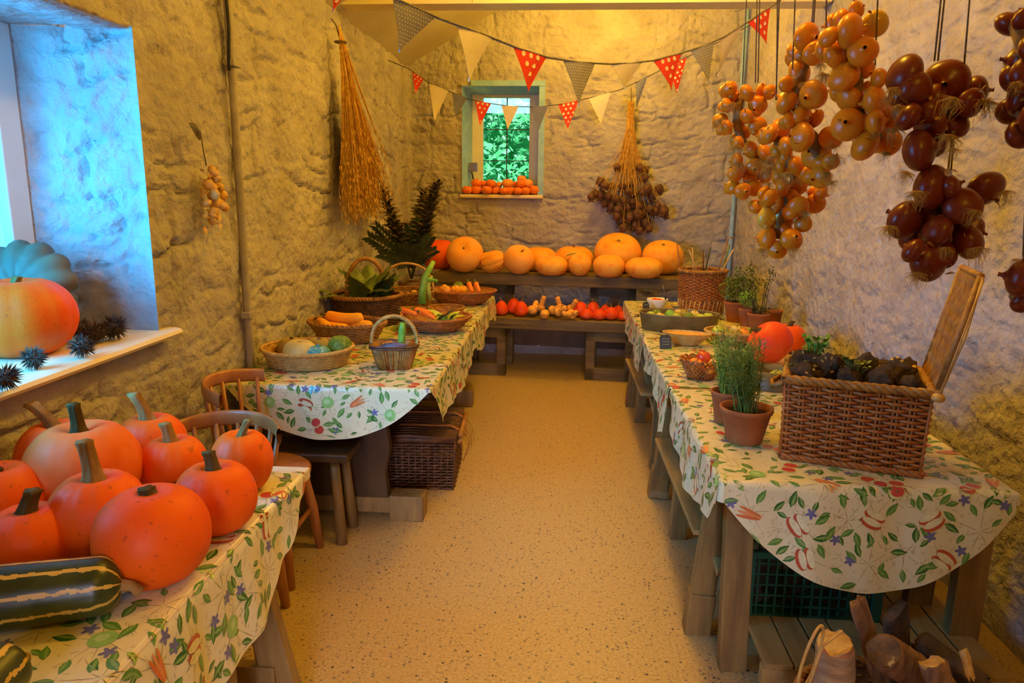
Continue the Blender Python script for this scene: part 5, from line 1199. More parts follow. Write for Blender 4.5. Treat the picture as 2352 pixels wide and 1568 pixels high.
# ---------------------------------------------------------------- hanging bunches
def grass_bunch():
    top = Vector((-1.47, 4.7723, 2.629)); t = empty('dried_grass_bunch', top, 0, label='long bunch of golden dried grass hanging upside down on the left wall', cat='dried grass')
    rnd = random.Random(2); m = MB(); h_ = MB(); rr_ = MB()
    for i in range(820):
        L = rnd.uniform(.75, 1.22); e = rnd.gauss(0, 1); sp = rnd.uniform(-.30, .72)
        dy = sp * (L / 1.2) ** 1.5; dx = abs(rnd.gauss(0, .07))
        pts = [Vector((.02 + dx * s_, rnd.uniform(-.015, .015) * (1 - s_) + dy * (s_ ** 1.9) + .10 * s_, -L * s_)) for s_ in (0, .25, .5, .75, 1)]
        m.tube(pts, [.0030, .0026, .002, .0016, .001], 3, caps=False)
        for k in range(7):
            p = pts[3].lerp(pts[4], k / 6) + Vector((rnd.uniform(-.01, .015), rnd.uniform(-.02, .02), rnd.uniform(-.02, .01)))
            leaf_surf(h_, p, p + Vector((rnd.uniform(-.01, .02), rnd.uniform(-.03, .03), -.03)), .008, nu=2, nv=1, cup=.05)
    m.build('stems', 'straw', t); h_.build('seed_heads', 'seed_fluff', t)
    m = MB(); m.tube(arc((.025, 0, -.10), .035, 0, 2 * PI, 16, 'xy'), .006, 5); m.tube([(.02, 0, -.08), (.0, 0, .0), (-.03, 0, .04)], .004, 5); m.build('string', 'cord', t)
grass_bunch()
def poppy_bunch():
    yb = YB - .13; top = Vector((0.596, 7, 2.4222)); top.y = yb
    t = empty('seed_pod_bunch', top, 0, label='bunch of dried poppy-like seed pods hanging upside down on the back wall', cat='dried flowers')
    podm = MB()
    podm.lathe([(0, -.034), (.012, -.033), (.026, -.022), (.030, -.006), (.026, .010), (.012, .022), (.006, .03)], 14, fn=lambda a, r, z: 1 + .07 * math.cos(7 * a)); 
    for k in range(9):
        a = 2 * PI * k / 9; podm.add([(.008 * math.cos(a), .008 * math.sin(a), -.032), (.024 * math.cos(a - .25), .024 * math.sin(a - .25), -.038), (.024 * math.cos(a + .25), .024 * math.sin(a + .25), -.038), (.026 * math.cos(a), .026 * math.sin(a), -.047)], [(0, 1, 3, 2)])
    pod = podm.mesh('pod', 'pod')
    PX = ((0.4889, 6.98, 1.8607, 0.025), (0.566, 7.01, 1.8544, 0.0209), (0.6925, 6.95, 1.8535, 0.0248), (0.7592, 7.025, 1.8323, 0.0184), (0.7553, 6.96, 1.7655, 0.0183), (0.3376, 7, 1.7213, 0.0378), (0.377, 6.935, 1.6881, 0.0291), (0.2904, 6.98, 1.6137, 0.0336), (0.3507, 7.01, 1.6062, 0.038), (0.2569, 6.95, 1.5804, 0.0251), (0.4493, 7.025, 1.6817, 0.0295), (0.4154, 6.96, 1.5905, 0.0335), (0.3865, 7, 1.5322, 0.0338), (0.4895, 6.935, 1.5669, 0.0292), (0.5461, 6.98, 1.6823, 0.0335), (0.6306, 7.01, 1.7081, 0.0336), (0.6037, 6.95, 1.6337, 0.0334), (0.6699, 7.025, 1.61, 0.0337), (0.5584, 6.96, 1.5512, 0.0293), (0.4636, 7, 1.4917, 0.0422), (0.5184, 6.935, 1.4688, 0.0377), (0.6046, 6.98, 1.4856, 0.0294), (0.7151, 7.01, 1.5031, 0.0422), (0.6959, 6.95, 1.4296, 0.0377), (0.7613, 7.025, 1.4452, 0.0423), (0.8111, 6.96, 1.4721, 0.0335), (0.553, 7, 1.3596, 0.0466), (0.5673, 6.935, 1.2957, 0.0336), (0.6333, 6.98, 1.403, 0.0379), (0.6982, 7.01, 1.3278, 0.0424), (0.7195, 6.95, 1.2806, 0.0295), (0.7914, 7.025, 1.3453, 0.0424), (0.8202, 6.96, 1.29, 0.0295), (0.8749, 7, 1.4556, 0.0379), (0.9405, 6.935, 1.4661, 0.0417), (0.9572, 6.98, 1.4241, 0.0294), (0.8986, 7.01, 1.6619, 0.0377), (0.7841, 6.95, 1.6602, 0.0374), (0.8295, 7.025, 1.5871, 0.0379), (0.7369, 6.96, 1.6352, 0.0292), (0.889, 7, 1.5054, 0.0294), (0.5042, 6.935, 1.4108, 0.0294), (0.6436, 6.98, 1.5438, 0.0294), (0.4374, 7.01, 1.5327, 0.0296))
    m = MB(); rnd = random.Random(8)
    for i, (x, y, z, r_) in enumerate(PX):
        p = Vector((x, yb + (y - 6.98) * 1.1, z)) - top; knot = Vector((rnd.uniform(-.03, .03), rnd.uniform(-.02, .02), -.22))
        m.tube([Vector((rnd.uniform(-.02, .02), rnd.uniform(-.02, .02), .02)), knot, knot.lerp(p, .5) + Vector((p.x * .10 * -1, 0, .0)), p + Vector((0, 0, .03))], .0024, 3, caps=False)
        instance('seed_pod', pod, p, (rnd.uniform(-.5, .5), rnd.uniform(-.6, .6), rnd.uniform(0, 6)), 1.42 * max(.85, min(1.25, r_ / .036)), t)
    for i in range(120):
        a = rnd.uniform(-1, 1); L = rnd.uniform(.45, .85)
        m.tube([(rnd.uniform(-.025, .025), rnd.uniform(-.03, .03), .02), (rnd.uniform(-.04, .04) + a * .01, rnd.uniform(-.02, .02), -.25), (a * .30 * L ** 1.2 * .7, rnd.uniform(-.06, .05), -L)], .0022, 3, caps=False)
    m.build('stems', 'straw', t)
    m = MB(); m.tube([(0, 0, 0), (0, .02, .10), (0, .12, .16)], .004, 5); m.build('string', 'cord', t)
poppy_bunch()
def bulb_mesh(r=1.0, mt='garlic', squash=1.0, neck=.9, seg=24, ribs=0, seed=0, nm='bulb'):
    prof = [(0, -.80)]
    for i in range(1, 15):
        a = -PI / 2 + PI * .90 * i / 14 * 1.0
        prof.append((math.cos(a), .80 * math.sin(a)))
    prof += [(.16, .88), (.11, .98), (.10, .88 + neck * .35), (.13, .88 + neck * .5)]
    prof = [(r * a, r * z * squash) for a, z in prof]
    m = MB(); m.lathe(prof, seg, fn=(lambda a, r_, z: 1 + (.10 * abs(math.sin(ribs * a / 2)) if ribs else .02 * math.sin(3 * a + seed)))); 
    return m.mesh(nm, mt)
# garlic
gt = Vector((-1.47, 2.8954, 1.8475))
t = empty('garlic_bunch', gt, 0, label='bunch of garlic bulbs with a dry leaf hanging on the left wall', cat='garlic')
gm = bulb_mesh(1, 'garlic', .9, 1.2, ribs=6)
rnd = random.Random(12)
for (x, y, z, r_) in ((-1.4879, 3, 1.6715, 0.0221), (-1.472, 3.03, 1.6783, 0.0223), (-1.4812, 2.97, 1.6426, 0.0202), (-1.4819, 3.045, 1.644, 0.0207), (-1.5179, 2.98, 1.6197, 0.0244), (-1.4966, 3.02, 1.6089, 0.0236), (-1.4227, 2.955, 1.6092, 0.0202), (-1.5252, 3, 1.5797, 0.0235), (-1.4919, 3.03, 1.5743, 0.0225), (-1.4264, 2.97, 1.5752, 0.0209), (-1.5631, 3.045, 1.5441, 0.0203), (-1.4996, 2.98, 1.5457, 0.0257), (-1.4712, 3.02, 1.5398, 0.0248), (-1.4229, 2.955, 1.5242, 0.0174), (-1.5066, 3, 1.5048, 0.0271), (-1.4853, 3.03, 1.4985, 0.0238), (-1.5166, 2.97, 1.4939, 0.0205), (-1.5129, 3.045, 1.4741, 0.0204)):
    p = Vector((-1.462 + rnd.uniform(-.01, .02), y, z)) - gt; p.y = (-1.47, 2.9873, 1.6095)[1] - gt.y + (x + 1.21) * 0 + 0
    py = gt.y + p.y
    instance('bulb', gm, (p.x, p.y + (x - (-1.4776, 3, 1.5916)[0]) * 1.0, p.z), (rnd.uniform(-2, 2), rnd.uniform(-2, 2), rnd.uniform(0, 6)), r_ * .95, t)
m = MB(); m.tube([Vector((-1.47, 2.9107, 1.832)) - gt, Vector((-1.47, 2.9218, 1.7647)) - gt, Vector((-1.47, 2.9405, 1.6966)) - gt], .0025, 5); m.build('string', 'cord', t)
m = MB()
for k in range(40):
    p = Vector((rnd.uniform(-.01, .02), rnd.uniform(-.01, .10), rnd.uniform(-.44, -.17))); leaf_surf(m, p, p + Vector((rnd.uniform(-.02, .03), rnd.uniform(-.03, .03), rnd.uniform(-.05, .03))), .018, nu=3, nv=2, cup=.2)
m.build('dry_husks', 'garlic', t)
m = MB(); leaf_surf(m, Vector((-1.45, 2.8735, 1.7989)) - gt, Vector((-1.44, 2.7874, 1.8527)) - gt, .055, up=(1, 0, .2), nu=10, nv=6, cup=.25); m.build('dry_leaf', 'leaf_brown', t)

# ---------------------------------------------------------------- onion strings
OM = [bulb_mesh(1, 'onion', .88, .45, seed=k, nm='onion_%s' % 'abc'[k]) for k in range(3)]
OP = bulb_mesh(1, 'onion_pale', .80, .4, seed=2, nm='onion_pale'); OR = [bulb_mesh(1, 'onion_red', .90, .55, seed=k, nm='red_onion_%s' % 'ab'[k]) for k in range(2)]
def tuft_mesh(seed):
    rnd = random.Random(seed); m = MB()
    for i in range(80):
        a = rnd.uniform(0, 2 * PI); s_ = rnd.uniform(.05, .75); L = rnd.uniform(.15, 1.3); w_ = rnd.uniform(-.9, .9)
        m.tube([(0, 0, 0), (s_ * math.cos(a), s_ * math.sin(a), -L * .4), (s_ * .9 * math.cos(a + w_) + rnd.uniform(-.3, .3), s_ * .9 * math.sin(a + w_), -L)], [.016, .011, .005], 3, caps=False)
    return m.mesh('tuft', 'root_hair')
TM = [tuft_mesh(1), tuft_mesh(2)]
def onion_string(label, L_, cords, kind='yellow', tufts=(), seed=0, extra=0, pale=()):
    c = Vector((sum(p[0] for p in L_) / len(L_), sum(p[1] for p in L_) / len(L_), max(p[2] for p in L_)))
    t = empty('onion_string', c, 0, label=label, cat='onions'); rnd = random.Random(seed)
    rmean = sum(p[3] for p in L_) / len(L_)
    ms_ = OM if kind == 'yellow' else OR
    ons = []
    for i, (x, y, z, r_) in enumerate(L_):
        me = OP if i in pale else rnd.choice(ms_)
        on_ = instance('onion', me, Vector((x, y, z)) - c, (rnd.uniform(.9, 2.3) * rnd.choice((-1, 1)), rnd.uniform(-.8, .8), rnd.uniform(0, 6)), r_ * 1.10, t); ons.append(on_)
    for i in range(extra):       # onions on the far side of the string
        x, y, z, r_ = L_[rnd.randrange(len(L_))]; x2, y2, z2, _ = L_[rnd.randrange(len(L_))]
        if abs(z - z2) > rmean * 5 or abs(x - x2) > rmean * 5: x2, z2 = x, z
        instance('onion', rnd.choice(ms_), Vector(((x + x2) / 2, (y + y2) / 2 + rmean * 1.9, (z + z2) / 2)) - c, (rnd.uniform(-2, 2), rnd.uniform(-1, 1), 1), rmean, t)
    m = MB(); zs = sorted(L_, key=lambda p: -p[2])
    pts = []
    nb = 7
    for k in range(nb):
        seg_ = zs[len(zs) * k // nb: max(len(zs) * (k + 1) // nb, len(zs) * k // nb + 1)]
        pts.append(Vector((sum(p[0] for p in seg_) / len(seg_), sum(p[1] for p in seg_) / len(seg_) + rmean * .9, sum(p[2] for p in seg_) / len(seg_))) - c)
    m.tube(pts, rmean * .55, 7); m.build('braid', 'braid', t)
    for a, b_ in cords:
        m = MB(); m.tube([Vector(a) - c, Vector(b_) - c], .0022, 5); m.build('cord', 'cord', t)
    for i, p in enumerate(tufts):
        lp = Vector(p[:3]) - c; near = min(ons, key=lambda q: (q.location - lp).length)
        tf = instance('root_tuft', TM[i % 2], lp, (rnd.uniform(-.3, .3), rnd.uniform(-.3, .3), i), p[3], near); ML = Matrix.LocRotScale(near.location, near.rotation_euler, near.scale); tf.matrix_parent_inverse = ML.inverted()
    m = MB()
    for i in range(int(len(L_) * 1.3)):
        x, y, z, r_ = rnd.choice(L_); d = Vector((rnd.uniform(-1, 1), -abs(rnd.uniform(.2, 1)), rnd.uniform(-1, 1))).normalized(); p = Vector((x, y, z)) + d * r_ * 1.03 - c
        leaf_surf(m, p, p + Vector((rnd.uniform(-1, 1), -.3, rnd.uniform(-1, 1))) * r_ * .5, r_ * .35, nu=4, nv=2, cup=.4)
    m.build('loose_skins', 'onion_skin', t)['kind'] = 'stuff'
    return t
def cords(L_): return L_
SA = ((0.5826, 2.75, 1.9773, 0.0228), (0.6041, 2.78, 1.9577, 0.0218), (0.636, 2.72, 1.9571, 0.0292), (0.7034, 2.795, 1.973, 0.0269), (0.7171, 2.73, 1.9615, 0.0244), (0.6887, 2.77, 1.9223, 0.0323), (0.6367, 2.705, 1.8767, 0.0244), (0.5747, 2.75, 1.9184, 0.0248), (0.5647, 2.78, 1.8719, 0.0233), (0.5737, 2.72, 1.8407, 0.0246), (0.6487, 2.795, 1.8282, 0.0266), (0.6846, 2.73, 1.844, 0.0308), (0.6764, 2.77, 1.7657, 0.0308), (0.6166, 2.705, 1.7853, 0.0233), (0.6884, 2.75, 1.7051, 0.0289), (0.6322, 2.78, 1.7261, 0.0285), (0.7166, 2.72, 1.7512, 0.0321), (0.7674, 2.795, 1.7556, 0.0285), (0.6181, 2.73, 1.6782, 0.0263), (0.6213, 2.77, 1.6309, 0.0267), (0.6443, 2.705, 1.6172, 0.028), (0.6945, 2.75, 1.6273, 0.0284), (0.6834, 2.78, 1.6678, 0.0255), (0.6982, 2.72, 1.5627, 0.0263), (0.7429, 2.795, 1.675, 0.0287), (0.7531, 2.73, 1.7099, 0.0261))
SB = ((0.6676, 2.5, 1.7992, 0.0311), (0.7103, 2.53, 1.821, 0.0314), (0.6704, 2.47, 1.5301, 0.0342), (0.7467, 2.545, 1.5461, 0.034), (0.7522, 2.48, 1.5534, 0.0285), (0.6926, 2.52, 1.4578, 0.0369), (0.7539, 2.455, 1.4616, 0.0341), (0.7243, 2.5, 1.4226, 0.0291), (0.7467, 2.53, 1.4946, 0.0293), (0.7701, 2.47, 1.5679, 0.0329), (0.8494, 2.545, 1.5779, 0.0321), (0.795, 2.48, 1.5118, 0.0263), (0.8545, 2.52, 1.6134, 0.0276), (0.6749, 2.455, 1.5946, 0.0282), (0.7236, 2.5, 1.6286, 0.0286), (0.7819, 2.53, 1.6436, 0.0318), (0.7529, 2.47, 1.6973, 0.0326), (0.7306, 2.545, 1.6999, 0.029), (0.7175, 2.48, 1.7601, 0.0292), (0.6687, 2.52, 1.6112, 0.0231), (0.7832, 2.455, 1.6726, 0.0251), (0.7599, 2.5, 1.5982, 0.0258), (0.7254, 2.53, 1.5777, 0.0262))
SD_ = ((0.6978, 2.3, 2.0573, 0.0379), (0.6964, 2.33, 2.014, 0.0216), (0.7147, 2.27, 2.0081, 0.032), (0.6993, 2.345, 1.9677, 0.0374), (0.6443, 2.28, 1.9238, 0.0213), (0.665, 2.32, 1.8801, 0.0384), (0.7173, 2.255, 1.8917, 0.0387), (0.7032, 2.3, 1.836, 0.0309), (0.7538, 2.33, 1.8318, 0.0271), (0.7005, 2.27, 1.7731, 0.0399), (0.7711, 2.345, 1.729, 0.0424), (0.7867, 2.28, 1.7729, 0.0328), (0.7823, 2.32, 1.6588, 0.0327), (0.7858, 2.255, 1.7021, 0.023), (0.669, 2.3, 1.8234, 0.0233))
SC_ = ((0.7597, 2.1, 2.087, 0.021), (0.7327, 2.13, 2.0682, 0.026), (0.7368, 2.07, 2.0274, 0.0416), (0.8275, 2.145, 2.0602, 0.0327), (0.6866, 2.08, 2.0147, 0.0255), (0.7224, 2.12, 1.9766, 0.0345), (0.7696, 2.055, 1.9735, 0.036), (0.7437, 2.1, 1.9183, 0.039), (0.8118, 2.13, 1.9407, 0.0225), (0.8244, 2.07, 1.9095, 0.0237), (0.7794, 2.145, 1.8677, 0.0372), (0.8236, 2.08, 1.8541, 0.0378), (0.7752, 2.12, 1.7954, 0.0417), (0.8219, 2.055, 1.7964, 0.0312), (0.8193, 2.1, 1.7394, 0.0406), (0.895, 2.13, 1.7488, 0.0315), (0.8517, 2.07, 1.8244, 0.0239), (0.8127, 2.145, 1.8368, 0.0239), (0.8728, 2.08, 1.7945, 0.0232))
onion_string('left-hand string of small golden onions hanging nearest the back wall', SA, [((0.6696, 2.75, 1.9958), (0.6408, 2.75, 2.4924)), ((0.6788, 2.75, 1.9958), (0.6496, 2.75, 2.4923)), ((0.625, 2.75, 1.9809), (0.6115, 2.75, 2.4928))], tufts=((0.5701, 2.66, 1.9148, 0.0359), (0.5385, 2.69, 1.866, 0.0365), (0.5911, 2.63, 1.7743, 0.0478), (0.7146, 2.705, 1.7265, 0.0554), (0.6095, 2.64, 1.7169, 0.0422), (0.7263, 2.68, 1.6481, 0.0368)), seed=1, extra=24)
onion_string('golden onion string ending in a point lowest of all, with two cut yellow-green onions', SB, [((0.6782, 2.5, 1.9061), (0.653, 2.5, 2.4105)), ((0.6796, 2.5, 1.9061), (0.6424, 2.5, 2.4106))], tufts=((0.6595, 2.42, 1.7294, 0.0385), (0.6649, 2.45, 1.6985, 0.0446), (0.6983, 2.39, 1.6754, 0.0436), (0.7849, 2.465, 1.6893, 0.0336), (0.7438, 2.4, 1.4372, 0.0335), (0.7895, 2.44, 1.5521, 0.028), (0.6388, 2.375, 1.4372, 0.0387)), seed=2, extra=22, pale=(2, 3))
onion_string('middle string of larger golden onions between the small string and the thick topmost one', SD_, [((0.7095, 2.3, 2.0527), (0.7041, 2.3, 2.3445)), ((0.7145, 2.3, 2.0527), (0.7089, 2.3, 2.3444)), ((0.6646, 2.3, 1.9679), (0.6458, 2.3, 2.3451))], tufts=((0.7183, 2.22, 1.9713, 0.0294), (0.7428, 2.25, 1.9481, 0.0348), (0.666, 2.19, 1.9157, 0.0195), (0.7899, 2.265, 1.7718, 0.0407), (0.7744, 2.2, 1.719, 0.0348), (0.7737, 2.24, 1.6718, 0.0305), (0.7632, 2.175, 1.6457, 0.0297)), seed=3, extra=14)
onion_string('thick upper right string of the biggest golden onions, topped by a small pointed one', SC_, [((0.6855, 2.1, 2.0351), (0.6661, 2.1, 2.2794)), ((0.8225, 2.1, 1.9471), (0.7991, 2.1, 2.2779)), ((0.7521, 2.1, 2.0996), (0.7377, 2.1, 2.2786))], tufts=((0.6643, 2.02, 1.9167, 0.0313), (0.7315, 2.05, 2.0065, 0.0224), (0.8231, 1.99, 1.8537, 0.0352), (0.8714, 2.065, 1.8284, 0.0367), (0.8489, 2, 1.7785, 0.0401), (0.8184, 2.04, 1.773, 0.0228), (0.8237, 1.975, 1.7165, 0.0266)), seed=4, extra=14, pale=(3,))
SR1 = ((0.794, 1.85, 1.8845, 0.0436), (0.9038, 1.88, 1.8693, 0.0503), (0.8109, 1.82, 1.8498, 0.034), (0.9834, 1.895, 1.8537, 0.0338), (0.9401, 1.83, 1.819, 0.0318), (0.8722, 1.87, 1.8324, 0.0363), (0.7943, 1.805, 1.7853, 0.0308), (0.8723, 1.85, 1.7724, 0.0315), (0.9383, 1.88, 1.7777, 0.0339), (0.8346, 1.82, 1.7098, 0.0451), (0.9038, 1.895, 1.7307, 0.0296), (0.8458, 1.83, 1.8012, 0.0274))
SR2 = ((0.8741, 1.82, 1.6247, 0.0487), (1.0131, 1.85, 1.6243, 0.0413), (0.9354, 1.79, 1.5827, 0.0402), (0.8429, 1.865, 1.5472, 0.0457), (0.8903, 1.8, 1.525, 0.0348), (0.9841, 1.84, 1.4987, 0.0427), (0.8286, 1.775, 1.4774, 0.0277), (0.8889, 1.82, 1.4514, 0.0483), (0.9364, 1.85, 1.4639, 0.0326), (0.901, 1.79, 1.627, 0.0273), (1.0074, 1.865, 1.526, 0.0287))
SR3 = ((0.9912, 1.75, 1.9858, 0.0233), (1.0108, 1.78, 1.9049, 0.034), (1.0011, 1.72, 1.8667, 0.038), (1.036, 1.795, 1.8237, 0.0364), (1.0327, 1.73, 1.7788, 0.0386), (1.0286, 1.77, 1.7447, 0.0309), (0.9966, 1.705, 1.9156, 0.0332))
SR4 = ((1.0385, 1.7, 1.4255, 0.0405), (1.0692, 1.73, 1.3684, 0.027), (1.0561, 1.67, 1.4638, 0.0344), (1.1211, 1.745, 1.3993, 0.0384))
onion_string('upper bunch of dark red onions hanging in front of the pale wall', SR1, [((0.8583, 1.85, 1.9154), (0.8535, 1.85, 2.1955)), ((0.8662, 1.85, 1.9154), (0.8612, 1.85, 2.1954)), ((0.9271, 1.85, 1.9009), (0.9125, 1.85, 2.1948))], 'red', tufts=((0.7352, 1.76, 1.8436, 0.0307), (0.7587, 1.79, 1.8094, 0.0269), (0.8561, 1.73, 1.8192, 0.043), (0.9669, 1.805, 1.8247, 0.0492), (0.8609, 1.74, 1.7414, 0.0437), (0.7956, 1.78, 1.6612, 0.0317), (0.8606, 1.715, 1.7103, 0.0259)), seed=5, extra=9)
onion_string('lower bunch of dark red onions hanging just above the wicker hamper lid', SR2, [((0.9066, 1.82, 1.6613), (0.9102, 1.83, 1.7567)), ((0.9136, 1.82, 1.6614), (0.9141, 1.83, 1.7567))], 'red', tufts=((0.7976, 1.73, 1.6167, 0.0398), (0.7575, 1.76, 1.5362, 0.0364), (0.9208, 1.7, 1.5755, 0.0347), (1.0157, 1.775, 1.6194, 0.0315), (0.8697, 1.71, 1.4919, 0.0265), (0.8317, 1.75, 1.4294, 0.0365), (0.9238, 1.685, 1.4946, 0.0391)), seed=6, extra=8)
onion_string('bunch of dark red onions cut off by the upper right picture edge', SR3, [((0.9917, 1.75, 1.9702), (0.9748, 1.75, 2.1614))], 'red', tufts=((0.9525, 1.68, 1.8448, 0.0248),), seed=7, extra=3)
onion_string('small group of dark red onions at the right picture edge beside the hamper lid', SR4, [((1.034, 1.7, 1.473), (1.0278, 1.74, 1.7499))], 'red', tufts=((0.9835, 1.64, 1.4737, 0.0169),), seed=8)

# ---------------------------------------------------------------- things on the right tables
TR_ = TZ + .001
def foliage(m, c, rx, ry, rz_, n, leaf, rnd, curl=.1, up=.3, thin=.5):
    for i in range(n):
        d = Vector((rnd.gauss(0, 1), rnd.gauss(0, 1), rnd.gauss(0, 1))).normalized() * (rnd.random() ** .4)
        p = Vector(c) + Vector((d.x * rx, d.y * ry, d.z * rz_)); q = p + Vector((rnd.uniform(-1, 1), rnd.uniform(-1, 1), rnd.uniform(-.6, 1) + up)).normalized() * leaf * rnd.uniform(.7, 1.3)
        leaf_surf(m, p, q, leaf * thin, nu=3, nv=2, cup=curl)
def pot(x, y, r, h, label, soil=True, rim=True, mt='terracotta', cat='plant', name='potted_herb', tilt=0):
    t = empty(name, (x, y, TR_), 0, label=label, cat=cat)
    m = MB(); rb = r * .68
    m.lathe([(0, 0), (rb * .96, 0), (rb, .004), (r * .95, h * .86), (r, h * .87), (r * 1.02, h), (r * .93, h), (r * .89, h * .86), (rb * .85, .012), (0, .012)], 36)
    po_ = m.build('pot', mt, t)
    m = MB(); m.lathe([(0, h * .84), (r * .5, h * .85), (r * .90, h * .82)], 24); m.build('soil', 'soil', po_)
    return t
hx1 = (0.6437, 2.46, 0.7749)[0]
t = pot((0.6555, 2.4818, 0.0867)[0], 2.47, (0.7716, 2.968, 0.1117)[2] * .80, .125, 'front terracotta pot of feathery green dill on the near right table', name='potted_dill')
rnd = random.Random(31)
def feathery(t, base_r, h, n, spread, seed, lean=(0, 0), mt='leaf_mid'):
    rnd = random.Random(seed); m = MB(); s_ = MB()
    for i in range(n):
        a = rnd.uniform(0, 2 * PI); b0 = Vector((base_r * math.cos(a) * rnd.random(), base_r * math.sin(a) * rnd.random(), .10)); H = h * rnd.uniform(.45, 1.0)
        tp = b0 + Vector((rnd.uniform(-1, 1) * spread + lean[0], rnd.uniform(-1, 1) * spread + lean[1], H))
        mid = b0.lerp(tp, .5) + Vector((rnd.uniform(-.01, .01), 0, .01)); s_.tube([b0, mid, tp], [.0016, .0012, .0008], 4, caps=False)
        for k in range(26):
            q = .2 + .8 * rnd.random(); p = (b0.lerp(mid, q * 2) if q < .5 else mid.lerp(tp, q * 2 - 1))
            d = Vector((rnd.uniform(-1, 1), rnd.uniform(-1, 1), rnd.uniform(-.1, .9))).normalized() * rnd.uniform(.012, .03)
            m.tube([p, p + d * .6 + Vector((0, 0, .003)), p + d], [.0012, .001, .0006], 3, caps=False)
    s_.build('stems', mt, t); m.build('fronds', mt, t)
feathery(t, .04, .24, 46, .055, 1, (-.02, 0), 'leaf_mid'); feathery(t, .04, .28, 44, .06, 2, (-.03, 0), 'leaf_dill')
p2 = (0.6264, 2.6453, 0.051)
t = pot((0.6382, 2.68, 0.872)[0], 2.68, .062, .125, 'second terracotta pot with feathery foliage, half hidden behind the front dill pot', name='potted_dill')
feathery(t, .03, .26, 40, .055, 3, (.005, 0), 'leaf_dill'); feathery(t, .03, .27, 18, .06, 4, (.0, 0), 'leaf_lime')
# red woven basket with apples
c = (0.6526, 3.3535, 0.0949)
t = empty('openwork_basket', (c[0] + .015, c[1], TR_), .15, label='red-brown openwork basket of red and orange apples near the table edge', cat='basket')
m = MB(); R0, R1, hh = .062, .100, .085
n = 26
for s_ in (1, -1):
    for k in range(n):
        m.tube([((R0 + (R1 - R0) * q) * math.cos(2 * PI * (k / n) + s_ * q * .9), (R0 + (R1 - R0) * q) * math.sin(2 * PI * (k / n) + s_ * q * .9) * .85, .004 + hh * q) for q in [i / 6 for i in range(7)]], .0038, 4)
m.lathe([(0, .001), (R0, .001), (R0, .005), (0, .005)], 24, sy=.85); m.build('lattice_side', 'wicker_red', t)
m = MB()
def zig(k): 
    a = 2 * PI * k / 80; up_ = .012 * abs(math.sin(a * 8)); return ((R1 + .002) * math.cos(a), (R1 + .002) * math.sin(a) * .85, hh + .002 + up_)
m.tube([zig(k) for k in range(80)], .005, 5, closed=True); m.tube([(R1 * math.cos(2 * PI * k / 40), R1 * .85 * math.sin(2 * PI * k / 40), hh - .004) for k in range(40)], .005, 5, closed=True)
m.build('rim', 'wicker_red', t)
ax, ay = c[0] + .015, c[1]
fruit(ax - .035, ay - .03, TR_ + .07, .036, 'orange-striped apple at the front left of the openwork basket', 'apple', 'apple_orange', 'apple', tilt=(.3, .2))
fruit(ax + .012, ay + .028, TR_ + .095, .034, 'dark red apple on top at the back of the openwork basket', 'apple', 'apple_red', 'apple')
fruit(ax + .022, ay - .042, TR_ + .058, .030, 'orange apple at the front middle of the openwork basket', 'apple', 'apple_orange', 'apple', tilt=(.5, 0))
fruit(ax + .058, ay - .012, TR_ + .072, .031, 'pale yellow apple at the right of the openwork basket', 'apple', 'apple_yellow', 'apple', tilt=(0, .5))
fruit(ax - .01, ay + .0, TR_ + .035, .030, 'orange apple underneath the others in the openwork basket', 'apple', 'apple_orange', 'apple', stem=None)
# sieve of pale green tomatoes
c = (0.9445, 3.2358, 0.0942)
t = empty('garden_sieve', (c[0] + .02, c[1], TR_), 0, label='round dark wooden sieve holding pale green fruit, against the hamper left side', cat='sieve')
m = MB(); R = .105; m.lathe([(R, 0), (R, .085), (R - .006, .085), (R - .006, 0), (R, 0)], 40); m.build('hoop', 'zinc', t)
m = MB()
for k in range(-9, 10):
    q = k * .0105; L = math.sqrt(max(0, R * R - q * q)); m.tube([(q, -L, .012), (q, L, .012)], .001, 3); m.tube([(-L, q, .012), (L, q, .012)], .001, 3)
m.build('mesh_screen', 'steel', t)
for i, (dx, dy, r_) in enumerate(((.0, -.035, .036), (-.05, .0, .030), (.03, .03, .032))):
    fruit(c[0] + .02 + dx, c[1] + dy, TR_ + .014 + r_ * .9, r_, 'pale green fruit in the dark round sieve, ' + ('the biggest one at the front', 'the left one', 'the back one')[i], 'fruit', 'apple_green', 'green_fruit')
# orange pumpkins on the right
PK((1.0755, 3.7048, 0.2331, 0.1973), TR_, 'bright orange pumpkin on the right tables beside the hamper, dark stalk pointing left', mt='onion_squash', ribs=8, depth=.015, stem=(.035, .018, (-.6, 0), 'stem_dark'), tilt=(.0, -.75), top=.06)
PK(((1.2635, 4, 0.8109)[0], 4.02, .19, .165), TR_, 'second orange pumpkin with a black stalk, behind the first near the wall', mt='pumpkin_orange', ribs=8, depth=.02, stem=(.045, .018, (.4, 0), 'stem_dark'))
# round basket of mixed fruit
c = (1.007, 4.2291, 0.1644)
woven_bowl(0, .155, .065, 'wicker_tan', 'round light wicker basket of green and orange fruit in the middle of the right tables', x=c[0], y=c[1], sy=.9, rz=0, lining='wicker_tan')
FB = [((-.09, -.03), .040, 'apple_green', 'dark olive pear-like fruit at the left of the mixed fruit basket'), ((-.04, -.075), .030, 'squash_brown', 'brownish pear at the front left of the mixed fruit basket'), ((-.045, .045), .030, 'apple_green', 'green fruit at the back left of the mixed fruit basket'),
      ((.015, -.06), .032, 'squash_brown', 'brownish apple at the front of the mixed fruit basket'), ((.055, -.04), .034, 'apple_orange', 'orange-red apple at the right of the mixed fruit basket'), ((.03, .05), .036, 'squash_yellow', 'large yellow-green apple at the back of the mixed fruit basket'), ((.105, .01), .028, 'squash_green', 'dark green fruit at the right edge of the mixed fruit basket')]
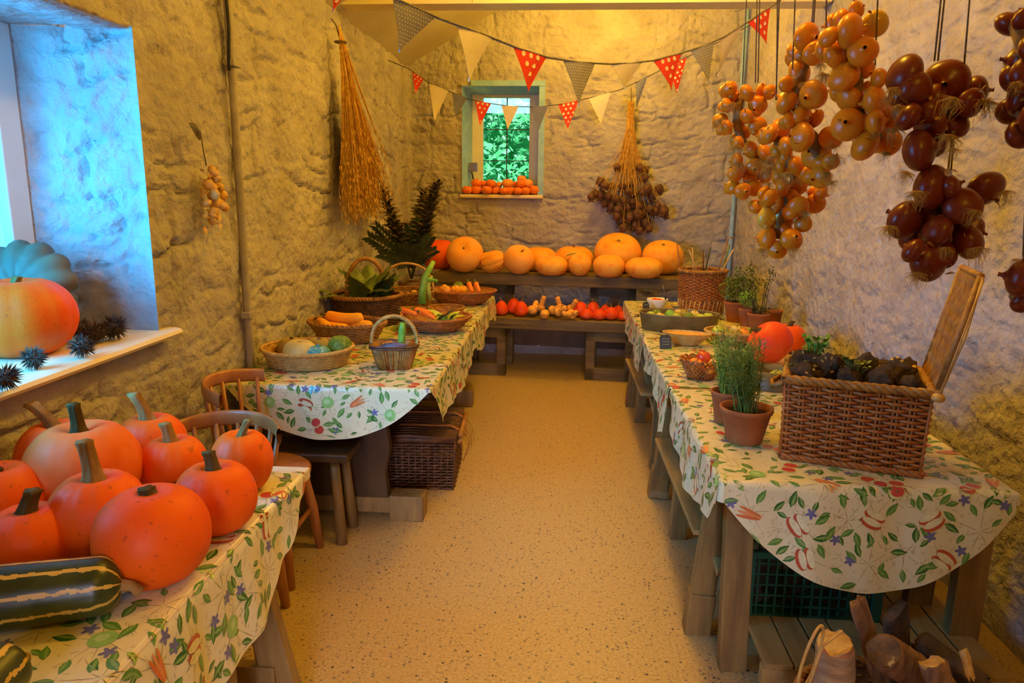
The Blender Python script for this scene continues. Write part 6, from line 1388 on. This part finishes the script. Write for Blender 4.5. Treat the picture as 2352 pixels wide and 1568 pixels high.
for (dx, dy), r_, mt, lab in FB: fruit(c[0] + dx, c[1] + dy, TR_ + .045 + r_ * .5, r_, lab, 'fruit', mt, 'fruit', tilt=(.3, dx * 4))
# scoop bowl and slate labels
c = (0.7082, 4.0326, 0.0714)
t = empty('pottery_scoop', ((0.7094, 4.12, 0.7588)[0], 4.12, TR_), -.25, label='ochre pottery scoop bowl with a pointed end standing by the slate label', cat='bowl')
m = MB()
def scoop(u, v, inn=0):
    a = 2 * PI * u; rr_ = (.05 + .075 * v ** .8) - inn; x = rr_ * (math.cos(a) + (.25 * max(0, math.cos(a)) ** 3)); y = rr_ * .62 * math.sin(a)
    return (x, y, .012 * (inn > 0) * (1 - v) + .075 * v)
m.surf(lambda u, v: scoop(u, v), 40, 8, cu=True); m.surf(lambda u, v: scoop(u, v, .006), 40, 8, cu=True)
m.lathe([(0, .0), (.05, 0)], 40, sy=.62); m.lathe([(0, .012), (.046, .012)], 40, sy=.62)
m.surf(lambda u, v: Vector(scoop(u, 1)).lerp(Vector(scoop(u, 1, .006)), v), 40, 1, cu=True)
m.build('body', 'wicker_tan', t)
fl = MB(); fl.lathe([(0, .062), (.09, .062), (.112, .066)], 40, sy=.6); o = fl.build('ground_spice', 'pumpkin_pale'); o.location = (t.location.x + .01, t.location.y, TR_); o.rotation_euler = (0, 0, -.25); tag(o, 'flat pale orange contents filling the pottery scoop', 'food', kind='stuff')
def slate(x, y, w_, h_, label, rz=0, lines=3):
    t = empty('slate_label', (x, y, TR_), rz, label=label, cat='label')
    m = MB(); pr = [(-w_ / 2, 0), (w_ / 2, 0), (w_ / 2, h_ * .8), (w_ * .3, h_), (-w_ * .35, h_), (-w_ / 2, h_ * .75)]; n = len(pr)
    vs = [(a, b_ * .35, b_) for a, b_ in pr] + [(a, b_ * .35 + .006, b_) for a, b_ in pr]
    m.add(vs, [tuple(range(n)), tuple(range(n, 2 * n))[::-1]] + [(i, i + n, (i + 1) % n + n, (i + 1) % n) for i in range(n)]); sp_ = m.build('slate_plate', 'slate', t, smooth=False)
    m = MB()
    for k in range(lines):
        z = h_ * (.72 - .2 * k); pts = [(-w_ * .30 + w_ * .6 * i / 14, z * .35 - .0018, z + .003 * math.sin(i * 2.3 + k)) for i in range(15)]; m.tube(pts, .0010, 3)
    m.build('chalk_writing', 'chalk', sp_)
slate((0.5924, 4, 0.7807)[0], 4.0, .066, .075, 'small slate label with white chalk writing in front of the pottery scoop', .1)
slate((0.6298, 5.35, 0.7815)[0], 5.3, .05, .07, 'dark slate label beside the tomato bowl at the far end of the right tables', .3, 1)
slate((0.8257, 5.25, 0.792)[0] - .0, 5.22, .05, .055, 'slate label leaning beside the tall stick basket', -.3, 1)
# oval tub of apples and pears
c = (0.7569, 4.5459, 0.2379)
ox, oy = c[0], 4.62
t = empty('oval_tub', (ox, oy, TR_), -.10, label='large oval grey-brown tub of green apples and pears on the right tables', cat='tub')
m = MB(); a_, b_ = .25, .165
m.lathe([(0, 0), (.93, 0), (1, .10), (1.02, .105), (1.02, .112), (.985, .112), (.975, .10), (.91, .006), (0, .006)], 56, sx=a_, sy=b_); m.build('body', 'zinc', t)
for sx in (-1, 1):
    m = MB(); m.tube([(sx * (a_ + .005), -.03, .08), (sx * (a_ + .03), 0, .075), (sx * (a_ + .005), .03, .08)], .006, 6); m.build('handle', 'zinc', t)
rnd = random.Random(17); k = 0
AL = ['bright yellow-green apple at the left end', 'green-yellow apple at the front left', 'dark green apple at the back left', 'vivid green pear', 'green apple beside the vivid pear', 'olive brown pear in the middle', 'yellowish apple behind the olive pear', 'dark olive shiny apple right of the middle', 'yellow apple right of centre at the back',
      'bright yellow-green apple at the right front', 'lime coloured apple at the right', 'green apple deep in the middle', 'yellow-green apple deep on the left', 'green apple deep on the right']
for i, (dx, dy) in enumerate(((-.18, -.03), (-.12, -.075), (-.14, .05), (-.06, .0), (-.02, -.04), (.03, .04), (.0, .09), (.06, -.02), (.10, .06), (.13, -.06), (.18, .0), (-.01, .03), (-.10, .01), (.10, .01))):
    ca, sa = math.cos(-.1), math.sin(-.1); r_ = .034 if i < 11 else .036
    mt = ('apple_green', 'squash_yellow', 'squash_green', 'leaf_bright', 'apple_green', 'squash_brown', 'squash_yellow', 'squash_green', 'squash_yellow', 'leaf_lime', 'leaf_lime', 'apple_green', 'apple_green', 'apple_green')[i]
    fruit(ox + dx * ca - dy * sa, oy + dx * sa + dy * ca, TR_ + (.085 if i < 11 else .043), r_, AL[i] + ' of the oval tub', 'fruit', mt, 'pear' if i in (3, 5) else 'apple', sq_=1.2 if i in (3, 5) else .9, tilt=(.4 * (i % 3 - 1), .3 * (i % 2)))
# tomato bowl with a knife
c = (0.7265, 5.3907, 0.0686)
t = empty('small_bowl', (c[0], 5.48, TR_), 0, label='small pale bowl of red tomatoes at the far end of the right tables', cat='bowl')
m = MB(); m.lathe([(0, 0), (.045, 0), (.078, .06), (.08, .075), (.074, .075), (.04, .006), (0, .006)], 32); m.build('body', 'window_paint', t)
for i in range(7):
    a = i * 2.4; r_ = .012 * i ** .8 * .9
    fruit(c[0] + r_ * math.cos(a), 5.48 + r_ * math.sin(a), TR_ + .062, .016, 'small red tomato in the pale bowl at the far end of the right tables', 'tomato', 'tomato', 'tomato', group='tomatoes in the small pale bowl', stem=None)
t = empty('knife', (c[0] + .06, 5.47, TR_ + .05), 0, label='short knife propped in the small tomato bowl, blade up', cat='knife')
m = MB(); m.beam((0, 0, .0), (.0, .01, .05), .012, .006); m.build('handle', 'tape_dark', t)
m = MB(); m.beam((0, .01, .05), (-.025, .02, .13), .016, .003); m.build('blade', 'steel', t)
# tall basket with sticks
c = (1.0777, 5.5464, 0.1773)
sx_, sy_ = (1.0287, 5.35, 0.9366)[0], 5.35
t = empty('tall_basket', (sx_, sy_, TR_), 0, label='tall round reddish wicker basket holding dry sticks on the right tables', cat='basket')
R = .165
weave_round(lambda q: (R * (.93 + .07 * q), .004 + .30 * q), 36, 26, .0062, wob=1.2).build('woven_side', 'wicker_red', t)
m = MB(); m.lathe([(R * .92, .10), (R * .95, .10), (R * .95, .13), (R * .92, .13)], 40); 
for k in range(30):
    a = 2 * PI * k / 30; m.tube([(R * .96 * math.cos(a), R * .96 * math.sin(a), .0), (R * .99 * math.cos(a + .1), R * .99 * math.sin(a + .1), .1)], .005, 4)
m.build('foot_band', 'wicker_tan', t)
rim_round(R * 1.03, .31, .0125, tw=22).build('rim', 'wicker', t)
m = MB(); m.lathe([(0, .003), (R * .88, .003), (R * .94, .3), (R * .91, .3), (R * .86, .01), (0, .01)], 36); m.build('lining', 'wicker_dark', t)
ST = [((-.09, .0), (0.8224, 5.3, 1.2551), 'wicker_red'), ((-.03, .03), (0.95, 5.4, 1.225), 'wicker_tan'), ((.02, -.02), (0.8998, 5.25, 1.2226), 'wicker_tan'), ((.02, .03), (1.0723, 5.35, 1.2307), 'leaf_dark'), ((.06, .0), (1.1811, 5.3, 1.2984), 'wicker'), ((.07, .03), (1.2078, 5.35, 1.2519), 'leaf_mid'), ((.05, -.04), (1.2264, 5.3, 1.2245), 'wicker_tan'), ((-.07, -.03), (0.8673, 5.3, 1.1775), 'wicker'), ((0, .06), (1.0302, 5.4, 1.2041), 'wicker_dark')]
SLb = ['reddish stick leaning left', 'pale thin stick', 'pale stick crossing behind', 'greenish upright stick', 'tall hooked brown stick', 'thick green stem leaning right', 'tan stick leaning far right', 'short brown stick at the left', 'dark thin stick at the back']
for i, ((dx, dy), tip, mt) in enumerate(ST):
    b0 = Vector((sx_ + dx, sy_ + dy, TR_ + .05)); tp = Vector(tip); m = MB(); mid = b0.lerp(tp, .6) + Vector((.012 * (i % 3 - 1), 0, .01))
    c_ = (b0 + tp) / 2; m.tube([b0 - c_, mid - c_, tp - c_] + ([tp - c_ + Vector((.03, 0, .01))] if i == 4 else []), .0055, 6)
    o = m.build('stick', mt); o.location = c_; tag(o, SLb[i] + ' in the tall wicker basket', 'stick', 'sticks in the tall basket')
# potted herbs by the wall
t = pot((1.1991, 4.98, 0.8067)[0], 4.98, .085, .14, 'thyme bush in a dark clay pot right of the tall stick basket', name='potted_thyme')
rnd = random.Random(41); m = MB(); foliage(m, (0, 0, .22), .13, .10, .10, 900, .022, rnd); foliage(m, (.03, 0, .30), .08, .07, .09, 260, .02, rnd); m.build('leaves', 'leaf_mid', t)
t = pot((1.2452, 4.58, 0.8459)[0], 4.58, .068, .125, 'terracotta pot with a wispy tall herb next to the pale wall', name='potted_herb')
m = MB(); s_ = MB(); rnd = random.Random(42)
for i in range(12):
    x0 = rnd.uniform(-.04, .04); tp = Vector((x0 + rnd.uniform(-.09, .06), rnd.uniform(-.04, .04), rnd.uniform(.16, .40))); s_.tube([(x0, 0, .1), (x0 + (tp.x - x0) * .4, 0, .1 + tp.z * .5), tp], [.0022, .0018, .001], 4)
    foliage(m, tp, .022, .02, .05, 34, .016, rnd)
foliage(m, (.02, 0, .145), .07, .06, .02, 150, .016, rnd)
s_.build('stems', 'leaf_brown', t); m.build('leaves', 'leaf_dark', t)
t = pot((1.2072, 4.8, 0.8307)[0] + .02, 4.80, .055, .12, 'small terracotta pot of low green herb between the two larger herb pots', name='potted_herb')
m = MB(); foliage(m, (0, 0, .18), .07, .06, .06, 330, .018, random.Random(43)); m.build('leaves', 'leaf_bright', t)
t = pot((1.3733, 4.66, 0.8068)[0], 4.70, .055, .13, 'pale dusty clay pot tucked against the wall behind the wispy herb', name='plant_pot', cat='pot')
m = MB(); foliage(m, (0, 0, .14), .04, .04, .02, 40, .014, random.Random(44)); m.build('leaves', 'leaf_dark', t)

# ---------------------------------------------------------------- big open wicker hamper
h0 = Vector((0.7324, 2.3079, 0.752)); h1 = Vector((1.1266, 2.1759, 0.752))
dv = h1 - h0; L_ = dv.length; ang = math.atan2(dv.y, dv.x); dep = .30
nrm = Vector((-math.sin(ang), math.cos(ang), 0)); cc = (h0 + h1) / 2 + nrm * dep / 2
t = empty('wicker_hamper', (cc.x, cc.y, TR_), ang, label='big open red-brown wicker hamper full of muddy roots on the near right table', cat='hamper')
hx_, hy_, hh_ = L_ / 2 - .01, dep / 2, .265
def hamper_side():
    m = MB(); r = .0062; ns = 9; ny = 6; rows = 23
    per = []
    for i in range(ns): per.append((-hx_ + 2 * hx_ * i / ns, -hy_, 0, -1))
    for i in range(ny): per.append((hx_, -hy_ + 2 * hy_ * i / ny, 1, 0))
    for i in range(ns): per.append((hx_ - 2 * hx_ * i / ns, hy_, 0, 1))
    for i in range(ny): per.append((-hx_, hy_ - 2 * hy_ * i / ny, -1, 0))
    n = len(per)
    for k, (x, y, a, b_) in enumerate(per):
        for q in (-.006, .006):
            fl = 1.035; tx_, ty_ = (1, 0) if b_ else (0, 1)
            m.tube([(x + tx_ * q, y + ty_ * q, .0), ((x * 1.015) + tx_ * q, (y * 1.015) + ty_ * q, hh_ * .5), (x * fl + tx_ * q, y * fl + ty_ * q, hh_)], .0045, 5)
    for j in range(rows):
        z = .012 + (hh_ - .024) * (j + .5) / rows; f_ = 1 + .035 * z / hh_; pts = []
        for k in range(n):
            x, y, a, b_ = per[k]; x2, y2, a2, b2 = per[(k + 1) % n]
            s_ = 1 if (k + j) % 2 else -1; am = r * 1.55
            cr = .3 if k in (0, ns, ns + ny, 2 * ns + ny) else 1
            pts.append((x * f_ + a * s_ * am * cr, y * f_ + b_ * s_ * am * cr, z))
            for q in (.25, .5, .75):
                s2 = s_ * math.cos(PI * q); pts.append(((x + (x2 - x) * q) * f_ + a * s2 * am, (y + (y2 - y) * q) * f_ + b_ * s2 * am, z + .0012 * math.sin(j * 5 + k * 3 + q * 9)))
        m.tube(pts, r * .92, 5, closed=True)
    return m
hamper_side().build('woven_body', 'wicker_red', t)
m = MB(); m.box(-hx_ + .008, hx_ - .008, -hy_ + .008, hy_ - .008, .002, .012)
for a, b_, c_, d_ in ((-hx_ + .006, -hx_ + .009, -hy_ + .01, hy_ - .01), (hx_ - .009, hx_ - .006, -hy_ + .01, hy_ - .01), (-hx_ + .01, hx_ - .01, -hy_ + .006, -hy_ + .009), (-hx_ + .01, hx_ - .01, hy_ - .009, hy_ - .006)): m.box(a, b_, c_, d_, .01, hh_ - .02)
m.build('lining', 'wicker_dark', t, smooth=False)
def rect_path(fx, fy, z, zw=0):
    def fn(u):
        u = (u % 1) * 4; k = int(u); q = u - k
        c_ = [(-fx, -fy), (fx, -fy), (fx, fy), (-fx, fy)]; a, b_ = c_[k], c_[(k + 1) % 4]; return (a[0] + (b_[0] - a[0]) * q, a[1] + (b_[1] - a[1]) * q, z)
    return fn
for nm, z, f_, rr_ in (('rim', hh_ + .006, 1.045, .0125), ('foot_border', .010, 1.01, .010)):
    rope(rect_path(hx_ * f_ + .003, hy_ * f_ + .003, z), 260, rr_, 3, 22).build(nm, 'wicker_red' if nm == 'foot_border' else 'wicker', t)
# lid: hinged on the right end and leaning back
m = MB(); iv = Matrix.Rotation(-ang, 4, 'Z'); lc = lambda p: iv @ (Vector(p) - Vector((cc.x, cc.y, TR_)))
A_ = lc((1.3435, 2.72, 1.068)); B_ = lc((1.2081, 2.28, 0.9946))
A_ = Vector((hx_ + .02, hy_ * 1.0, hh_ + .01)); B_ = Vector((hx_ + .02, -hy_ * 1.0, hh_ + .01))
uu = (A_ - B_).normalized(); lean = Vector((.20, .06, .97)).normalized(); LH = .36
nl = uu.cross(lean).normalized(); LW = (A_ - B_).length
for k in range(44):
    q = k / 43; pts = []
    for j in range(25):
        z = LH * j / 24; s_ = (1 if (j // 3 + k) % 2 else -1) * (j % 3 == 1); pts.append(B_.lerp(A_, q) + lean * z + uu * .003 * math.sin(j * .7 + k) + nl * (s_ * .004))
    m.tube(pts, .0042, 4)
for j in range(9):
    z = LH * (j + .5) / 9; m.tube([B_ + lean * z, A_ + lean * z], .0035, 4)
lid_ = m.build('lid', 'wicker', t)
m = MB(); m.tube([B_ - nl * .0, B_ + lean * LH], .010, 8); m.tube([A_, A_ + lean * LH], .010, 8); m.tube([B_ + lean * LH, A_ + lean * LH], .010, 8); m.tube([B_ - uu * .02, A_ + uu * .01], .011, 8); m.build('lid_frame', 'wicker', lid_)
m = MB(); m.tube([B_ - uu * .03 + lean * LH, B_ - uu * .035 + lean * LH * .5 + nl * .01, B_ - uu * .03 - lean * .02], .004, 6); m.tube([B_ - uu * .045 + lean * LH * .98, B_ - uu * .05 + lean * LH * .4, B_ - uu * .035], .003, 6)
m.lathe([(0, -.012), (.016, -.008), (.02, 0), (.014, .012), (0, .015)], 14, tuple(B_ - uu * .035 - lean * .01)); m.build('cord_and_toggle', 'wicker_tan', lid_)
m = MB(); P3 = Vector((-hx_ * 1.05, 0, hh_ - .05))
m.tube([P3 + Vector((-.01, -.07, .02)), P3 + Vector((-.045, -.04, 0)), P3 + Vector((-.05, .03, 0)), P3 + Vector((-.01, .07, .02))], .009, 7); m.build('side_handle', 'wicker', t)
# roots
rnd = random.Random(51)
def hw(x, y, z): p = Matrix.Rotation(ang, 4, 'Z') @ Vector((x, y, z)); return (cc.x + p.x, cc.y + p.y, TR_ + z)
def root_mesh(seed, k=.35):
    m = MB()
    def fn(u, v):
        d = Vector((math.sin(PI * v) * math.cos(2 * PI * u), math.sin(PI * v) * math.sin(2 * PI * u), math.cos(PI * v)))
        return d * (1 + k * noise.noise(d * 1.6 + Vector((seed, 0, 0))) + .28 * abs(noise.noise(d * 4.2 + Vector((0, seed, 0)))) + .10 * noise.noise(d * 11))
    m.surf(fn, 44, 26, cu=True); return m.mesh('root_%d' % seed, 'root_crop')
RM = [root_mesh(s_) for s_ in (1, 5, 9)]
RP = [(-.155, -.06, .052, 'dark knobbly root with pale cut flakes at the left front of the hamper'), (-.16, .05, .060, 'tall knobbly root at the back left of the hamper under the green sprouts'), (-.085, -.01, .050, 'brown lumpy root, second from the left in the hamper'), (-.06, .09, .055, 'smooth brown root at the back of the hamper, left of the middle'),
      (-.02, -.075, .042, 'reddish root with a green sprout at the front middle of the hamper'), (.025, .02, .052, 'brown lumpy root in the middle of the hamper'), (.05, .10, .052, 'dark root at the back of the hamper, right of the middle'), (.075, -.06, .052, 'large shiny brown root at the front right of the hamper'),
      (.12, .02, .054, 'dark knobbly root at the right of the hamper'), (.155, -.07, .042, 'dark root in the front right corner of the hamper by the lid hinge'), (.15, .10, .044, 'dark root in the back right corner of the hamper'), (-.12, .11, .045, 'dark root in the back left corner of the hamper')]
for i, (x, y, r_, lab) in enumerate(RP):
    o = instance('celeriac_root', RM[i % 3], hw(x, y, hh_ - .005 + .012 * (i % 3) - .3 * abs(y) * .1), (i * 1.1, i * .8, i * 1.9), (r_, r_ * .9, r_ * .85)); tag(o, lab, 'root vegetable', 'roots in the big hamper')
    if i in (0, 1, 2, 6, 8):
        m = MB(); rr2 = random.Random(i)
        for k in range(26):
            d = Vector((rr2.gauss(0, 1), rr2.gauss(0, 1), rr2.gauss(0, 1))).normalized(); m.add([d * 1.12 + Vector((.12, 0, 0)), d * 1.2 + Vector((0, .10, .05)), d * 1.15 + Vector((-.10, .02, .02)), d * 1.06 + Vector((0, -.1, -.03))], [(0, 1, 2, 3)])
        m.build('pale_flakes', 'garlic', o)
m = MB()
m.box(-hx_ + .012, hx_ - .012, -hy_ + .012, hy_ - .012, .012, hh_ - .06)
o = m.build('packed_earth', 'soil', smooth=False); o.location = (cc.x, cc.y, TR_); o.rotation_euler = (0, 0, ang); tag(o, 'dark earth and small roots filling the big hamper under the larger roots', 'earth', kind='stuff')
for (x, y, z, hgt, n_, lab, mt) in ((-.13, .06, hh_ + .03, .085, 26, 'bright green celery-like sprouts at the back left of the hamper', 'leaf_bright'), (.0, -.05, hh_ + .015, .05, 14, 'small pale green sprout at the front middle of the hamper', 'leaf_mid'), (-.17, -.03, hh_ + .0, .04, 9, 'dull green sprout in the left front corner of the hamper', 'leaf_mid')):
    m = MB(); s_ = MB(); rr2 = random.Random(n_)
    for k in range(n_):
        tp = Vector((rr2.uniform(-.04, .04), rr2.uniform(-.03, .03), hgt * rr2.uniform(.5, 1))); m.tube([(tp.x * .2, tp.y * .2, -.02), tp * .6, tp], [.002, .0018, .0012], 4)
        for q in range(3): leaf_surf(m, tp, tp + Vector((rr2.uniform(-.016, .016), rr2.uniform(-.016, .016), rr2.uniform(.0, .018))), .016, nu=4, nv=2, cup=.2)
    o = m.build('green_sprouts', mt); o.location = hw(x, y, z); tag(o, lab, 'sprouts')

# ---------------------------------------------------------------- under the near right table
t = empty('plastic_crate', (.88, 2.46, .181), 0, label='green plastic vegetable crate on the slatted shelf under the near right table', cat='crate')
cx_, cy_, ch = .215, .16, .235
m = MB()
for sy in (-1, 1):
    for k in range(15):
        x = -cx_ + 2 * cx_ * k / 14; m.box(x - .003, x + .003, sy * cy_ - .003, sy * cy_ + .003, .0, ch)
    for k in range(7): z = ch * k / 6; m.box(-cx_, cx_, sy * cy_ - .003, sy * cy_ + .003, z - .003 if k else 0, z + .003)
for sx in (-1, 1):
    for k in range(11):
        y = -cy_ + 2 * cy_ * k / 10; m.box(sx * cx_ - .003, sx * cx_ + .003, y - .003, y + .003, 0, ch)
    for k in range(7): z = ch * k / 6; m.box(sx * cx_ - .003, sx * cx_ + .003, -cy_, cy_, z - .003 if k else 0, z + .003)
m.box(-cx_, cx_, -cy_, cy_, 0, .005); m.build('grid_side', 'crate_green', t, smooth=False)
for sx in (-1, 1):
    for sy in (-1, 1):
        m = MB(); m.box(sx * cx_ - .017, sx * cx_ + .017, sy * cy_ - .012, sy * cy_ + .012, 0, ch + .004); m.build('corner_post', 'crate_green', t, smooth=False, bevel=.003)
m = MB(); m.box(-cx_ - .004, cx_ + .004, -cy_ - .006, -cy_ + .004, ch - .02, ch + .002); m.box(-cx_ - .004, cx_ + .004, cy_ - .004, cy_ + .006, ch - .02, ch + .002); m.build('rim', 'crate_green', t, smooth=False)
rnd = random.Random(61)
for i in range(16):
    x, y = rnd.uniform(-.15, .15), -.09 + .18 * (i % 2) * .6 + rnd.uniform(-.02, .02); z = .04 + .06 * (i // 6)
    o = instance('potato', RM[i % 3], (.88 + -.16 + .064 * (i % 6), 2.46 + y, .181 + z), (i, i * 2, i), (.034, .030, .028)); tag(o, 'brown potato-like root inside the green plastic crate', 'root vegetable', 'roots inside the green crate')
    o.data = RM[i % 3]
# basket of firewood and bark in the bottom right corner
BX_, BY_ = .98, 1.86
t = empty('log_basket', (BX_, BY_, 0), 0, label='basket full of logs and bark on the floor at the bottom right', cat='basket')
weave_round(lambda q: (.20 + .03 * q, .004 + .20 * q), 40, 14, .007, 1.15, .75).build('woven_side', 'wicker', t)
rim_round(.235, .21, .012, 1.15, .75, tw=26).build('rim', 'wicker', t)
m = MB(); lc_ = Vector((0.6762, 1.73, 0.4142)) - Vector((BX_, BY_, 0)); m.tube([lc_ + Vector((.032 * math.cos(a) + .03 * math.sin(a) * .5, .03 * math.cos(a), .095 * math.sin(a))) for a in [2 * PI * k / 28 for k in range(28)]], .0042, 6, closed=True); m.tube([lc_ + Vector((.0, 0, -.09)), lc_ + Vector((.04, .03, .02)), lc_ + Vector((.09, .04, .06))], .0042, 6); m.build('wire_loop', 'wicker_tan', t)
m = MB(); m.lathe([(0, .002), (.195, .002), (.225, .2), (.22, .2), (.19, .01), (0, .01)], 36, sx=1.15, sy=.75); m.build('lining', 'wicker_dark', t)
def log(a, b_, r_, lab, mt, name='log', seed=0, flat=1.0, ends='wicker_tan'):
    a, b_ = Vector(a), Vector(b_); c_ = (a + b_) / 2; ax = (b_ - a); L = ax.length; ax.normalize(); X_ = ax.orthogonal().normalized(); X_ = (X_ - Vector((0, 0, 0))).normalized(); Y_ = ax.cross(X_)
    m = MB()
    def fn(u, v):
        an = 2 * PI * u; rr_ = r_ * (1 + .14 * noise.noise(Vector((math.cos(an) * 1.5, math.sin(an) * 1.5, v * 3 + seed)))) * (1 if 0 < v < 1 else .9)
        return (a - c_) + ax * (L * v + .02 * noise.noise(Vector((math.cos(an) * 2, math.sin(an) * 2, seed + 5 * (v > .5))))) + X_ * rr_ * math.cos(an) + Y_ * rr_ * flat * math.sin(an)
    m.surf(fn, 28, 14, cu=True); o = m.build(name, mt); o.location = c_; tag(o, lab, 'log' if name == 'log' else 'bark')
    e = MB(); vs = [fn(k / 28, 1) for k in range(28)]; e.add(vs, [tuple(range(28))]); e.build('cut_end', ends, o, smooth=False)
    return o
log(((0.7885, 1.84, 0.1517)), ((0.7631, 1.8, 0.419)), .052, 'birch log with peeling white and orange bark standing in the log basket', 'birch', seed=1)
log(((0.9451, 1.86, 0.2169)), ((0.8543, 1.9, 0.4865)), .042, 'tall flat slab of brown bark leaning in the log basket', 'bark', 'bark_slab', 3, .35, 'bark')
log(((1.0474, 2, 0.1747)), ((1.0117, 2, 0.4057)), .068, 'dark rounded slab with a pale edge standing at the back of the log basket', 'bark_dark', 'bark_slab', 5, .35, 'bark_dark')
log(((1.0186, 1.86, 0.2981)), ((0.8832, 1.78, 0.4138)), .050, 'short brown log lying across the log basket with its end facing forward', 'bark', 'log', 7, 1, 'root_crop')
log(((1.205, 1.86, 0.262)), ((1.0882, 2, 0.3095)), .035, 'dark log sloping down to the right at the edge of the log basket', 'bark_dark', 'log', 9)
log(((1.0074, 1.7, 0.3582)), ((0.9757, 1.72, 0.4299)), .034, 'small orange-brown split log in front of the sloping dark log', 'bark', 'log', 11)
log(((1.1289, 1.8, 0.3294)), ((1.1261, 1.84, 0.3803)), .012, 'thin pale stick at the right of the log basket', 'wicker_tan', 'log', 12)
